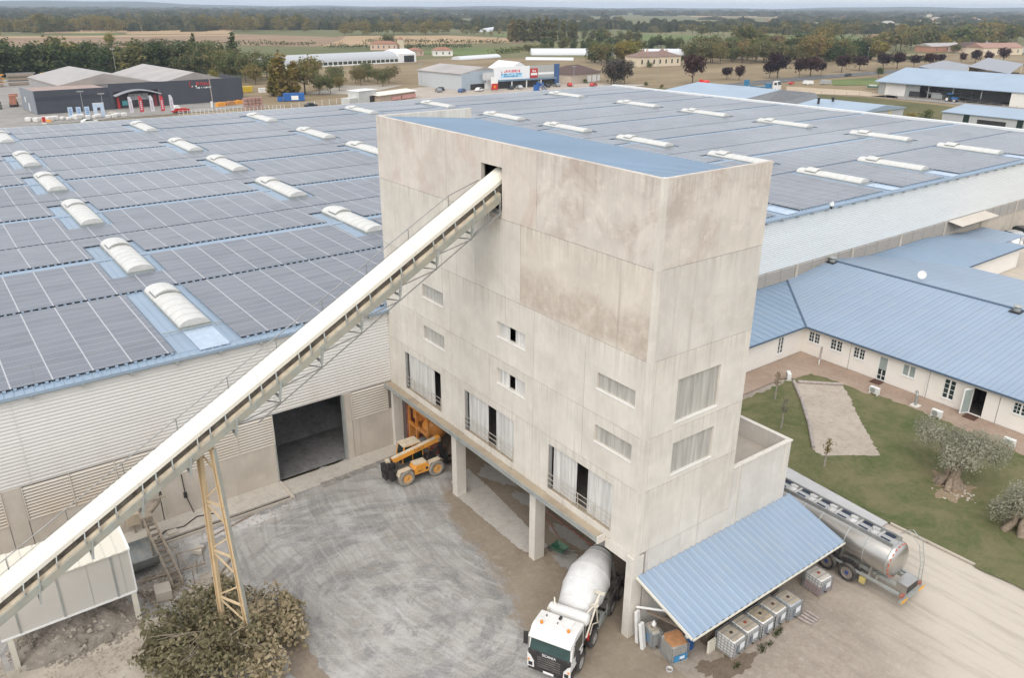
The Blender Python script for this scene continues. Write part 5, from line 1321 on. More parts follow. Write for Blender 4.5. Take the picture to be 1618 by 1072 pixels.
# ---------------------------------------------------------------- concrete mixer truck (x forward, origin under the front axle)
def wheel(mb, x, y, r, w, n=26, hub=1, hubr=.55, dish=.06, ti=0, hi=1):
    """wheel with its axle along y; centre x, outer face towards sign(y)"""
    s = 1 if y > 0 else -1
    mb.lathe((x, y-s*w/2, r), (0,s,0), [(0,.30*r),(0,r*.86),(.04,r*.97),(.08,r),(w-.08,r),(w-.04,r*.97),(w,r*.86),(w,hubr*r+.02),(w-.13,hubr*r+.015)], n, ti)
    mb.lathe((x, y-s*w/2, r), (0,s,0), [(w-.10,.0),(w-dish-.02,r*.20),(w-dish,r*.46),(w-.01,hubr*r),(w+.004,hubr*r+.02),(w-.02,hubr*r+.035)], n, hi)
    mb.lathe((x, y-s*w/2, r), (0,s,0), [(w-.08,.0),(w-.08,.17*r),(w+.0,.15*r),(w+.005,0)], 12, hi)
RIM = pm('wheel_rim', (.42,.41,.39), .5, .4, var=.15, dust=.4)
WRED = pm('white_lamp', (.78,.78,.76), .2, var=.02)
CHASS = pm('chassis_paint', (.07,.07,.07), .65, var=.25, dust=.5, dustcol=(.30,.26,.21))
DRUMW = pm('mixer_drum_paint', (.70,.70,.69), .32, var=.03, scale=.7, dust=.6, dustcol=(.47,.45,.42))
TW = pm('truck_white', (.74,.73,.71), .3, var=.03, dust=.38, dustcol=(.55,.50,.44))
mx = thing('mixer_truck', 'white concrete mixer truck with a black front, its drum reaching under the tower', 'mixer truck', (-4.12,-24.62,0), math.atan2(-.45,-.892))
mb = MB(); c = [(-.30,.95),(-.30,2.76),(-.20,2.84),(.75,2.90),(1.0,2.82),(1.10,2.66),(1.30,1.60),(1.30,.95)]
mb.prism(c, 'y', -1.16, 1.16); cab = mb.build('cab', TW, mx, bevel=.06)
mb = MB(); mb.add([(1.125,-1.02,2.60),(1.125,1.02,2.60),(1.335,1.08,1.66),(1.335,-1.08,1.66),(1.09,-1.02,2.60),(1.09,1.02,2.60),(1.28,1.08,1.66),(1.28,-1.08,1.66)],[(0,3,2,1),(4,5,6,7),(0,1,5,4),(1,2,6,5),(2,3,7,6),(3,0,4,7)]); mb.build('windscreen', GLASSG, mx)
mb = MB(); mb.prism([(1.16,2.58),(1.40,2.44),(1.42,2.50),(1.05,2.74)], 'y', -1.12, 1.12); mb.build('sun_visor', TW, mx)
mb = MB(); mb.box(1.24,1.40,-1.12,1.12,.42,.98); mb.box(1.24,1.375,-1.14,1.14,.98,1.655); mb.build('front_bumper', DARK, mx, bevel=.04)
mb = MB()
for k in range(5): mb.box(1.376,1.405,-.62,.62,.76+k*.14,.82+k*.14)
mb.build('grille_slats', CHASS, mx)
mb = MB()
for s in (-1,1): mb.prism([(s*.78,.62),(s*1.17,.62),(s*1.17,1.38),(s*1.0,1.30),(s*.80,.98)], 'x', 1.30, 1.43)
for s in (-1,1):
    m2 = MB(); m2.prism([(s*.78,.60),(s*1.16,.60),(s*1.17,1.42),(s*1.0,1.30),(s*.80,.98)], 'x', 1.30, 1.425); hl = m2.build('headlight', TW, mx, bevel=.02)
    m3 = MB(); m3.box(1.426,1.44,min(s*.86,s*1.08),max(s*.86,s*1.08),.70,.92); sub('lens', m3, DARK, hl)
    m3 = MB(); m3.box(1.426,1.445,min(s*1.02,s*1.13),max(s*1.02,s*1.13),1.0,1.1); sub('indicator', m3, AMBER, hl)
text('badge_lettering', 'SCANIA', .21, TRIM, mx, frame4((1.385,0,1.545),(0,1,0),(0,0,1)), .008)
mb = MB(); mb.box(1.401,1.42,-.28,.28,.46,.58); mb.build('number_plate', TRIM, mx)
for s in (-1,1):
    mb = MB(); mb.prism([(-.12,1.70),(.72,1.62),(1.02,1.66),(.86,2.52),(-.12,2.52)], 'y', s*1.155, s*1.172); mb.build('side_window', GLASS, mx)
    mb = MB(); mb.box(-.22,.95,min(s*1.16,s*1.175),max(s*1.16,s*1.175),1.0,1.56); d_ = mb.build('door', TW, mx, bevel=.01)
    m2 = MB(); m2.box(-.14,.04,min(s*1.176,s*1.2),max(s*1.176,s*1.2),1.46,1.5); sub('handle', m2, DARK, d_)
    mb = MB(); mb.bar((1.0,s*1.14,2.45),(1.15,s*1.42,2.40),.04,.04); mb.box(1.04,1.14,min(s*1.30,s*1.52),max(s*1.30,s*1.52),1.62,2.36); mb.build('mirror', DARK, mx, bevel=.02)
    mb = MB(); mb.box(-.62,.62,min(s*.9,s*1.2),max(s*.9,s*1.2),.96,1.10); mb.prism([(-.62,.5),(-.52,.5),(-.40,.96),(.40,.96),(.52,.5),(.62,.5),(.66,1.1),(-.66,1.1)], 'y', s*.92, s*1.19); mb.build('wheel_arch', DARK, mx)
    mb = MB(); mb.box(.7,1.24,min(s*.9,s*1.16),max(s*.9,s*1.16),.42,.94); mb.build('step', DARK, mx)
for s in (-1,1):
    mb = MB(); mb.lathe((.72,s*.72,2.88), (0,0,1), [(0,0),(0,.085),(.14,.075),(.16,.04),(.16,0)], 12); mb.build('beacon', AMBER, mx)
mb = MB(); mb.box(-.05,.16,-.05,.08,2.87,3.0); mb.box(.15,.22,-.70,-.66,2.89,3.02); mb.box(.4,.46,.0,.04,2.89,2.98); mb.build('roof_hatch', DARK, mx)
mb = MB(); mb.box(-.1,.6,-.75,.75,2.87,2.905); mb.build('roof_panel', TW, mx)
mb = MB()
for s in (-1,1): mb.box(-7.0,.9,s*.42-.06,s*.42+.06,.72,.98)
for x in (-1.2,-2.6,-3.6,-5.2,-6.9): mb.box(x-.05,x+.05,-.42,.42,.74,.95)
mb.box(-7.05,-6.9,-1.15,1.15,.62,.85); mb.build('chassis', CHASS, mx)
for ax, tw_ in ((0,0),(-1.87,0),(-4.56,1),(-5.93,1)):
    for s in (-1,1):
        mb = MB(); wheel(mb, ax, s*1.05, .52, .32 if not tw_ else .36)
        if tw_: wheel(mb, ax, s*.70, .52, .30)
        mb.build('wheel', [RUBBER, RIM], mx)
for s in (-1,1):
    mb = MB(); mb.box(-3.5,-2.55,min(s*.62,s*1.15),max(s*.62,s*1.15),.50,1.02); mb.build('fuel_tank', GALV, mx, bevel=.06)
    mb = MB(); mb.prism([(-2.50,.78),(-2.44,.80),(-2.25,1.06),(-1.5,1.06),(-1.30,.80),(-1.24,.78),(-1.42,1.12),(-2.32,1.12)], 'y', s*.85, s*1.2); mb.build('mudguard', DARK, mx)
    mb = MB(); mb.prism([(-6.6,.9),(-6.5,.9),(-6.3,1.09),(-4.2,1.09),(-3.95,.9),(-3.85,.9),(-4.15,1.14),(-6.4,1.14)], 'y', s*.55, s*1.2); mb.build('mudguard', CHASS, mx)
    mb = MB(); mb.box(-6.9,-3.9,min(s*1.0,s*1.2),max(s*1.0,s*1.2),1.145,1.30); mb.box(-4.9,-4.2,min(s*.7,s*1.1),max(s*.7,s*1.1),1.30,1.62); mb.box(-5.9,-5.2,min(s*.75,s*1.1),max(s*.75,s*1.1),1.30,1.5); mb.build('side_boxes', CHASS, mx)
    mb = MB(); mb.tube((-3.75,s*1.15,.62),(-2.5,s*1.15,.62),.03); mb.tube((-3.75,s*1.15,.95),(-2.5,s*1.15,.95),.03); mb.bar((-3.8,s*1.15,.55),(-3.8,s*1.15,1.3),.05,.05); mb.build('side_guard', GALV, mx)
# drum
ax_ = Vector((-1,0,.235)).normalized(); o_ = Vector((-1.60,0,1.98))
mb = MB(); mb.lathe(o_, ax_, [(-.12,.0),(-.08,.25),(.02,.60),(.16,.84),(.34,.93),(1.35,1.14),(1.50,1.165),(2.35,1.17),(2.52,1.15),(3.7,.80),(4.55,.53),(4.75,.53),(4.76,.45),(4.4,.40),(4.4,0)], 40)
dr = mb.build('drum', DRUMW, mx)
mb = MB()
for t, q in ((.36,.945),(1.42,1.17),(2.44,1.178),(3.7,.815)):
    mb.lathe(o_, ax_, [(t-.012,q-.03),(t-.012,q),(t+.012,q),(t+.012,q-.03)], 40)
sub('weld_seams', mb, DRUMW, dr)
mb = MB(); mb.lathe(o_, ax_, [(4.02,.5),(4.02,.72),(4.2,.66),(4.2,.5)], 32); mb.build('roller_ring', GALV, mx)
mb = MB(); mb.lathe((-1.08,-1.12,2.33), (0,1,0), [(0,0),(.0,.20),(.06,.30),(.10,.33),(2.14,.33),(2.18,.30),(2.24,.20),(2.24,0)], 24); mb.build('water_tank', TW, mx)
for y in (-.9,.9): 
    mb = MB(); mb.bar((-1.1,y,.98),(-1.1,y,2.05),.10,.14); mb.bar((-1.85,y*.7,.98),(-1.3,y*.6,2.0),.08,.1); mb.build('drum_stand', GALV, mx)
mb = MB(); mb.bar((-6.1,-.8,.98),(-5.7,-.7,2.5),.12,.16); mb.bar((-6.1,.8,.98),(-5.7,.7,2.5),.12,.16); mb.bar((-5.8,-.8,2.1),(-5.8,.8,2.1),.14,.14); mb.build('drum_stand', GALV, mx)
mb = MB(); mb.box(-1.35,-.75,-.55,.55,1.0,1.55); mb.box(-.95,-.65,.6,.95,1.0,1.9); mb.tube((-.75,-.8,1.0),(-.75,-.8,1.9),.12); mb.box(-1.7,-1.2,-.25,.25,1.4,2.0); mb.build('engine_gear', CHASS, mx)
CRM = pm('cream_tube', (.66,.60,.50), .5, var=.1, dust=.3)
mb = MB(); mb.path([(-.55,.55,2.1),(-1.9,1.10,2.72),(-2.55,1.15,3.0)],.05,8); mb.path([(-.72,1.12,1.5),(-1.9,1.16,2.60),(-2.2,1.16,2.85)],.05,8); mb.path([(-2.3,1.16,1.25),(-1.95,1.16,2.66)],.045,8); mb.path([(-2.3,1.16,1.25),(-2.0,1.0,1.3),(-1.2,1.15,1.3)],.035,8); mb.bar((-2.5,.82,3.02),(-2.5,1.40,3.02),.14,.10); mb.bar((-1.95,.95,2.62),(-1.75,1.25,2.75),.25,.10); mb.build('ladder_frame', CRM, mx)
mb = MB(); mb.lathe((-.98,1.12,1.15), (0,0,1), [(0,0),(0,.09),(.5,.09),(.56,.04),(.62,.03),(.62,0)], 12); mb.build('extinguisher', RED, mx)
mb = MB(); mb.box(-2.75,-2.2,.55,1.1,1.0,1.45); mb.build('hydraulic_box', DARK, mx)
mb = MB(); mb.tube((-.62,-.95,1.1),(-.62,-.95,2.7),.07,n=10); mb.bar((-.68,-.62,2.9),(-.9,-.75,3.25),.07,.07); mb.build('exhaust', CRM, mx)
mb = MB(); mb.lathe((-6.55,0,3.35), (0,0,-1), [(0,.62),(.02,.62),(.6,.25),(.6,.22),(.04,.58)], 20); mb.build('rear_hopper', GALV, mx)
mb = MB(); mb.bar((-6.7,0,2.5),(-7.7,0,1.55),.5,.08); mb.build('chute', GALV, mx)

# ---------------------------------------------------------------- telehandler (x forward)
tl = thing('telehandler', 'dusty orange telehandler with its boom lowered, beside the tower column', 'telehandler', (-.95,-4.62,0), R(-1.5))
for x, y in ((-1.18,-.98),(-1.18,.98),(1.2,-.98),(1.2,.98)):
    mb = MB(); wheel(mb, x, y, .62, .42, 28, hubr=.50, dish=.02); mb.build('wheel', [DUSTY_TYRE, pm('orange_hub', (.74,.36,.08), .5, var=.1, dust=.25)], tl)
mb = MB(); mb.box(-1.95,1.7,-.42,.42,.50,1.0); mb.tube((-1.18,-.8,.62),(-1.18,.8,.62),.12); mb.tube((1.2,-.8,.62),(1.2,.8,.62),.12); mb.build('chassis', CHASS, tl, bevel=.03)
mb = MB(); mb.prism([(-.55,.62),(.58,.62),(.62,1.12),(.42,1.36),(-.42,1.36),(-.58,1.08)], 'y', -1.12, -.30); mb.build('engine_hood', ORANGE, tl, bevel=.05)
mb = MB(); mb.box(-.50,.48,-1.05,-.36,1.362,1.385); mb.build('hood_top', TANROOF, tl)
mb = MB(); mb.box(.30,.50,-1.135,-1.122,.82,1.02); mb.box(-.5,.55,-1.10,-.35,.5,.61); mb.build('hood_vent', DARK, tl)
text('hood_lettering', '40.7', .22, DARK, tl, frame4((-.12,-1.124,.86),(1,0,0),(0,0,1)), .004)
mb = MB(); mb.prism([(-.80,.75),(.86,.75),(.80,1.55),(.55,2.28),(-.62,2.28),(-.80,1.5)], 'y', .22, 1.08); cb = mb.build('cab', GLASS, tl)
mb = MB(); b_ = [(-.80,.75),(.86,.75),(.80,1.55),(.55,2.28),(-.62,2.28),(-.80,1.5)]
for y in (.21,1.09):
    for p, q in zip(b_, b_[1:]+b_[:1]): mb.bar((p[0],y,p[1]),(q[0],y,q[1]),.07,.07)
for p in b_[2:]: mb.bar((p[0],.21,p[1]),(p[0],1.09,p[1]),.06,.06)
mb.bar((0,.2,.75),(0,.2,2.28),.05,.05); sub('cab_frame', mb, ORANGE, cb)
mb = MB(); mb.box(-.72,.66,.16,1.14,2.30,2.37)
for k in range(5): mb.box(-.66+k*.27,-.48+k*.27,.20,1.10,2.372,2.40)
mb.build('cab_roof', TANROOF, tl)
a, b = Vector((-1.75,-.05,1.72)), Vector((1.85,-.05,2.28)); d = (b-a).normalized(); u = d.cross(Vector((0,1,0))).normalized()
mb = MB(); mb.bar(a, b, .32, .36, up=(0,0,1)); mb.bar(b-d*.1, b+d*.25, .36, .42); mb.build('boom', ORANGE, tl, bevel=.02)
mb = MB(); mb.bar(a+Vector((0,0,.19)), b+Vector((0,0,.19)), .30, .02); mb.build('boom_dust', TANROOF, tl)
mb = MB(); mb.tube(b+Vector((.12,-.21,.0)), b+Vector((.12,.21,.0)), .10, n=14); mb.build('pivot_pin', STEEL, tl)
bm_ = a.lerp(b, .58); text('boom_lettering', 'DIECI', .30, DARK, tl, frame4(bm_+Vector((0,-.164,-.02)), d, Vector((-d.z,0,d.x))), .004, 1.1)
mb = MB(); mb.bar(b+d*.15+Vector((0,0,-.1)), (2.45,-.05,.75), .26, .26); mb.box(2.35,2.5,-.55,.5,.25,1.15); mb.box(2.5,3.3,-.45,-.30,.22,.30); mb.box(2.5,3.3,.25,.40,.22,.30); mb.bar((1.3,-.1,1.2),(2.1,-.1,1.7),.14,.14); mb.build('fork_carriage', DARK, tl)
mb = MB(); mb.box(-2.25,-1.9,-.85,.85,.55,1.25); mb.box(-2.05,-1.65,-.35,.35,1.2,1.65); mb.bar((-2.15,-.3,1.3),(-2.2,-.3,1.75),.2,.22); mb.box(-2.45,-2.2,-.3,.3,.45,.95); mb.build('counterweight', DARK, tl, bevel=.03)
mb = MB(); mb.box(-2.2,-1.95,-.18,.18,1.66,1.86); mb.build('boom_end_cover', TANROOF, tl)
for x in (-1.18,1.2): MB().prism([(x-.66,.9),(x-.5,1.22),(x+.3,1.27),(x+.58,1.1),(x+.3,1.30),(x-.5,1.26)], 'y', -1.18, -.74).build('mudguard', TANROOF, tl)
mb = MB(); mb.path([(.75,-.5,1.0),(.95,-.35,1.5),(1.2,-.2,1.6),(1.5,-.15,1.3)],.035); mb.box(.7,1.6,-.5,.3,1.0,1.2); mb.path([(.6,-.3,1.2),(.9,.1,1.75),(1.3,.2,1.5)],.03); mb.build('hydraulic_hoses', DARK, tl)

# ---------------------------------------------------------------- tanker semi-trailer
tk = thing('tanker_trailer', 'long polished steel tanker semi-trailer parked between the annex and the lawn', 'trailer', (14.75,-26,0))
TX, TZ, TR = 14.75, 2.22, 1.10
mb = MB(); mb.lathe((TX,-32.15,TZ), (0,1,0), [(0,0),(.04,.45),(.12,.78),(.24,.98),(.36,1.075),(.46,TR),(11.6,TR),(11.8,.9),(11.9,.4),(11.9,0)], 48); tank = mb.build('tank', INOX, tk, world=True)
for y in (-31.68,-30.3,-29.1,-27.3,-26.1,-24.4,-22.8): sub('band', MB().lathe((TX,y,TZ), (0,1,0), [(-.03,TR-.02),(-.03,TR+.012),(.03,TR+.012),(.03,TR-.02)], 48), GALV, tank, world=True)
mb = MB(); n = 26
for k in range(n):
    if k % 2: continue
    w0 = R(150+ (k)*9.0); w1 = R(150+(k+1)*9.0)
    for w in (w0,):
        c0 = Vector((TX+1.045*math.cos(w0), -31.86, TZ+1.045*math.sin(w0))); c1 = Vector((TX+1.045*math.cos(w1), -31.86, TZ+1.045*math.sin(w1))); mb.bar(c0, c1, .05, .05, up=(0,1,0))
for k in range(10):
    if k % 2: continue
    w0 = R(60+k*9.0); w1 = R(60+(k+1)*9.0)
    mb.bar((TX+1.045*math.cos(w0),-31.86,TZ+1.045*math.sin(w0)), (TX+1.045*math.cos(w1),-31.86,TZ+1.045*math.sin(w1)), .05, .05, up=(0,1,0))
sub('red_reflective_tape', mb, pm('red_tape', (.55,.12,.07), .4), tank, world=True)
mb = MB(); mb.box(TX-.55,TX-.47,-31.6,-20.6,3.18,3.42); mb.box(TX+.47,TX+.55,-31.6,-20.6,3.18,3.42); mb.box(TX-.47,TX+.47,-31.6,-20.6,3.22,3.27); mb.box(TX+.552,TX+.85,-31.4,-20.6,3.14,3.20); mb.build('top_walkway', STEEL, tk, world=True)
MANH = pm('manhole_grey', (.50,.49,.47), .45, .2, var=.15, dust=.3)
DKB = pm('dark_blue_pad', (.02,.028,.05), .6, var=.2)
for k in range(8):
    y = -31.0+k*1.38
    mb = MB(); mb.box(TX-.46,TX+.46,y-.30,y+.26,3.275,3.31); mb.build('dark_pad', DKB, tk, world=True)
    mb = MB(); yy = y+.70; mb.lathe((TX-.12,yy,3.272), (0,0,1), [(0,0),(0,.24),(.08,.26),(.10,.24),(.13,.12),(.16,.1),(.16,0)], 20); mb.box(TX-.42,TX+.42,yy-.38,yy-.30,3.275,3.34); mb.box(TX+.16,TX+.40,yy-.1,yy+.28,3.275,3.36); mb.bar((TX-.4,yy-.25,3.36),(TX+.2,yy+.3,3.40),.07,.05); mb.build('manhole', MANH, tk, world=True)
mb = MB()
for x in (TX-.55, TX+.55): mb.box(x-.07,x+.07,-32.3,-20.6,.95,1.18)
for y in (-32.2,-30.9,-29,-27.6,-26): mb.box(TX-.55,TX+.55,y-.06,y+.06,.96,1.16)
mb.box(13.62,13.74,-32.75,-27.2,.86,1.02); mb.box(15.76,15.88,-32.75,-27.2,.86,1.02); mb.box(TX-.55,TX+.55,-21.5,-20.5,.9,1.18); mb.box(TX-.9,TX-.75,-22,-21.8,0,1.0); mb.box(TX+.75,TX+.9,-22,-21.8,0,1.0); mb.build('chassis', GALV, tk, world=True)
for y in (-30.9,-29.05,-27.7,-25.8):
    mb = MB(); mb.prism([(13.72,1.0),(13.9,1.0),(14.3,1.35),(15.2,1.35),(15.6,1.0),(15.78,1.0),(15.7,1.6),(13.8,1.6)], 'y', y-.06, y+.06); mb.build('saddle', INOX, tk, world=True)
HUBB = pm('blue_hub', (.04,.07,.22), .4)
for y in (-29.72,-28.38,-27.04):
    for s in (-1,1):
        mb = MB()
        q = MB(); wheel(q, 0, s*1.06, .58, .40, 30, hubr=.60, dish=.10)
        # axle along x here: turn the wheel a quarter
        mb.add([(TX+p[1]*1.0, y-p[0], p[2]) for p in q.v], q.f); mb.m = q.m; mb.s = q.s
        wl = mb.build('wheel', [RUBBER, pm('bronze_rim', (.30,.27,.24), .45, .5, var=.15, dust=.4)], tk, world=True)
        m2 = MB(); m2.tube((TX+s*1.17,y,.58),(TX+s*1.275,y,.58),.12,n=14); sub('hub', m2, HUBB, wl, world=True)
        mb = MB(); pts = [(y+.68*math.cos(w), .62+.64*math.sin(w)) for w in np.linspace(R(35), R(150), 9)]
        for a, b in zip(pts, pts[1:]): mb.bar((TX+s*1.08,a[0],a[1]),(TX+s*1.08,b[0],b[1]),.40,.03,up=(1,0,0))
        mb.build('mudguard', DARK, tk, world=True)
mb = MB(); mb.box(14.2,15.4,-32.9,-32.2,.78,1.30); mb.build('rear_cabinet', INOX, tk, world=True)
mb = MB(); mb.box(14.28,15.32,-32.92,-32.901,.82,1.22); mb.build('cabinet_opening', DARK, tk, world=True)
mb = MB(); mb.box(13.5,16.0,-33.05,-32.9,.55,.70); mb.box(14.5,15.0,-32.9,-32.3,.6,.76); mb.build('rear_bumper', GALV, tk, world=True)
for x0 in (13.52, 15.36):
    mb = MB(); mb.box(x0,x0+.62,-33.07,-33.052,.52,.72); mb.build('warning_plate', pm('orange_plate', (.72,.38,.05), .5), tk, world=True)
    mb = MB(); mb.tube((x0+.31,-32.98,.88),(x0+.31,-32.82,.88),.09,n=12); mb.box(x0+.12,x0+.5,-32.93,-32.80,.80,.95); mb.build('tail_light', REDDUST, tk, world=True)
mb = MB()
for x in (15.55, 15.95): mb.path([(x,-32.85,.7),(x,-32.75,2.2),(x,-32.45,3.3),(x,-31.8,3.75),(x,-31.3,3.4)],.025,6)
for k in range(9): z = .85+k*.28; y = -32.85+max(0,(z-2.2))*.25+(min(z,2.2)-.7)*.067; mb.tube((15.55,y,z),(15.95,y,z),.018,n=5)
mb.build('ladder', GALV, tk, world=True)
mb = MB(); mb.prism([(13.6,.75),(13.62,.35),(13.78,.3),(13.85,.75)], 'y', -30.75, -30.45); mb.build('yellow_chock', pm('yellow_chock', (.58,.47,.17), .6), tk, world=True)
mb = MB(); mb.tube((13.85,-30.2,1.35),(13.85,-30.2,1.0),.08); mb.tube((13.85,-31.3,1.3),(13.85,-31.3,1.0),.09); mb.box(13.75,14.2,-27,-24.5,.6,1.0); mb.build('side_valves', INOX, tk, world=True)

# ---------------------------------------------------------------- small vehicles in the distance
def car(loc, rz, paint, label, group=None, van=False):
    t = thing('parked_car' if not van else 'parked_van', label, 'car' if not van else 'van', loc, rz, group)
    mb = MB(); L_ = 4.3 if not van else 5.0; h = 1.48 if not van else 2.1
    if van: prof = [(-2.5,.35),(2.45,.35),(2.5,.95),(1.9,1.15),(1.3,1.95),(.9,2.1),(-2.4,2.1),(-2.5,1.9)]
    else: prof = [(-2.15,.35),(2.1,.35),(2.15,.72),(1.95,.88),(1.0,1.0),(.3,1.45),(-1.0,1.48),(-1.75,1.05),(-2.1,.95)]
    mb.prism(prof, 'y', -.86, .86); mb.build('body', paint, t, bevel=.09)
    mb = MB()
    if van: mb.prism([(1.86,1.2),(1.34,1.9),(1.0,1.92),(.5,1.92),(.5,1.2)], 'y', -.875, .875)
    else: mb.prism([(.98,1.02),(.34,1.40),(-.95,1.42),(-1.6,1.04)], 'y', -.875, .875)
    mb.add([(.98,-.7,1.06),(.98,.7,1.06),(.36,.66,1.47),(.36,-.66,1.47)] if not van else [(1.92,-.7,1.2),(1.92,.7,1.2),(1.36,.7,1.95),(1.36,-.7,1.95)], [(0,1,2,3)])
    mb.build('windows', GLASS, t)
    for x in (-1.3,1.35):
        for s in (-1,1):
            mb = MB(); wheel(mb, x, s*.78, .32, .2, 16); mb.build('wheel', [RUBBER, RIM], t)
    return t
CP = {n: pm('car_'+n, c, .25, var=.03) for n, c in dict(white=(.72,.72,.70), dark=(.03,.035,.045), grey=(.22,.23,.24), blue=(.05,.10,.22), red=(.45,.04,.03), silver=(.42,.43,.44)).items()}

# ---------------------------------------------------------------- leafy crowns as many leaf-clump faces
def crown_mesh(name, lobes, n, size, mats, seed, seg=4, drop=.0):
    g = np.random.default_rng(seed)
    V = []; per = [max(6, int(n*l[3]*l[4]*l[5]**.6/sum(q[3]*q[4]*q[5]**.6 for q in lobes))) for l in lobes]
    P = []; Nn = []
    for l, k in zip(lobes, per):
        d = g.normal(size=(k,3)); d /= np.linalg.norm(d, axis=1)[:,None]
        w = 1+.16*np.sin(4*d[:,0]+l[0]*3)+.14*np.sin(5*d[:,1]+l[1])+.12*np.sin(6*d[:,2]+seed)
        q = (g.random(k)**.38)*w*(1+.22*(g.random(k) < .12))
        P.append(np.array(l[:3]) + d*q[:,None]*np.array(l[3:6])); Nn.append(d + g.normal(size=(k,3))*.75 + np.array([0,0,.35]))
    P = np.vstack(P); Nn = np.vstack(Nn); Nn /= np.linalg.norm(Nn, axis=1)[:,None]
    keep = P[:,2] > .4; P = P[keep]; Nn = Nn[keep]; k = len(P)
    t = np.cross(Nn, g.normal(size=(k,3))); t /= np.linalg.norm(t, axis=1)[:,None]; b = np.cross(Nn, t)
    s = (size*(.55+.9*g.random(k)))[:,None]; a = (.45+.5*g.random(k))[:,None]
    V = np.stack([P-t*s*.6, P+b*s*a*.55-Nn*s*.14, P+t*s*.6-Nn*s*.06, P-b*s*a*.55-Nn*s*.14], 1).reshape(-1,3)
    F = np.arange(4*k).reshape(-1,4)
    me = bpy.data.meshes.new(name); me.from_pydata(V.tolist(), [], F.tolist())
    for m in mats: me.materials.append(m)
    if len(mats) > 1:
        cl = (np.sin(P[:,0]*1.7+seed)+np.sin(P[:,1]*1.9)+np.sin(P[:,2]*2.1)+g.normal(size=k)*.8)
        mi = (cl > .5).astype(np.int32)
        if len(mats) > 2: mi = np.where(np.sin(P[:,0]*.045+1)+np.sin(P[:,1]*.05)+.8*np.sin(P[:,0]*.21) > .9, 2, mi).astype(np.int32)
        me.polygons.foreach_set('material_index', mi)
    me.update(); return me
BARK = pm('bark', (.12,.095,.07), .9, var=.25, scale=4)
def trunk_mesh(name, h, r, limbs, seed, mat=None):
    q = random.Random(seed); mb = MB(); mb.tube((0,0,-.3),(q.uniform(-.1,.1),0,h), r, r*.6, 8)
    for _ in range(limbs):
        a = q.uniform(0,6.28); z = h*q.uniform(.6,1.0); l = q.uniform(1.2,2.6)
        mb.tube((0,0,z),(math.cos(a)*l,math.sin(a)*l,z+l*q.uniform(.7,1.5)), r*.45, r*.15, 6)
    o = mb.build(name, mat or BARK); me = o.data; bpy.data.objects.remove(o); return me
def lobes_for(kind, seed):
    q = random.Random(seed); L_ = []
    if kind == 'round':
        L_ = [(0,0,5.8,3.1,3.1,3.2)] + [(q.uniform(-2.4,2.4),q.uniform(-2.4,2.4),q.uniform(3.8,8.0),q.uniform(1.3,1.9),q.uniform(1.3,1.9),q.uniform(1.2,1.8)) for _ in range(9)]
    elif kind == 'tall':
        L_ = [(q.uniform(-.5,.5),q.uniform(-.5,.5),1.6+k*1.05,1.35-.09*k+q.uniform(-.2,.25),1.35-.09*k+q.uniform(-.2,.25),1.25) for k in range(8)]
    elif kind == 'wide':
        L_ = [(q.uniform(-3.2,3.2),q.uniform(-3.2,3.2),q.uniform(3.2,7.6),q.uniform(1.6,2.4),q.uniform(1.6,2.4),q.uniform(1.3,2.2)) for _ in range(13)] + [(0,0,5.2,3,3,3)]
    elif kind == 'hedge':
        L_ = [(q.uniform(-2.2,2.2),q.uniform(-2.2,2.2),q.uniform(1.6,8.0),q.uniform(1.5,2.2),q.uniform(1.5,2.2),q.uniform(1.5,2.2)) for _ in range(14)] + [(0,0,4.2,2.8,2.8,4.2)]
    elif kind == 'cone':
        L_ = [(q.uniform(-.3,.3),q.uniform(-.3,.3),1.2+k*1.0,2.3-.22*k,2.3-.22*k,1.1) for k in range(9)]
    elif kind == 'plum':
        L_ = [(0,0,6.2,3.4,3.4,3.2)] + [(q.uniform(-2.2,2.2),q.uniform(-2.2,2.2),q.uniform(4.4,8.2),1.5,1.5,1.3) for _ in range(7)]
    elif kind == 'loose':
        L_ = [(q.uniform(-2.6,2.6),q.uniform(-2.6,2.6),q.uniform(2.6,8.8),q.uniform(.9,1.5),q.uniform(.9,1.5),q.uniform(.9,1.6)) for _ in range(16)]
    elif kind == 'low':
        L_ = [(q.uniform(-3,3),q.uniform(-3,3),q.uniform(1.5,6),q.uniform(2,3),q.uniform(2,3),q.uniform(2,3.4)) for _ in range(10)]
    return L_
LEAF = {
 'dark': leaf('dark_leaf', ((.039,.060,.022),(.080,.106,.039),(.132,.151,.063)), vary=True),
 'mid': leaf('mid_leaf', ((.080,.103,.035),(.151,.169,.063),(.230,.222,.088)), vary=True),
 'olive': leaf('olive_brown_leaf', ((.132,.124,.053),(.222,.195,.088),(.301,.248,.124)), vary=True),
 'yellow': leaf('yellow_leaf', ((.204,.168,.036),(.336,.264,.054),(.144,.138,.036)), vary=True),
 'ygreen': leaf('yellow_green_leaf', ((.120,.135,.035),(.212,.205,.057),(.312,.269,.071)), vary=True),
 'plum': leaf('plum_leaf', ((.025,.014,.016),(.052,.028,.030),(.086,.046,.044)), vary=True),
 'dun': leaf('dun_leaf', ((.102,.084,.060),(.156,.126,.090),(.204,.168,.120)), vary=True),
 'grey': leaf('grey_green_leaf', ((.160,.155,.115),(.240,.230,.180),(.320,.300,.240)), vary=True),
 'purple': leaf('purple_grey_leaf', ((.072,.060,.054),(.120,.102,.090),(.168,.138,.120)), vary=True),
}
_proto = {}
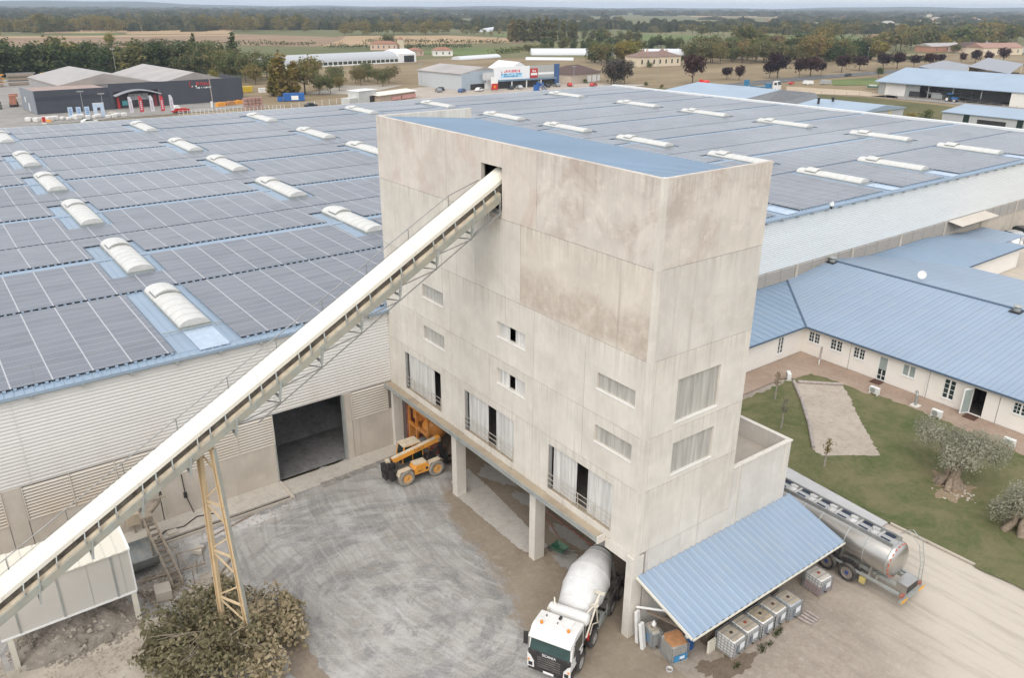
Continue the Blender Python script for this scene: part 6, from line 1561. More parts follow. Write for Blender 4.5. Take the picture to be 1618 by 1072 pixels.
def tree(kind, col, x, y, h, label, group, n=700, size=.75, cat='tree', col2=None, wid=1.0, var=3, name='tree', q=random.Random(77)):
    v = q.randrange(var); key = (kind, col, v, n)
    if key not in _proto:
        sd = hash((kind, v)) % 1000 if False else sum(map(ord, kind))*7+v*13+n
        mats = [LEAF[col]] + ([LEAF[col2]] if col2 else [])
        _proto[key] = (crown_mesh('crown', lobes_for(kind, sd), n, size, mats, sd),
                       trunk_mesh('trunk', 4.2 if kind not in ('tall','cone','hedge','low') else 3.0, .22, 4, sd))
    cm, tm = _proto[key]
    t = thing(name, label, cat, (x,y,-.2), q.uniform(0,6.28), group)
    s = h/9.6; w = s*wid*q.uniform(.9,1.15); t.scale = (w, w*q.uniform(.93,1.07), s)
    a = bpy.data.objects.new('crown', cm); COL.objects.link(a); a.parent = t
    b = bpy.data.objects.new('trunk', tm); COL.objects.link(b); b.parent = t
    return t
TREES = {
'hedge':[(16,415,10.9),(21,411,11.7),(24,406,11.3),(28,401,10.9),(34,404,10.2),(37,400,9.7),(41,396,10.3),(45,393,10.5),(51,399,9.3),(54,388,9.7),(58,382,11.1),(64,385,9.4),(69,386,11.4),(70,374,11.1),(77,378,10.5),(45,398,15.7),(21,415,15.6),(38,403,12.0)],
'conifer':[(95,387,13.4),(101,384,17.9),(112,360,18.6),(108,363,13.6)],
'bare':[(85,394,16.2)],
'oak':[(102,367,15.9),(96,321,13.6),(100,312,13.3),(100,300,8.9),(101,251,14.8),(104,245,7.2),(109,246,6.5),(117,255,6.4),(137,281,6.1),(144,283,7.9),(145,276,7.0),(288,529,11.4),(266,458,7.5),(344,426,7.1),(305,308,13.1)],
'yellow':[(87,314,5.8),(111,618,12.2),(96,627,5.0),(196,517,3.0),(333,323,10.3),(338,320,11.5)],
'poplar':[(91,248,14.4),(89,252,10.3),(95,248,11.8)],
'purplebig':[(226,216,10.4),(231,213,10.9)],
'bush':[(235,204,2.4),(232,192,2.0),(218,233,2.2),(220,226,2.5),(316,281,4.4)],
'midgreen':[(453,410,10.7),(458,407,9.9),(452,393,9.7),(471,400,10.0),(414,434,7.6),(418,451,6.2)],
'woods':[(92,1123,14.9),(90,1047,15.3),(98,1049,13.2),(114,1140,12.6),(109,1037,16.0),(126,1126,12.9),(131,1113,18.5),(125,1018,19.4),(141,1089,18.1),(138,1040,13.9),(147,1057,19.2),(162,1090,12.9),(165,1063,12.5),(179,1120,14.4),(181,1100,16.1),(191,1102,18.6),(194,1076,12.4),(199,1064,16.1),(197,1026,15.6),(204,1026,13.3),(215,1047,14.4),(305,1046,17.7),(323,1078,17.1),(330,1076,17.0),(349,1108,15.6),(343,1067,17.9),(353,1073,18.0),(339,1013,19.1),(361,1055,14.9),(346,989,19.0),(360,1009,15.2),(387,1059,18.4),(395,1060,14.8),(403,1057,17.6),(388,997,15.7),(419,1058,17.4),(419,1035,17.4),(417,1014,17.4),(440,1043,19.1),(409,953,15.3),(390,816,12.0),(400,826,12.1),(414,836,14.5),(428,853,15.3),(432,846,11.7),(416,805,13.1),(424,801,12.1),(459,855,11.6),(453,834,12.5),(456,823,11.3),(464,824,14.6),(466,812,12.2),(480,828,13.0),(488,826,11.7),(471,783,12.4),(479,792,12.0),(499,812,14.5),(500,798,13.7),(524,822,15.3),(522,812,15.4),(535,798,8.9),(542,795,10.1),(542,778,13.9),(540,762,5.0),(535,741,5.6),(531,720,7.2),(557,608,8.5),(554,591,10.9),(542,567,13.5),(548,564,11.6),(552,550,10.0),(532,518,12.8),(539,514,11.9),(1007,1023,15.2),(896,1607,14.2),(1423,2350,15.2)],
'woodsdark':[(201,1175,18.6),(208,1171,18.4),(215,1168,16.7),(221,1165,17.9)],
'rowpoplar':[(256,1194,19.6),(260,1191,21.3),(265,1189,20.0),(269,1187,19.5),(274,1185,21.3),(278,1183,19.4),(282,1181,19.4),(287,1179,21.2),(291,1176,19.4),(296,1174,20.0),(300,1172,19.3),(304,1170,20.4),(309,1168,19.3),(313,1166,19.2),(318,1163,21.5),(322,1161,21.4),(327,1159,19.4),(331,1157,18.5),(336,1155,20.8),(449,587,19.1),(454,584,19.4),(460,581,18.6),(466,577,19.1),(472,574,20.4),(478,570,21.3),(484,567,19.9),(491,563,17.7),(497,559,16.8),(501,557,15.6)],
'avenue':[(350,280,14.3),(366,287,15.5),(378,290,14.7),(371,277,11.7),(387,281,10.0),(394,279,13.6),(390,269,12.8),(403,270,14.3),(412,275,10.9),(401,260,13.4),(416,262,11.3),(413,251,12.9),(427,255,17.3),(417,244,18.9),(453,327,22.5),(457,325,20.5),(696,423,21.5),(660,393,20.3),(545,336,16.6),(513,305,20.4)],
'oakyellow':[(451,260,10.0),(583,313,7.6),(1044,720,14.4),(808,480,11.1)],
'dark':[(439,281,12.7),(444,278,13.3),(461,267,12.7),(465,264,13.0),(470,261,12.5),(475,258,12.8),(480,255,12.2),(485,252,11.5),(487,251,10.9)],
'hedgegreen':[(491,236,4.4),(496,233,4.2),(500,230,4.4),(505,227,4.2),(510,224,3.8)],
'town':[(599,310,13.8),(618,317,12.1),(634,323,13.7),(608,302,15.1),(626,308,15.7),(687,338,10.8),(636,305,12.8),(657,312,14.0),(676,320,17.5),(671,312,17.7),(740,345,10.8),(759,349,10.9),(693,311,14.1),(696,306,15.1),(794,351,11.8),(736,318,18.1),(727,309,18.9),(772,327,13.0),(825,348,16.6),(776,319,16.8),(825,338,16.6),(876,357,14.9),(850,338,13.9),(828,326,14.6),(863,335,16.5),(831,317,19.8),(859,326,14.0),(912,343,14.9),(964,468,15.1),(1010,484,15.7),(981,459,14.4),(955,398,19.6),(964,393,20.7),(939,373,19.0),(918,353,16.4),(894,337,16.9),(616,258,7.4),(629,268,6.0),(765,664,13.5),(770,651,13.5),(695,572,15.0),(775,628,10.1),(806,642,13.5),(780,612,13.2),(808,621,13.2),(857,642,8.2),(793,582,13.1),(773,552,13.3),(794,559,11.3),(800,553,10.7),(890,605,13.4),(829,548,10.6),(911,592,13.8),(926,595,10.3),(824,510,15.4),(928,567,12.6),(980,590,14.0),(952,559,13.0),(893,513,16.4),(942,534,12.7)],
}
SP = {  # kind, colour, second colour, width, faces, leaf size, label, group, name
 'hedge': ('hedge','dark','mid',1.25,1300,.62,'dense dark green tree in the belt behind the grey store','belt of trees behind the store','tree'),
 'conifer': ('cone','dark',None,1.0,1300,.6,'dark conifer to the right behind the grey store','conifers behind the store','conifer'),
 'bare': ('loose','dun',None,1.2,1500,.34,'large half bare brownish tree rising behind the grey store roof','','tree'),
 'oak': ('wide','mid','olive',1.0,1500,.5,'bushy mid green tree between the greenhouse and the yard fence','bushy trees by the greenhouse','tree'),
 'yellow': ('round','yellow',None,1.0,900,.6,'small tree with yellow autumn leaves','yellow autumn trees','tree'),
 'poplar': ('tall','ygreen','olive',1.7,1500,.5,'yellow green poplar standing beside the blue container','poplars by the blue container','tree'),
 'purplebig': ('round','purple','dun',1.0,1900,.5,'big purplish grey tree at the corner beyond the warehouse roof','purplish trees at the corner','tree'),
 'bush': ('low','mid',None,1.0,500,.8,'low round green shrub in the meadow beyond the warehouse','shrubs beyond the warehouse','shrub'),
 'midgreen': ('round','dark','mid',1.1,800,.7,'dark rounded tree near the cream villa','dark trees near the villa','tree'),
 'woods': ('hedge','mid','olive',1.15,520,1.0,'olive green woodland tree beyond the tan fields','woodland beyond the fields','tree'),
 'woodsdark': ('hedge','dark',None,1.3,520,1.0,'very dark tree among the left woodland','dark trees in the left woodland','tree'),
 'rowpoplar': ('tall','olive','mid',1.35,620,.9,'tall slender poplar in a close row beyond the tan field','rows of tall poplars','tree'),
 'avenue': ('wide','olive','mid',.85,1100,.62,'tall loose brownish green tree behind the purple roadside trees','trees behind the roadside row','tree'),
 'oakyellow': ('round','ygreen','olive',1.1,1100,.6,'rounded yellowish green tree behind the purple roadside trees','yellowish trees behind the roadside row','tree'),
 'belt': ('hedge','mid','olive',1.05,1000,.72,'leafy mixed green and brown tree in the thick belt behind the roadside row','thick belt behind the roadside row','tree'),
 'villabelt': ('hedge','dark','mid',1.1,800,.75,'bushy dark green tree in the belt behind the cream villa','belt of trees behind the villa','tree'),
 'townbelt': ('round','ygreen','olive',1.3,600,.9,'leafy yellowish tree among the houses at the far right','yellowish trees among the houses','tree'),
 'dark': ('hedge','dark',None,1.2,900,.7,'dense dark tree in the screen behind the roadside row','dark screen behind the roadside row','tree'),
 'hedgegreen': ('low','dark',None,1.5,700,.8,'clipped dark hedge bush in front of the brick barn','hedge by the brick barn','hedge'),
 'town': ('round','mid','olive',1.15,420,1.05,'far tree among the village houses on the right','trees among the village houses','tree'),
}
TREES.update({
'belt': [(359,293,10.5),(419,341,12.7),(413,331,14.6),(398,316,13.3),(375,294,10.5),(434,340,13.0),(376,287,11.9),(421,321,16.4),(398,299,12.4),(421,313,14.6),(402,294,15.0),(441,322,11.6),(418,299,11.7),(415,292,14.3),(438,308,12.9),(453,315,15.5),(412,283,13.9),(406,273,12.7),(458,310,14.2),(468,313,16.5),(422,276,11.5),(477,314,13.5),(447,288,12.8),(417,262,11.0),(473,299,15.0),(474,295,15.5),(491,305,15.9),(480,294,13.7),(463,279,13.2),(452,268,12.1),(495,294,12.0),(475,277,15.3),(451,257,15.4),(509,293,12.4),(465,261,14.5),(439,241,10.0),(502,276,16.1),(443,239,13.8),(476,254,11.5),(490,259,11.3),(487,255,13.3),(521,274,14.7),(524,271,13.9),(477,240,12.8)] ,
'villabelt': [(408,487,8.2),(407,478,7.6),(398,453,9.3),(423,478,9.1),(390,430,9.6),(412,445,7.7),(428,456,10.2),(474,494,10.4),(426,432,10.6),(469,468,8.7),(420,411,8.1),(435,415,8.9),(432,406,9.8),(443,411,7.6),(440,400,10.1),(495,445,10.1),(472,411,10.8),(466,399,9.3)] ,
'townbelt': [(758,397,11.3),(660,335,8.8),(687,347,9.1),(874,446,15.0),(818,409,13.8),(828,409,14.4),(806,392,14.4),(705,332,9.0),(748,350,12.6),(704,324,11.7),(740,337,12.1),(682,302,11.1),(759,339,11.8),(806,358,13.4),(692,294,7.8),(709,299,10.7),(975,423,16.2),(771,319,9.9),(733,298,11.3),(882,363,10.8),(884,359,12.1),(767,303,9.7),(919,366,11.7),(760,290,8.2),(915,354,10.2),(995,381,10.2)] ,

})
MASS = [(x, y, h, k) for k in ('woods','woodsdark','rowpoplar') for x, y, h in TREES[k] if y > 700]
for k in ('woods','woodsdark','rowpoplar'): TREES[k] = [t_ for t_ in TREES[k] if t_[1] <= 700]
q = random.Random(19); LB_ = []
for x, y, h, k in MASS:
    s_ = h/9.6*(1.12 if k == 'woods' else 1)
    for l in lobes_for('tall' if k == 'rowpoplar' else 'hedge', q.randrange(40))[:9]:
        w_ = 1.3 if k == 'rowpoplar' else 1.5
        LB_.append((x+l[0]*s_*w_, y+l[1]*s_*w_, l[2]*s_, l[3]*s_*w_, l[4]*s_*w_, l[5]*s_))
o = bpy.data.objects.new('woodland', crown_mesh('woodland', LB_, len(MASS)*330, 1.5, [LEAF['mid'], LEAF['olive'], LEAF['dark']], 4)); COL.objects.link(o)
tag(o, 'belt of woodland and tall poplar rows beyond the tan fields', 'woods', None, 'stuff')
for k, L_ in TREES.items():
    kind, c1, c2, wd, n, sz, lab, grp, nm = SP[k]
    for (x, y, h) in L_:
        if k == 'belt': kind, c1, c2 = [('hedge','mid','olive'),('wide','olive','dun'),('hedge','dark','mid'),('round','ygreen','olive')][(int(x)*7+int(y)) % 4]
        if k == 'hedge': h *= 1.22
        tree(kind, c1, x, y, h, lab, grp or None, n, sz, 'tree' if nm not in ('shrub','hedge') else nm, c2, wd, 3, nm)
r_ = random.Random(6)
for k in range(15):
    x = 12+k*6.0+r_.uniform(-2,2); tree('hedge','dark',x,408-(x-12)*.45+r_.uniform(-6,6),r_.uniform(13,17),SP['hedge'][6],SP['hedge'][7],1300,.62,'tree','mid',1.4,3)
for (x, y, h, c) in ((92,340,13,'dark'),(97,330,14,'mid'),(104,345,15,'dark'),(110,330,13,'mid'),(88,352,13,'dark'),(112,318,12,'mid'),(120,330,10,'mid'),(126,300,9,'mid'),(118,288,11,'mid'),(128,282,8,'mid'),(134,270,8,'olive'),(122,268,8,'mid'),(112,262,7,'mid'),(140,262,7,'mid'),(150,275,8,'olive'),(146,290,9,'mid')):
    tree('wide',c,x,y,h,SP['oak'][6],SP['oak'][7],1500,.5,'tree','olive',1.1,3)
for (x, y, h, c) in ((331,319,13.5,'ygreen'),(338,317,12.5,'yellow'),(342,322,13,'ygreen')): tree('hedge',c,x,y,h,'tall yellow green tree left of the cream villa','yellow green trees by the villa',1300,.6,'tree','ygreen',1.2,3)
for (x, y, h) in ((317,327,13.5),(322,322,12.5)): tree('hedge','mid',x,y,h,'dark green tree just left of the yellow green trees by the villa','dark trees left of the yellow green ones',1300,.6,'tree','dark',1.2,3)
tree('hedge','purple',228.5,217,11.5,'dense purplish grey tree standing between the two purplish trees at the corner',None,2200,.5,'tree','dun',1.15)
# purple-leaved roadside row
PL = [(257.3,197.7,10.5),(289.6,205.3,5.6),(290.3,198.8,7.2),(311,197.5,6.8),(314.3,195.4,10.2),(327.8,192.9,7.6),(339.3,194.5,9.2),(350.4,196,7.2),(374.2,199.8,7.8),(393,201.2,8.2),(415.5,200.8,8.0),(424,197.5,8.0),(440,196.6,7.8),(462,199,7.0),(483,204,6.4),(500,199,7.0),(515,198,7.4),(530,197,7),(548,196,7.6)]
for x, y, h in PL: tree('plum','plum',x,y,h*(.95+.3*((int(x)*37)%10)/10),'round dark purple leaved tree in the row along the road','purple trees along the road',1300,.66,'tree',None,1.0+.45*((int(x)*53)%10)/10,5)
tree('round','mid',360.9,171.6,4.9,'round green tree beside the road on its own, left of the blue hangar',None,900,.6,'tree','dark',1.3)
tree('low','mid',227.5,78,3.4,'green shrub beside the low grey shed with a blue roof',None,700,.7,'shrub',None,1.2,3,'shrub'); tree('low','ygreen',224,80.5,2.2,'yellowish shrub between the blue roof and the low grey shed',None,600,.7,'shrub',None,1.5,3,'shrub')
tree('low','mid',219.5,86,2.6,'green shrub just right of the blue roof with black vents',None,600,.7,'shrub',None,1.3,3,'shrub')
# low hedgerows across the fields
for (x, y, x2, y2, lab) in ((40,640,180,700,'thin dark hedgerow along the tan stubble field on the left'),(255,560,350,515,'dark hedgerow behind the white roofed house'),(320,430,395,470,'dark hedgerow beside the green field in the middle'),(330,640,420,560,'hedgerow along the near edge of the middle field'),(160,690,260,610,'hedgerow dividing the left and middle fields')):
    n = int(math.dist((x,y),(x2,y2))/7); L_ = [(x+(x2-x)*k/n, y+(y2-y)*k/n, 1.6, 7.5, 4, 2.2+.8*math.sin(k*2.1)) for k in range(n+1)]
    o = bpy.data.objects.new('hedge', crown_mesh('hedge', L_, n*70, 1.1, [LEAF['dark'], LEAF['mid']], n)); COL.objects.link(o); tag(o, lab, 'hedgerow')
# saplings and olive trees in the garden
for (x, y, h, lab) in ((29.94,-12.75,2.75,'thin staked sapling on the lawn nearest the office corner'),(26.04,-16.22,2.8,'thin sapling in the middle of the lawn, left of the sand court'),(23.76,-21.61,2.4,'small dark sapling at the near end of the sand court')):
    t = thing('sapling', lab, 'sapling', (x,y,.03), 0, 'saplings on the lawn')
    mb = MB(); mb.tube((0,0,0),(.06,.03,h*.8),.035,.018,6); mb.tube((.05,.02,h*.5),(.25,.1,h*.85),.014,.008,5); mb.tube((.04,.02,h*.55),(-.2,.1,h*.9),.014,.008,5); mb.tube((-.15,0,0),(-.1,0,h*.5),.03,n=6); mb.build('trunk', LOGW, t)
    o = bpy.data.objects.new('crown', crown_mesh('crown', [(0,0,h*.72,.34,.34,h*.24),(.15,.1,h*.85,.25,.25,.3),(-.1,0,h*.6,.25,.25,.3)], 190, .11, [LEAF['mid'] if y < -20 else LEAF['grey'], LEAF['olive']], int(h*100))); COL.objects.link(o); o.parent = t
OLEAF = leaf('olive_leaf', ((.36,.345,.26),(.48,.46,.36),(.58,.55,.45)), thin=.5)
OLEAF2 = leaf('olive_leaf_under', ((.27,.26,.185),(.36,.345,.26),(.44,.42,.33)), thin=.5)
OBARK = pm('olive_bark', (.25,.195,.145), .9, var=.3, scale=5, bmp=.8, bscale=9)
def olive(x, y, lobes, lab, seed, gn, n):
    t = thing('olive_tree', lab, 'tree', (x,y,.03))
    q = random.Random(seed); mb = MB()
    for k in range(gn):
        a = k*6.28/gn+q.uniform(-.3,.3); rr_ = q.uniform(.5,.95)
        b = Vector((math.cos(a)*rr_, math.sin(a)*rr_, -.05)); m = Vector((math.cos(a)*.3, math.sin(a)*.3, .75)); e = Vector((math.cos(a+.4)*.38, math.sin(a+.4)*.38, 1.45))
        mb.tube(b, m, .26, .21, 8); mb.tube(m, e, .21, .17, 8)
    for k in range(9):
        l = lobes[k % len(lobes)]; a = Vector((q.uniform(-.3,.3), q.uniform(-.3,.3), 1.4)); e = Vector((l[0]*.8, l[1]*.8, l[2])); m = (a+e)/2+Vector((0,0,-.15))
        mb.tube(a, m, .13, .09, 7); mb.tube(m, e, .09, .03, 6)
    mb.build('trunk', OBARK, t)
    o = bpy.data.objects.new('crown', crown_mesh('crown', [(l[0]*1.08,l[1]*1.08,l[2],l[3]*.86,l[4]*.86,l[5]*.86) for l in lobes], int(n*1.25), .115, [OLEAF, OLEAF2], seed)); COL.objects.link(o); o.parent = t
olive(28.6, -28.35, [(2.0,2.9,2.6,1.25,1.2,.95),(1.2,1.5,2.75,1.2,1.1,1.0),(.2,.3,2.6,1.2,1.2,1.0),(1.2,-.3,2.9,1.3,1.3,1.05),(2.4,-.4,2.9,1.2,1.1,.95),(2.9,-1.3,2.75,1.0,1.1,.9),(1.5,-1.6,2.7,1.1,1.1,.9),(-.6,.1,2.2,.9,.9,.75),(-.1,-.9,2.4,1.0,.9,.8),(2.4,1.1,2.6,1.0,1.0,.8),(.9,2.5,2.4,.8,.8,.7)], 'old olive tree with a gnarled split trunk and wide grey green crown on the lawn', 5, 8, 8500)
olive(26.7, -33.6, [(.2,.3,1.7,1.3,1.4,1.2),(1.0,.6,2.0,1.1,1.2,1.1),(-.4,1.0,1.3,1.0,1.0,.9),(.6,-.7,1.8,1.3,1.2,1.2)], 'rounded grey olive tree cut off by the right edge of the lawn', 9, 5, 4200)
# timbers edging the sand court
LG = [((34.15,-11.6),(31.75,-14.0)),((31.7,-14.1),(28.7,-16.8)),((28.65,-16.9),(25.3,-19.6)),((34.35,-11.9),(37.15,-14.6))]
for i, (a, b) in enumerate(LG):
    mb = MB(); mb.tube((a[0],a[1],.14),(b[0],b[1],.14),.15,.13,10); o = mb.build('log', LOGW)
    tag(o, ['grey log edging the sand court nearest the office corner','middle grey log along the left side of the sand court','lowest grey log along the left side of the sand court','grey log across the far end of the sand court'][i], 'log', 'logs edging the sand court')
r = random.Random(9); mb = MB()
for _ in range(46):
    a = r.uniform(0,6.28); q = r.uniform(.7,2.1); mb.sphere((28.3+q*math.cos(a)*.8, -28.9+q*math.sin(a)*.8, .05), r.uniform(.05,.13), 6, 4, 0, .6)
o = mb.build('stones', STONE); tag(o, 'scattered small stones round the foot of the old olive tree', 'stones', None, 'stuff')

# ---------------------------------------------------------------- buildings beyond
CHAR = pm('charcoal_cladding', (.060,.064,.078), .5, var=.08, scale=.3)
st = thing('store_building', 'long charcoal grey builders store with an arched entrance and a red sign', 'store', (9.7,238.5,0), R(4))
def pb(name, mat, fn, parent, **k):
    mb = MB(); fn(mb); return mb.build(name, mat, parent, **k)
pb('wall', CHAR, lambda m: (m.box(0,21.2,0,.3,0,6.7), m.box(21.2,65,-.35,0,0,7.7) if False else (m.box(36.5,65,-.35,-.05,0,7.6), m.box(21.2,36.5,-.35,-.05,5.2,7.7), m.box(21.2,22.2,-.35,-.05,0,5.2))), st)
pb('side_wall', pm('pale_grey_cladding', (.24,.26,.29), .5, var=.08), lambda m: m.box(-.3,-.01,0,18,0,6.75), st); pb('side_wall', CHAR, lambda m: m.box(64.7,65,0,18,0,7.6), st)
pb('wall_band', pm('charcoal_band', (.045,.048,.06), .5, var=.1), lambda m: (m.box(.1,21.1,-.02,-.001,3.6,4.9)), st)
pb('roof', pm('dusty_flat_roof', (.36,.27,.235), .9, var=.18), lambda m: (m.box(0,21.2,.31,18,6.1,6.3)), st)
def gable(m, x0, x1, y0, y1, e, rz):
    xm = (x0+x1)/2
    m.add([(x0,y0,e),(xm,y0,rz),(x1,y0,e),(x0,y1,e),(xm,y1,rz),(x1,y1,e),(x0,y0,e-.3),(x1,y0,e-.3),(x0,y1,e-.3),(x1,y1,e-.3)], [(0,1,4,3),(1,2,5,4),(0,6,7,2,1),(3,4,5,9,8),(0,3,8,6),(2,7,9,5)])
pb('hall_roof', GREYROOF, lambda m: gable(m, 11, 40, 18.1, 62, 6.4, 9.6), st)
pb('hall_roof', GREYROOF, lambda m: gable(m, 40.2, 64, 8, 62, 6.4, 9.4), st)
pb('hall_wall', pm('hall_wall_grey', (.34,.33,.32), .8), lambda m: (m.box(11.2,39.8,18.4,61.5,0,6.1), m.box(40.4,63.8,8.3,61.5,0,6.1)), st)
def arch(m):
    pts = [(22.2+14.3*k/12, 4.0+1.55*math.sin(math.pi*k/12)) for k in range(13)]
    for a, b in zip(pts, pts[1:]): m.bar((a[0],-1.3,a[1]),(b[0],-1.3,b[1]),2.2,.35,up=(0,0,1))
pb('entrance_arch', pm('pale_arch', (.40,.41,.44), .4), arch, st)
pb('entrance_front', pm('entrance_dark', (.05,.04,.045), .5, var=.4), lambda m: m.box(22.2,36.5,.3,.5,0,5.2), st)
pb('entrance_frame', RED, lambda m: m.box(23.2,23.9,.1,.29,0,3.4), st); pb('entrance_frame', pm('dim_red', (.22,.04,.045), .5), lambda m: m.box(34.6,35.6,.1,.29,0,3.6), st)
pb('entrance_window', pm('shop_window', (.30,.30,.30), .2, var=.4), lambda m: (m.box(27,33,.12,.29,2.3,4.2)), st)
pb('entrance_poster', pm('teal_poster', (.08,.30,.32), .5), lambda m: m.box(24.6,26.3,.0,.1,.8,2.3), st)
pb('door', pm('white_door', (.6,.6,.6), .5), lambda m: (m.box(-.34,-.31,7,9,.2,2.6), m.box(-.36,-.31,11,12.6,2.6,4.2)), st)
def marks(m, x0, x1, z0, z1, n, y, seed):
    q = random.Random(seed); w = (x1-x0)/n
    for k in range(n):
        a = x0+k*w; h = z1-z0
        if q.random() < .12: continue
        m.box(a, a+w*.28, y-.06, y, z0, z1*1.0 if q.random()<.7 else z0+h*.7); m.box(a+w*.28, a+w*.78, y-.06, y, z0+h*q.choice((0,.38,.75)), z0+h*q.choice((.3,.55,1.0)) if q.random()<.5 else z1)
def clogo(m):
    for k in range(9):
        w0, w1 = R(95+k*19), R(95+(k+1)*19); c = (47.6, 6.1)
        m.bar((c[0]+.95*math.cos(w0),-.42,c[1]+.95*math.sin(w0)), (c[0]+.95*math.cos(w1),-.42,c[1]+.95*math.sin(w1)), .12, .34, up=(0,1,0))
sg = pb('sign', pm('sign_red', (.50,.045,.05), .5), lambda m: (clogo(m), marks(m, 49.0, 54.0, 5.75, 6.75, 7, -.37, 3)), st)
pb('sign_white_lettering', TRIM, lambda m: (marks(m, 47.5, 49.2, 5.3, 5.8, 3, -.37, 4), marks(m, 48.9, 54.2, 4.75, 5.2, 13, -.37, 5)), st)
FABW = pm('flag_white', (.66,.64,.70), .6, var=.08); FABR = pm('flag_red', (.55,.05,.07), .6, var=.08)
for i, (x, y) in enumerate(((30.4,213.4),(33.3,213.6),(36.3,213.5),(39.0,212.6),(41.6,212.2))):
    t = thing('feather_flag', ['white feather flag leftmost of the five before the store','red feather flag second from the left before the store','white feather flag in the middle of the five before the store','red feather flag second from the right before the store','white feather flag rightmost of the five before the store'][i], 'flag', (x,y,-.12), 0, 'feather flags in front of the store')
    pb('pole', GALV, lambda m: m.tube((0,0,0),(0,0,6.1),.05), t)
    pb('cloth', FABR if i % 2 else FABW, lambda m: m.prism([(.05,1.5),(1.15,1.7),(1.0,5.4),(.6,6.15),(.05,6.2)], 'y', -.03, .03), t)
    pb('print', FABW if i % 2 else pm('flag_print', (.50,.34,.42), .6), lambda m: [m.box(.35,.75,-.05,-.031,2.2+k*.55,2.55+k*.55) for k in range(5)], t)
PB_ = pm('blue_white_board', (.50,.60,.72), .5, var=.1)
for i, (x, y) in enumerate(((16.6,225.1),(18.7,224.4),(20.9,223.9))):
    t = thing('display_board', ['leftmost of three pale blue display boards before the store','middle one of three pale blue display boards before the store','rightmost of three pale blue display boards before the store'][i], 'board', (x,y,-.12), R(4), 'display boards in front of the store')
    pb('panel', PB_, lambda m: m.box(-.65,.65,-.05,.05,.35,3.0), t); pb('print', pm('board_print', (.16,.28,.52), .5), lambda m: [m.box(-.4,.4,-.07,-.051,.8+k*.5,1.05+k*.5) for k in range(4)], t); pb('feet', TRIM, lambda m: m.box(-.7,.7,-.4,.4,0,.3), t)
t = thing('display_arch', 'white display arch beside the pale blue boards before the store', 'display', (23.9,222.6,-.12), R(4)); pb('frame', PB_, lambda m: (m.box(-1.5,-.5,-.2,.2,0,3.9), m.box(.5,1.5,-.2,.2,0,3.9), m.box(-.5,.5,-.2,.2,2.7,3.9)), t); pb('top', TRIM, lambda m: m.box(-1.55,1.55,-.25,.25,3.901,4.0), t)
q = random.Random(14); SACK = pm('white_sack', (.62,.60,.57), .8, var=.1)
for k in range(16):
    x = 5.5+k*1.62+q.uniform(-.4,.4); y = 221.5-x*.10+q.uniform(-1.5,2.5); mb = MB(); s = q.uniform(.55,.95)
    mb.prism([(-s,-s),(s,-s),(s,s),(-s,s)], 'z', 0, s*1.5); o = mb.build('bulk_sack', SACK, bevel=.25); o.location = (x,y,-.12); o.rotation_euler = (0,0,q.uniform(0,1)); tag(o, 'white bulk sack in the row before the grey store', 'sack', 'bulk sacks in front of the store')
mb = MB(); mb.sphere((27.2,221.6,.6),1.4,14,8,0,.55); o = mb.build('mound', pm('stone_mound', (.36,.33,.28), .9, var=.2)); tag(o, 'rounded stone coloured mound among the sacks before the store', 'mound')
def lamp(x, y, h, lab, grp='tall lamp posts'):
    t = thing('lamp_post', lab, 'lamp post', (x,y,-.15), 0, grp); pb('pole', GALV, lambda m: m.tube((0,0,0),(0,0,h),.09,.06), t); pb('lamp_head', GALV, lambda m: m.box(-.9,.9,-.2,.2,h,h+.25), t)
lamp(20.5,227,7,'lamp post in front of the left half of the grey store'); lamp(25.7,225.3,6.2,'lamp post between the display boards and the store entrance'); lamp(60.7,370,12,'lamp post among the belt of trees behind the store roof'); lamp(151.4,250,9,'lamp post in front of the pale grey shed'); lamp(198.6,209.1,8.6,'lamp post beside the billboard building'); lamp(450,231,9,'lamp post behind the purple roadside trees'); lamp(410,160,10,'lamp post rising behind the blue hangar'); lamp(253.4,215,15,'tall thin mast in the meadow before the cream villa')
t = thing('utility_pole', 'tall wooden pole with a white meter box in front of the store sign', 'pole', (54.9,213.8,-.15)); pb('pole', LOGW, lambda m: m.tube((0,0,0),(-.2,0,11),.18,.12), t); pb('meter_box', TRIM, lambda m: m.box(-.75,-.2,-.35,.15,1.6,3.4), t); pb('cap', STEEL, lambda m: m.box(-.45,.05,-.2,.2,11,11.4), t)
t = thing('red_sales_van', 'low red vehicle parked beside the rightmost white flag', 'vehicle', (46.2,218.8,-.12), R(5)); pb('body', RED, lambda m: m.prism([(-2.6,.4),(2.5,.4),(2.5,1.1),(1.6,1.35),(-2.6,1.5)], 'y', -.95, .95), t); pb('hood', TRIM, lambda m: m.prism([(-2.0,1.52),(0,1.46),(-.6,2.3),(-1.6,2.4)], 'y', -.8, .8), t)
for x in (-1.7,1.6): pb('wheel', RUBBER, lambda m: m.tube((x,-1,.35),(x,1,.35),.35,n=14), t)
car((18.2,207.6,-.15), R(10), CP['white'], 'white car half hidden behind the warehouse roof edge near the flags')
car((85.2,209.6,-.15), R(12), CP['dark'], 'dark car by the white fence, half hidden by the roof edge')
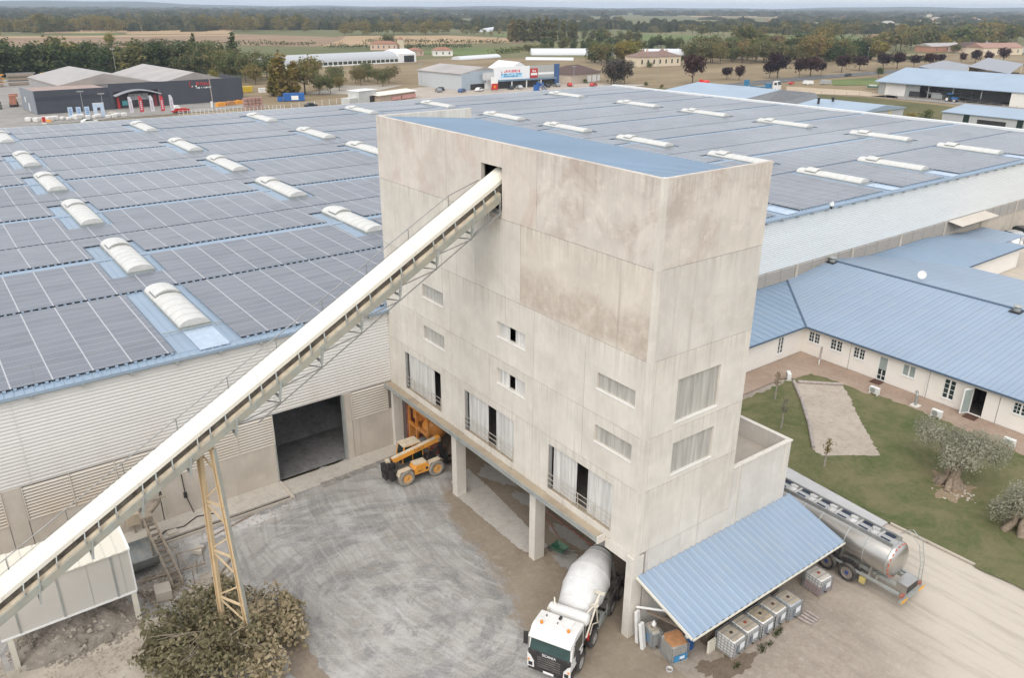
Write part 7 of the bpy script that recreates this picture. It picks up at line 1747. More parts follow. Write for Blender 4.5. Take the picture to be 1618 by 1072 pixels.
# goods stacked beside the store
for i, (x, y, m, lab) in enumerate(((62,229.2,ORANGE,'orange pallet of bricks nearest the store wall'),(65.5,230.6,CARD,'terracotta pallet of bricks in the middle of the row'),(69,232,ORANGE,'orange pallet of tiles at the right end of the row'))):
    mb = MB()
    for k in range(3): mb.box(-1.6+k*1.1,-.65+k*1.1,-.6,.6,0,1.2+.15*(k%2))
    o = mb.build('brick_pallet', m); o.location = (x,y,-.12); o.rotation_euler = (0,0,R(20)); tag(o, lab, 'pallet', 'pallets beside the store')
mb = MB()
for k in range(5):
    for j in range(4): mb.box(-3.2+k*1.28,-2.1+k*1.28,-.7,.7,j*.95,j*.95+.8)
o = mb.build('crate_stack', pm('rose_pallets', (.40,.24,.20), .8, var=.2)); o.location = (68,215,-.12); o.rotation_euler = (0,0,R(5)); tag(o, 'tall stack of rose coloured pallets right of the store', 'crates')
t = thing('container', 'blue shipping container with a white panel in the yard right of the store', 'container', (88.5,231.5,-.12), R(-20)); pb('body', BLUEP, lambda m: (m.box(-3.6,3.6,-1.2,1.2,.1,2.6), m.box(-5.6,-3.8,-1,.8,0,1.4)), t); pb('panel', TRIM, lambda m: m.box(-.9,1.5,-1.23,-1.201,.4,1.8), t)
t = thing('skip', 'yellow skip in the grass right of the store', 'skip', (85.3,269.7,-.2)); pb('tray', pm('yellow_skip', (.60,.42,.04), .5), lambda m: m.prism([(-2.2,2.2),(-1.6,.1),(1.6,.1),(2.2,2.2)], 'y', -1.2, 1.2), t)
o = MB().box(-1.2,1.2,-.8,.8,0,1.5).box(-1.25,1.25,-.85,.85,1.501,1.62).build('white_cabin', TRIM); o.location = (90,266,-.2); tag(o, 'small white cabin next to the yellow skip', 'cabin')
def fence(a, b, h, sp, mat, lab, rails=2, mesh=None):
    t = thing('fence', lab, 'fence', (a[0],a[1],-.15)); d = Vector((b[0]-a[0], b[1]-a[1])); n = max(1, int(d.length/sp))
    p0 = pb('post', mat, lambda m: m.box(-.05, .05, -.05, .05, 0, h), t)
    for k in range(1, n+1):
        c = p0.copy(); COL.objects.link(c); c.parent = t; c.location = (d.x*k/n, d.y*k/n, 0)
    def rl(m):
        for j in range(rails): z = h*(.25+.7*j/max(1,rails-1)); m.bar((0,0,z),(d.x,d.y,z),.03,.04)
    pb('rails', mat, rl, t); return t
fence((78,208.5),(121,221),1.9,3.0,TRIM,'white post fence along the yard right of the store',4); fence((44,212.6),(76,209.4),1.5,1.2,TRIM,'white mesh fence in front of the store right half',3)
fence((254,148),(272,122),1.6,4,LOGW,'post fence below the sandy lot',2); fence((272,121),(272.4,50),1.6,4,LOGW,'long post fence before the blue hangar',2); fence((4,211.8),(43,210.8),1.0,2.0,GALV,'low railing before the row of white sacks',2)
# lumber yard left of the store
for i, (x, y, lab, m) in enumerate(((8,345,'orange lumber rack at the far left of the store yard',ORANGE),(20,350,'grey lumber rack behind the left store wing',STEEL),(32,345,'orange lumber rack closest to the hall roof',ORANGE))):
    t = thing('lumber_rack', lab, 'rack', (x,y,-.12), R(4), 'lumber racks in the store yard'); pb('frame', m, lambda q_: [q_.box(-5.5,5.5,-.5,-.2,z,z+.45) for z in (1.5,3.0,4.4)], t); pb('stock', WOOD, lambda q_: [q_.box(-5,4.6,-1.2,.9,z,z+.8) for z in (.2,2.0,3.5)], t)
t = thing('loader', 'old red and rust coloured loader parked beside the left store wall', 'machine', (6.8,266,-.12), R(80)); pb('body', pm('rust_red', (.36,.16,.10), .7, var=.2), lambda m: (m.box(-2,2,-1,1,.8,2.2), m.box(-1.6,0,-.9,.9,2.2,3.6), m.bar((2,0,1.4),(4.4,0,3.4),.5,.4), m.box(4.0,5.2,-1.2,1.2,2.6,3.6)), t)
for x in (-1.3,1.3): pb('wheel', RUBBER, lambda m: m.tube((x,-1.2,.7),(x,1.2,.7),.7,n=14), t)
for i in range(3):
    mb = MB()
    for k in range(3): mb.box(-1.4,1.4,-.6,.6,k*.85,k*.85+.65)
    o = mb.build('pallet_stack', pm('dark_green_goods', (.08,.10,.08), .8, var=.3)); o.location = (-3.5+i*2.4, 272-i*6, -.12); tag(o, 'dark green stack of goods at the left edge of the store yard', 'goods', 'dark stacks in the store yard')
mb = MB(); mb.bar((-4,225,.35),(1,217,.35),.16,.7); o = mb.build('barrier', ORANGE); o.location = (9,0,-.1); tag(o, 'orange and white barrier lying in the store car park', 'barrier')
t = thing('entry_sign', 'small red and white sign at the corner of the store car park', 'sign', (7.9,214.5,-.12)); pb('post', TRIM, lambda m: m.box(-.5,.5,-.1,.1,0,2.1), t); pb('panel', RED, lambda m: m.box(-.42,.42,-.13,-.101,.4,1.9), t)

# greenhouses
def tunnel(p0, p1, w, h, mat, lab, ends=True, side=None):
    a, b = Vector(p0+(0,)), Vector(p1+(0,)); d = (b-a); L_ = d.length
    t = thing('greenhouse', lab, 'greenhouse', (a.x,a.y,-.2), math.atan2(d.y,d.x))
    def cv_(m):
        n = 12; arc = [(w/2*math.cos(math.pi*k/n), (h*.35 if side else 0)+h*(.65 if side else 1)*math.sin(math.pi*k/n)) for k in range(n+1)]
        N_ = max(2, int(L_/6)); vs = [(L_*j/N_, y, z) for j in range(N_+1) for y, z in arc]; q = n+1
        m.add(vs, [(j*q+i,j*q+i+1,(j+1)*q+i+1,(j+1)*q+i) for j in range(N_) for i in range(n)], 0, True)
        m.add(vs[:q], [tuple(range(q))]); m.add(vs[-q:], [tuple(range(q))])
    pb('cover', mat, cv_, t)
    if side:
        pb('side_opening', side, lambda m: (m.box(.2,L_-.2,-w/2+.05,w/2-.05,.5,h*.35)), t)
        pb('side_posts', TRIM, lambda m: ([m.box(k*3.2,k*3.2+.5,-w/2-.02,-w/2+.06,0,h*.36) for k in range(int(L_/3.2)+1)], m.box(0,L_,-w/2-.03,-w/2+.05,0,.6)), t)
    return t
GH = pm('greenhouse_film', (.42,.43,.44), .35, var=.06); GHW = pm('white_film', (.62,.63,.65), .4, var=.04)
tunnel((122,384),(217,397),17,6.2,GH,'long grey arched greenhouse with open sides behind the store yard',side=pm('dim_greenhouse_side', (.05,.06,.045), .8, var=.4))
t = thing('greenhouse_annex_hall', 'white gabled end block with green door at the right end of the long greenhouse', 'building', (217,397,-.2), R(8)); pb('wall', TRIM, lambda m: m.prism([(-9,0),(9,0),(9,5),(0,7.2),(-9,5)], 'x', 0, 13), t); pb('door', pm('green_panel', (.12,.25,.10), .6), lambda m: m.box(13.01,13.1,-8.9,4,0,4.6), t); pb('opening', DARK, lambda m: m.box(4,11.5,-9.08,-9.01,.2,3.9), t)
tunnel((335,412),(392,377),9,4.2,GHW,'white plastic tunnel left of the yellow green trees'); tunnel((392,366),(430,345),9,4.4,GHW,'white plastic tunnel behind the cream villa'); tunnel((262,394),(300,404),8,2.0,GHW,'low white plastic tunnel in the dry meadow'); tunnel((600,850),(745,1000),14,4,GHW,'far white plastic tunnels beyond the middle field'); tunnel((300,372),(322,352),6,1.6,GHW,'short pale tunnel at the edge of the dry meadow')

# pale grey shed and billboard building
SHEDC = pm('pale_blue_cladding', (.36,.42,.47), .5, var=.06, scale=.4)
t = thing('grey_shed', 'pale blue grey gabled shed beside the billboard building', 'shed', (157,228,-.12), R(6))
pb('wall', pm('pale_grey_siding', (.48,.50,.51), .5, var=.06), lambda m: m.box(0,24,.3,29,0,6.2), t); pb('facade', SHEDC, lambda m: m.box(4,24,-.2,.25,2.2,7.0), t); pb('wall_end', SHEDC, lambda m: m.box(-.2,3.98,-.2,.25,0,6.3), t); pb('roof', GREYROOF, lambda m: gable(m,-.4,24.4,.3,29.4,6.3,8.4), t); pb('shop_front', DARK, lambda m: m.box(4.1,23.9,-.1,.2,.0,2.15), t)
t = thing('billboard_building', 'low commercial building carrying a big white billboard and a red square sign', 'shop', (171.5,227,-.12), R(-2))
pb('billboard', pm('white_board', (.80,.80,.80), .4, var=.02), lambda m: m.box(0,17.6,-.4,0,3.2,8.4), t)
pb('billboard_red_lettering', pm('red_letters', (.62,.12,.16), .5), lambda m: marks(m,3.4,13.6,6.05,7.1,14,-.4,8), t)
pb('billboard_blue_panel', pm('light_blue_panel', (.42,.68,.85), .5), lambda m: m.box(3.3,13.8,-.45,-.401,4.2,5.9), t)
pb('billboard_blue_lettering', pm('blue_letters', (.10,.24,.42), .5), lambda m: (marks(m,3.5,6.6,5.15,5.75,5,-.451,9), marks(m,7.4,13.4,5.2,5.75,9,-.451,10), marks(m,4.6,11.9,4.4,4.9,11,-.451,11)), t)
pb('grey_facade', pm('warm_grey_panel', (.40,.40,.38), .5, var=.05), lambda m: (m.box(17.65,30.5,-.2,.1,3.2,8.4)), t); pb('facade_band', TRIM, lambda m: m.box(22.2,30.4,-.25,-.201,4.7,5.6), t)
pb('red_sign', RED, lambda m: m.box(18.0,21.8,-.35,-.21,3.6,7.3), t)
pb('red_sign_emblem', TRIM, lambda m: (m.box(18.3,21.5,-.40,-.351,4.6,5.5), m.box(19.2,19.6,-.40,-.351,5.8,6.8), m.box(19.0,19.9,-.40,-.351,6.2,6.5), m.box(20.2,20.6,-.40,-.351,5.8,6.6), m.box(20.0,20.9,-.40,-.351,6.1,6.4)), t)
pb('blue_pillar', pm('blue_pillar', (.05,.11,.24), .5), lambda m: m.box(30.6,33.0,-.6,.4,0,8.7), t)
pb('canopy', pm('blue_grey_canopy', (.16,.23,.30), .5), lambda m: m.box(-1,30.5,-2.2,-.41,2.9,3.5), t)
pb('shop_front', pm('dim_shopfront', (.06,.055,.05), .4, var=.6, scale=.8), lambda m: m.box(-1,30.5,.1,.3,0,3.2), t)
pb('canopy_post', TRIM, lambda m: [m.box(x,x+.35,-2.1,-1.75,0,2.9) for x in (0,7.4,14.8,22.2)], t)
pb('rear_hall', TRIM, lambda m: (m.box(-6,33,2,26,0,5.5)), t); pb('rear_roof', pm('white_roof', (.70,.70,.69), .5), lambda m: gable(m,8,21,2.5,18,6.4,9.8), t)
pb('round_logo_board', pm('grey_logo_board', (.55,.55,.54), .5), lambda m: (m.box(-5.2,-.4,-.2,.1,3.6,6.5), m.tube((-2.8,-.28,5.3),(-2.8,-.21,5.3),1.2,n=20)), t)
t = thing('totem_sign', 'white and red totem sign at the edge of the car park', 'sign', (166.5,219.5,-.12)); pb('panel', TRIM, lambda m: m.box(-1.6,1.6,-.15,.15,1.6,5.4), t); pb('lower_panel', RED, lambda m: m.box(-1.55,1.55,-.2,-.151,.5,2.9), t); pb('emblem', AMBER, lambda m: m.box(-.5,.5,-.24,-.201,1.2,2.2), t); pb('feet', GALV, lambda m: (m.box(-1.5,-1.2,-.1,.1,0,1.6), m.box(1.2,1.5,-.1,.1,0,1.6)), t)
t = thing('loading_ramp', 'blue scaffold ramp stand in front of the billboard building', 'stand', (183,211.5,-.12)); pb('frame', BLUEP, lambda m: (m.box(-2.6,-.8,-.8,.8,0,2.2), m.bar((-1.2,-.9,3.0),(2.6,-.9,.2),.4,.25), m.bar((-1.2,.9,3.0),(2.6,.9,.2),.4,.25), m.box(-.8,1.2,-1.0,1.0,1.9,3.1)), t); pb('rail', GALV, lambda m: m.bar((-2,-1.3,3.9),(3,-1.3,.5),.25,.2), t)
for i, (x, y, c, a, lab) in enumerate(((150.1,233,'dark',80,'dark car beside the pale grey shed'),(146.5,229,'grey',75,'grey car left of the pale grey shed'),(153.5,223,'blue',30,'dark blue car in front of the pale grey shed'),(161.5,222.5,'white',20,'white car next to the white and red totem sign'),(176,222,'dark',80,'dark car under the left of the billboard canopy'),(180.5,221.8,'silver',75,'silver car under the billboard beside the ramp'),(194,221,'dark',80,'dark car right of the blue ramp stand'),(199.5,221,'grey',80,'grey car near the blue pillar'),(205,219,'red',60,'red car right of the blue pillar'),(213.5,213.5,'red',20,'red and white car before the brown roofed house'))):
    car((x,y,-.12), R(a), CP[c], lab, 'cars in the shop car park')
for i in range(8):
    mb = MB(); mb.tube((0,0,0),(0,0,.85),.16,.14,8); o = mb.build('bollard', RED if i in (3,5,6) else DARK); o.location = (119+i*6.2, 203.5+.25*i, -.12); tag(o, ('red' if i in (3,5,6) else 'black')+' bollard in the row along the edge of the car park', 'bollard', 'red bollards' if i in (3,5,6) else 'black bollards')
t = thing('snack_stall', 'long low stall with a white roof and pinkish panels at the car park', 'stall', (118,214,-.12), R(22)); pb('wall', pm('stall_wall', (.46,.36,.28), .7, var=.2), lambda m: m.box(-10,10.5,-2,2,0,2.3), t); pb('roof', pm('stall_roof', (.70,.66,.58), .6, var=.06), lambda m: m.prism([(-2.8,2.35),(2.6,2.9),(2.6,3.05),(-2.8,2.5)], 'x', -11, 11.2), t); pb('panels', pm('pink_panel', (.56,.30,.26), .6), lambda m: (m.box(-3,1.5,-2.5,-2.05,.3,1.5), m.box(2.5,10.3,-2.5,-2.05,.3,1.6)), t)
t = thing('white_annex', 'small white block left of the low stall', 'building', (105.5,211.5,-.12), R(20)); pb('wall', pm('pale_render', (.52,.52,.50), .7), lambda m: (m.box(-5,3.5,-2.5,2.5,0,4.2), m.box(-9,-5.01,-2,2,0,2.2)), t); pb('roof', TRIM, lambda m: m.box(-5.2,3.7,-2.7,2.7,4.201,4.4), t); pb('opening', DARK, lambda m: m.box(.2,2.6,-2.53,-2.501,.3,2.4), t)
# houses
def house(x, y, w, d, h, rz, wallm, roofm, lab, cat='house', hip=True, rh=2.2, win=4, grp=None, name='house'):
    t = thing(name, lab, cat, (x,y,-.25), R(rz), grp)
    pb('wall', wallm, lambda m: m.box(-w/2,w/2,-d/2,d/2,0,h), t)
    e = .5; i = d/2 if hip else .0
    pb('roof', roofm, lambda m: m.add([(-w/2-e,-d/2-e,h),(w/2+e,-d/2-e,h),(w/2+e,d/2+e,h),(-w/2-e,d/2+e,h),(-w/2-e+i,0,h+rh),(w/2+e-i,0,h+rh)], [(0,1,5,4),(1,2,5),(2,3,4,5),(3,0,4),(3,2,1,0)]), t)
    if win: pb('windows', pm('window_dark', (.10,.10,.11), .3) if name != 'villa' else GLASS, lambda m: [m.box(-w/2+w*(k+.5)/win-.5,-w/2+w*(k+.5)/win+.5,-d/2-.04,-d/2-.001,h*.3,h*.72) for k in range(win)], t)
    return t
CRW = pm('cream_render', (.66,.56,.42), .8, var=.06); PKW = pm('pink_render', (.60,.44,.34), .8, var=.06); WHW = pm('white_render', (.74,.71,.65), .8, var=.05)
t = house(221,236,23,15,4.0,14,pm('beige_render', (.50,.42,.34), .8, var=.06),BROWNTILE,'beige house with a dark brown hipped roof right of the billboard building',hip=True,rh=3.2,win=0)
pb('garage_doors', TRIM, lambda m: (m.box(1,4,-7.55,-7.501,.2,3), m.box(5,8,-7.55,-7.501,.2,3), m.box(9,11,-7.55,-7.501,.4,2.8)), t)
t = house(328,290,30,13,5.2,-7,CRW,pm('brown_pink_tile', (.22,.15,.125), .85, var=.2),'cream two storey villa with brown roofs in the dry meadow',rh=2.6,win=7,name='villa'); pb('roof_turret', pm('turret_tile', (.24,.16,.13), .85), lambda m: (m.add([(-14,-7,5.2),(-8,-7,5.2),(-8,-1,5.2),(-14,-1,5.2),(-11,-4,9.2)], [(0,1,4),(1,2,4),(2,3,4),(3,0,4)]), m.add([(0,-7,5.2),(6,-7,5.2),(6,-1,5.2),(0,-1,5.2),(3,-4,9.8)], [(0,1,4),(1,2,4),(2,3,4),(3,0,4)])), t); pb('chimney', PKW, lambda m: m.box(-5,-4,-.5,.5,6,9), t); pb('chimney', PKW, lambda m: m.box(9,10,-.5,.5,6,8.6), t)
house(282,524,20,10,4.5,-30,PKW,TILE,'long farmhouse with a small cream tower behind the long greenhouse',rh=2,win=5); house(279,437,13,9,3.6,-25,WHW,TILE,'white house with a red tiled roof behind the long greenhouse',rh=2,win=3); house(264,448,9,8,3.4,10,PKW,TILE,'small pink house left of the white red roofed house',rh=1.8,win=2)
mb = MB(); mb.box(-1.8,1.8,-1.8,1.8,0,7.5); mb.add([(-2.1,-2.1,7.5),(2.1,-2.1,7.5),(2.1,2.1,7.5),(-2.1,2.1,7.5),(0,0,9.3)], [(0,1,4),(1,2,4),(2,3,4),(3,0,4)], 1); o = mb.build('dovecote', [CRW, TILE]); o.location = (293,518,-.25); tag(o, 'small square cream tower with a red cap beside the farmhouse', 'tower')
house(633,281,38,14,4.2,-8,pm('brick_red', (.42,.22,.15), .85, var=.15),GREYROOF,'long brick barn behind the dark hedge on the right','barn',False,2.2,3); house(628,238,36,16,5.0,-20,CRW,pm('pink_tile', (.34,.20,.155), .85, var=.15),'cream house with a pink gabled roof at the right edge',rh=3,hip=False,win=4); house(646,264,30,16,4,-10,PKW,BROWNTILE,'dark brown roofed house behind the purple trees on the right',rh=3.4,win=3); house(690,225,40,18,5,-10,pm('slate_wall', (.50,.52,.55), .7),pm('slate_roof', (.17,.19,.23), .6, var=.1),'grey slate roofed shed at the right edge behind the pink house','shed',False,2.6,0)
house(830,345,30,10,4,-20,WHW,WHW,'flat white building among the trees on the right','building',False,.5,3); house(793,423,26,10,4,-20,PKW,TILE,'low pinkish house between the trees on the right',rh=2,win=3); house(875,425,30,11,4,-20,CRW,TILE,'cream house behind the yellowish trees on the right',rh=2,win=3)
TH = [(2168,1227),(2263,1249),(2093,1126),(3413,1812),(3250,1700),(3188,1620),(2066,1019),(2120,1040),(3325,1583),(2170,978),(1564,714),(2054,916),(2547,1092),(1813,918),(1158,682),(1286,723),(2120,1300),(1319,894),(1398,1008),(1500,820),(1700,860),(2400,1150),(2700,1300),(560,1236),(575,1252),(760,1900),(900,2300),(1100,2100),(640,1600),(1250,2400),(1500,2600),(500,1900),(700,2600),(950,1500)]
q = random.Random(31)
for i, (x, y) in enumerate(TH):
    big = math.hypot(x, y) > 2300
    house(x, y, q.uniform(14,24)*(1.5 if big else 1), q.uniform(9,12)*(1.4 if big else 1), q.uniform(4,6)*(1.3 if big else 1), q.uniform(-50,30), q.choice((WHW,WHW,CRW,PKW)), q.choice((TILE,TILE,GREYROOF)), 'tiny far house with pale walls scattered over the hazy plain', 'house', True, 2.4, 0, 'far houses on the plain')
# blue roofed sheds beyond the warehouse
def shed(name, x0, x1, y0, y1, e, rz, wallm, roofm, lab, axis='y', cat='shed'):
    t = thing(name, lab, cat, ((x0+x1)/2,(y0+y1)/2,-.15)); W2, D2 = (x1-x0)/2, (y1-y0)/2
    pb('wall', wallm, lambda m: m.box(-W2+.4,W2-.4,-D2+.4,D2-.4,0,e-.02), t)
    def rf_(m):
        if axis == 'y': gable(m,-W2,W2,-D2,D2,e,rz)
        else:
            m.add([(-W2,-D2,e),(W2,-D2,rz),(W2,D2,rz),(-W2,D2,e),(-W2,-D2,e-.2),(W2,-D2,e-.2),(W2,D2,e-.2),(-W2,D2,e-.2)], [(0,1,2,3),(0,4,5,1),(3,2,6,7),(0,3,7,4),(1,5,6,2)])
    pb('roof', roofm, rf_, t); return t
GW_ = pm('light_grey_wall', (.46,.46,.46), .7, var=.06)
t = shed('blue_shed', 183, 221, 113, 147, 5.0, 7.0, GW_, BLUE_FAR, 'blue metal roof with a grey ribbed hip end beyond the far edge of the warehouse'); pb('grey_hip', pm('dark_ribbed_sheet', (.16,.165,.17), .6, var=.2), lambda m: m.add([(-19,-17,5.02),(0,-17,7.02),(19,-17,5.02),(17,-22,2.6),(-17,-22,2.6)], [(0,1,2,3,4)]), t)
t = shed('blue_shed', 190, 213, 77, 99, 4.4, 5.6, GW_, BLUE_FAR, 'blue metal roof with two small black vents beyond the far edge of the warehouse')
for x, y in ((-7,6),(-2,4.5)): pb('roof_vent', DARK, lambda m: (m.tube((x,y,4.9),(x,y,6.3),.35,n=10), m.tube((x,y,6.3),(x,y,6.6),.55,n=10)), t)
pb('wall_strip', pm('ochre_strip', (.55,.45,.25), .7), lambda m: (m.box(3,4.5,-10.65,-10.6,1,4.3), m.box(-8,-6.5,-10.65,-10.6,1,4.3)), t)
t = shed('low_grey_shed', 222, 236, 30, 71, 3.1, 4.4, GW_, BLUE_FAR, 'low grey shed with a blue roof, dark windows and a wide dark opening', 'x')
[pb('window', GLASS, lambda m: m.box(-6.65,-6.61,a_,b_,.5,2.9), t) for a_, b_ in ((12.3,14.0),(-2.2,-.6),(-10,-8.6))]; pb('opening', DARK, lambda m: m.box(-6.65,-6.61,2.2,10.0,.4,1.9), t)
hg = thing('blue_hangar', 'large open fronted farm hangar with a blue roof and a white end block', 'hangar', (284,90,-.15))
pb('roof', BLUE_FAR, lambda m: m.add([(-1.6,-54,4.9),(-1.6,38,4.9),(20,38,9.2),(20,-54,9.2),(40,38,4.9),(40,-54,4.9),(-1.6,-54,4.65),(-1.6,38,4.65)], [(0,1,2,3),(3,2,4,5),(0,6,7,1)]), hg)
pb('back_wall', pm('hangar_inner', (.30,.29,.27), .8, var=.1), lambda m: (m.box(12,12.3,-12,37,0,7), m.box(.3,39,36.8,37,0,4.9), m.box(12.3,39,-53,36.7,0,4.6)), hg)
pb('white_block', WHW, lambda m: m.box(-1.2,12,-53.5,-12.2,0,4.6), hg); pb('block_window', GLASS, lambda m: (m.box(-1.24,-1.201,-19.5,-18.8,1.2,2.2), m.box(-1.24,-1.201,-22,-21.2,1.2,2.2), m.box(-1.24,-1.201,-27,-25.4,.9,2.4)), hg)
pb('door', WHW, lambda m: m.box(.0,.3,26,34,0,4.6), hg); pb('door', GALV, lambda m: (m.box(.05,.3,20.5,25.9,0,4.5), m.box(.05,.3,34.1,36.7,0,4.5)), hg); pb('post', GALV, lambda m: [m.box(0,.3,y,y+.3,0,4.6) for y in (8,-2,17)], hg)
pb('shelving', STEEL, lambda m: ([m.box(6,8,4,17,z,z+.18) for z in (.9,2.1,3.3)], [m.box(6,6.2,y,y+.2,0,4) for y in (4,8,12,16.8)]), hg)
for (x, y, lab, s) in ((285,112,'dark machine standing in the left bay of the hangar',1.0),(286,104,'grey crate pile in the middle of the hangar front',.8)):
    mb = MB(); mb.box(-1.5,1.5,-2,2,.3,2.2*s); mb.box(-.8,.8,-1,3.5,2.2*s,2.8*s); mb.bar((0,2,1),(0,5,2.4),.3,.3); o = mb.build('farm_machine', DARK if s == 1 else GALV); o.location = (x,y,-.15); tag(o, lab, 'machine')
t = thing('tractor', 'blue tractor with white wheels in front of the hangar', 'tractor', (281,97,-.15), R(-95)); TB = pm('tractor_blue', (.04,.16,.38), .4)
pb('hood', TB, lambda m: m.box(.2,2.4,-.45,.45,.9,1.6), t); pb('cab', GLASS, lambda m: m.box(-1.3,.2,-.75,.75,1.0,2.6), t); pb('cab_roof', TB, lambda m: m.box(-1.4,.35,-.85,.85,2.601,2.8), t)
for x, rr_, w_ in ((-.8,.85,.5),(1.9,.6,.4)):
    for s in (-1,1): pb('wheel', [RUBBER, TRIM], lambda m: wheel(m, x, s*.9, rr_, w_, 20), t)
t = thing('field_roller', 'long dark folded roller implement between tractor and white block', 'implement', (283.5,87,-.15), R(90)); pb('frame', DARK, lambda m: ([m.tube((-6+k*.8,-.8,.55+.45*math.sin(k/15*3.14)),(-6+k*.8,.8,.55+.45*math.sin(k/15*3.14)),.5,n=10) for k in range(16)], m.bar((-6,0,1.2),(6,0,1.3),.2,.2)), t); pb('beam', TRIM, lambda m: m.box(-4,1.5,-1.5,-1.2,.4,.8), t)
for (cx_, cy_, L_, D_, rz_, lab) in ((380,147,58,17,16,'long low shed with a grey solar roof behind the blue hangar, left one'),(412,140,84,17,19,'long low shed with a grey solar roof behind the blue hangar, right one')):
    t = thing('solar_shed', lab, 'shed', (cx_,cy_,-.15), R(rz_)); pb('roof', pm('pale_solar_roof', (.16,.16,.18), .3, var=.06, spec=.6), lambda m: m.prism([(-D_/2,4.2),(D_/2,6.6),(D_/2,6.8),(-D_/2,4.4)], 'x', -L_/2, L_/2), t); pb('wall', CRW, lambda m: (m.box(-L_/2+.3,L_/2-.3,D_/2-.5,D_/2-.2,0,6.3), m.box(L_/2-8,L_/2-.3,-D_/2+.3,-D_/2+.6,0,4.1), m.box(-L_/2+.3,-L_/2+.6,-D_/2+.3,D_/2-.6,0,4.1)), t)
t = thing('pale_barn', 'cream gabled barn end beside the solar roofed sheds at the right edge', 'barn', (330,62,-.15)); pb('wall', WHW, lambda m: m.box(-10,10,-16,16,0,8), t); pb('roof', GREYROOF, lambda m: gable(m,-10.5,10.5,-16.5,16.5,8,10), t)
# white cab lorry with blue flatbed, road car, red trailer
t = thing('flatbed_lorry', 'white cabbed lorry with a blue flatbed and crane parked by the road', 'lorry', (262,160,-.15), R(-88))
pb('cab', TW, lambda m: m.prism([(1.2,.6),(1.2,3.4),(1.6,3.8),(3.0,3.75),(3.6,2.4),(3.7,.6)], 'y', -1.2, 1.2), t, bevel=.08); pb('windscreen', GLASS, lambda m: (m.prism([(3.05,3.6),(3.62,2.35),(3.66,2.4),(3.1,3.65)], 'y', -1.05, 1.05), m.box(1.9,3.1,-1.22,1.22,2.3,3.2)), t)
LB = pm('lorry_blue', (.04,.19,.34), .5); pb('flatbed', LB, lambda m: (m.box(-4.5,1.1,-1.2,1.2,.9,1.25), m.box(-2.2,-.6,-1,1,1.25,2.6), m.bar((-1,0,2.4),(-3.6,0,1.9),.4,.4), m.box(-11.6,-4.6,-.5,.5,.8,1.1)), t); pb('rear_board', LB, lambda m: (m.box(-12.6,-11.7,-1.2,1.2,.9,3.3)), t); pb('white_box', TRIM, lambda m: m.box(-12.7,-10.2,-1.1,1.1,.45,.899), t)
for x in (2.6,-2.4,-3.7,-11):
    for s in (-1,1): pb('wheel', [RUBBER, RIM], lambda m: wheel(m, x, s*1.05, .5, .3, 18), t)
t = thing('red_tank', 'bright red tank unit standing at the roadside', 'tank', (254,188,-.12), R(-60)); pb('tank', pm('bright_red', (.62,.03,.02), .4), lambda m: (m.lathe((-2,0,1.5),(1,0,0),[(0,.0),(.1,.9),(3.8,.9),(3.9,0)],16), m.box(-2.3,-1.3,-.9,.9,.3,2.6)), t); pb('base', TRIM, lambda m: m.box(-2.2,2.4,-.7,.7,.0,.5), t)
car((353,182.6,-.10), R(2), CP['dark'], 'dark blue car driving on the road past the purple trees')
for (x, y, m, lab, s) in ((297,167,CP['white'],'white trailer parked at the sandy lot',2.2),(304,163,GALV,'grey covered trailer with an orange top on the sandy lot',2.4),(292,172,CP['red'],'small red machine at the edge of the sandy lot',1.3)):
    mb = MB(); mb.prism([(-s,.4),(s,.4),(s*.9,s*.75),(-s*.7,s*.8)], 'y', -1.1, 1.1); mb.tube((-.3,-1.15,.35),(-.3,1.15,.35),.35,n=12); o = mb.build('trailer', m); o.location = (x,y,-.12); o.rotation_euler = (0,0,R(-40)); tag(o, lab, 'trailer')
t = thing('feed_trough', 'dark green low trailer on the sandy lot before the hangar', 'trailer', (303,139,-.12), R(-60)); pb('body', GREENP, lambda m: m.prism([(-3,.5),(3,.5),(3.4,1.2),(-3.4,1.2)], 'y', -1, 1), t); pb('load', SACK, lambda m: m.box(-2.5,.5,-.8,.8,1.201,1.6), t)
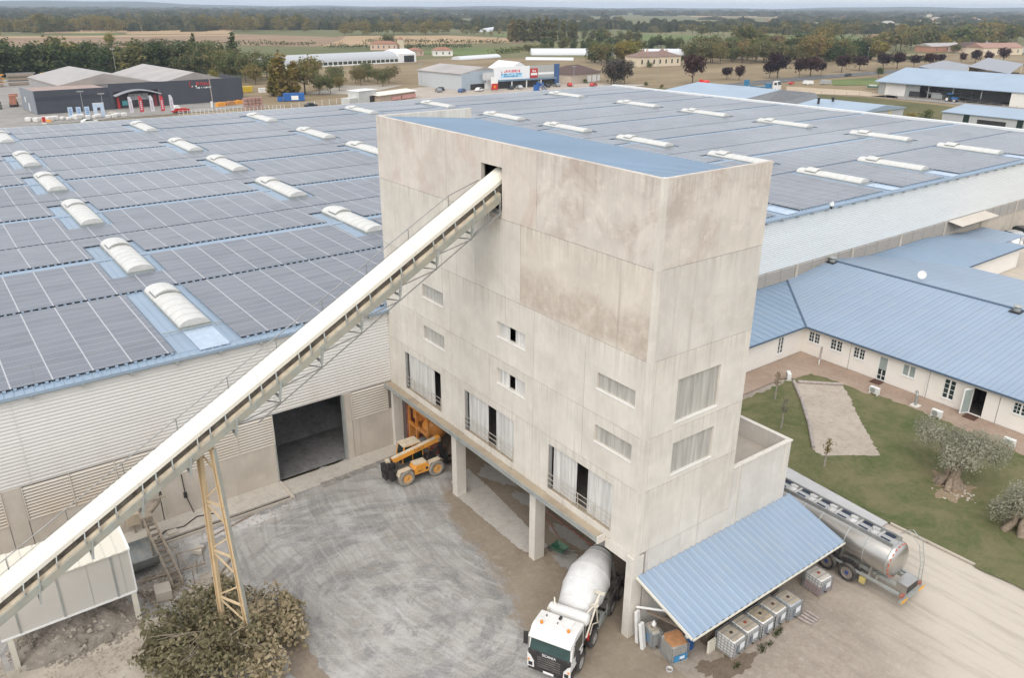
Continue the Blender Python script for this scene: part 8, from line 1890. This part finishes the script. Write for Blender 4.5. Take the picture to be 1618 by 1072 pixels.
for i, (x, y, c, a, lab) in enumerate(((97.5,-1.9,'white',70,'white car parked under the blue carport edge'),(100.8,-1.2,'silver',70,'silver car parked second from the carport'),(104.5,-.9,'dark',70,'dark car parked farthest from the carport'))):
    car((x,y,-.03), R(a), CP[c], lab, 'cars by the carport')

# ---------------------------------------------------------------- far woods: belts of trees that read as one mass
g = np.random.default_rng(12); Pc = []
rr_ = 1180.0
while rr_ < 8600:
    th = -.45
    while th < 1.75:
        x = -25+math.sin(th)*rr_; y = -48+math.cos(th)*rr_
        dens = math.sin(x*.0021+1)+math.sin(y*.0026+.4)+math.sin((x+y)*.0047)+.5*math.sin(x*.011)
        if dens > -.55 - (rr_ > 2600)*.5 and g.random() < .93:
            jx, jy = g.normal(size=2)*rr_*.022
            Pc.append((x+jx, y+jy, (8+7*g.random())*(1+(rr_ > 2500)*.15), rr_*(.009+.008*g.random())))
        th += .0155
    rr_ *= 1.062
V = []; F = []; MI = []
for x, y, h, wd in Pc:
    wd = max(6, min(wd, 60)); k = 16
    a = g.random(k)*6.283; q = np.sqrt(g.random(k))*wd; s = wd*(.30+.25*g.random(k)); zz = h*(.35+.65*g.random(k)*(1-(q/wd)**2*.5))
    for i in range(k):
        px, py = x+q[i]*math.cos(a[i]), y+q[i]*math.sin(a[i])*.5; w0 = g.random()*6.283
        c, sn = math.cos(w0)*s[i], math.sin(w0)*s[i]; b = len(V)
        V += [(px-c,py-sn,-.3),(px+c,py+sn,-.3),(px+c*.6,py+sn*.6,zz[i]),(px,py,zz[i]*1.12),(px-c*.7,py-sn*.7,zz[i]*.9)]; F.append((b,b+1,b+2,b+3,b+4)); MI.append(int(g.random() < .35))
me = bpy.data.meshes.new('far_woods'); me.from_pydata(V, [], F); 
for m in (leaf('far_dark_leaf', ((.045,.058,.028),(.075,.085,.04),(.105,.105,.055))), leaf('far_olive_leaf', ((.10,.095,.045),(.15,.135,.065),(.19,.165,.085)))): me.materials.append(m)
me.polygons.foreach_set('material_index', MI); me.update()
o = bpy.data.objects.new('far_woods', me); COL.objects.link(o); tag(o, 'far dark woods and tree belts covering the hazy plain to the horizon', 'woods', None, 'stuff')
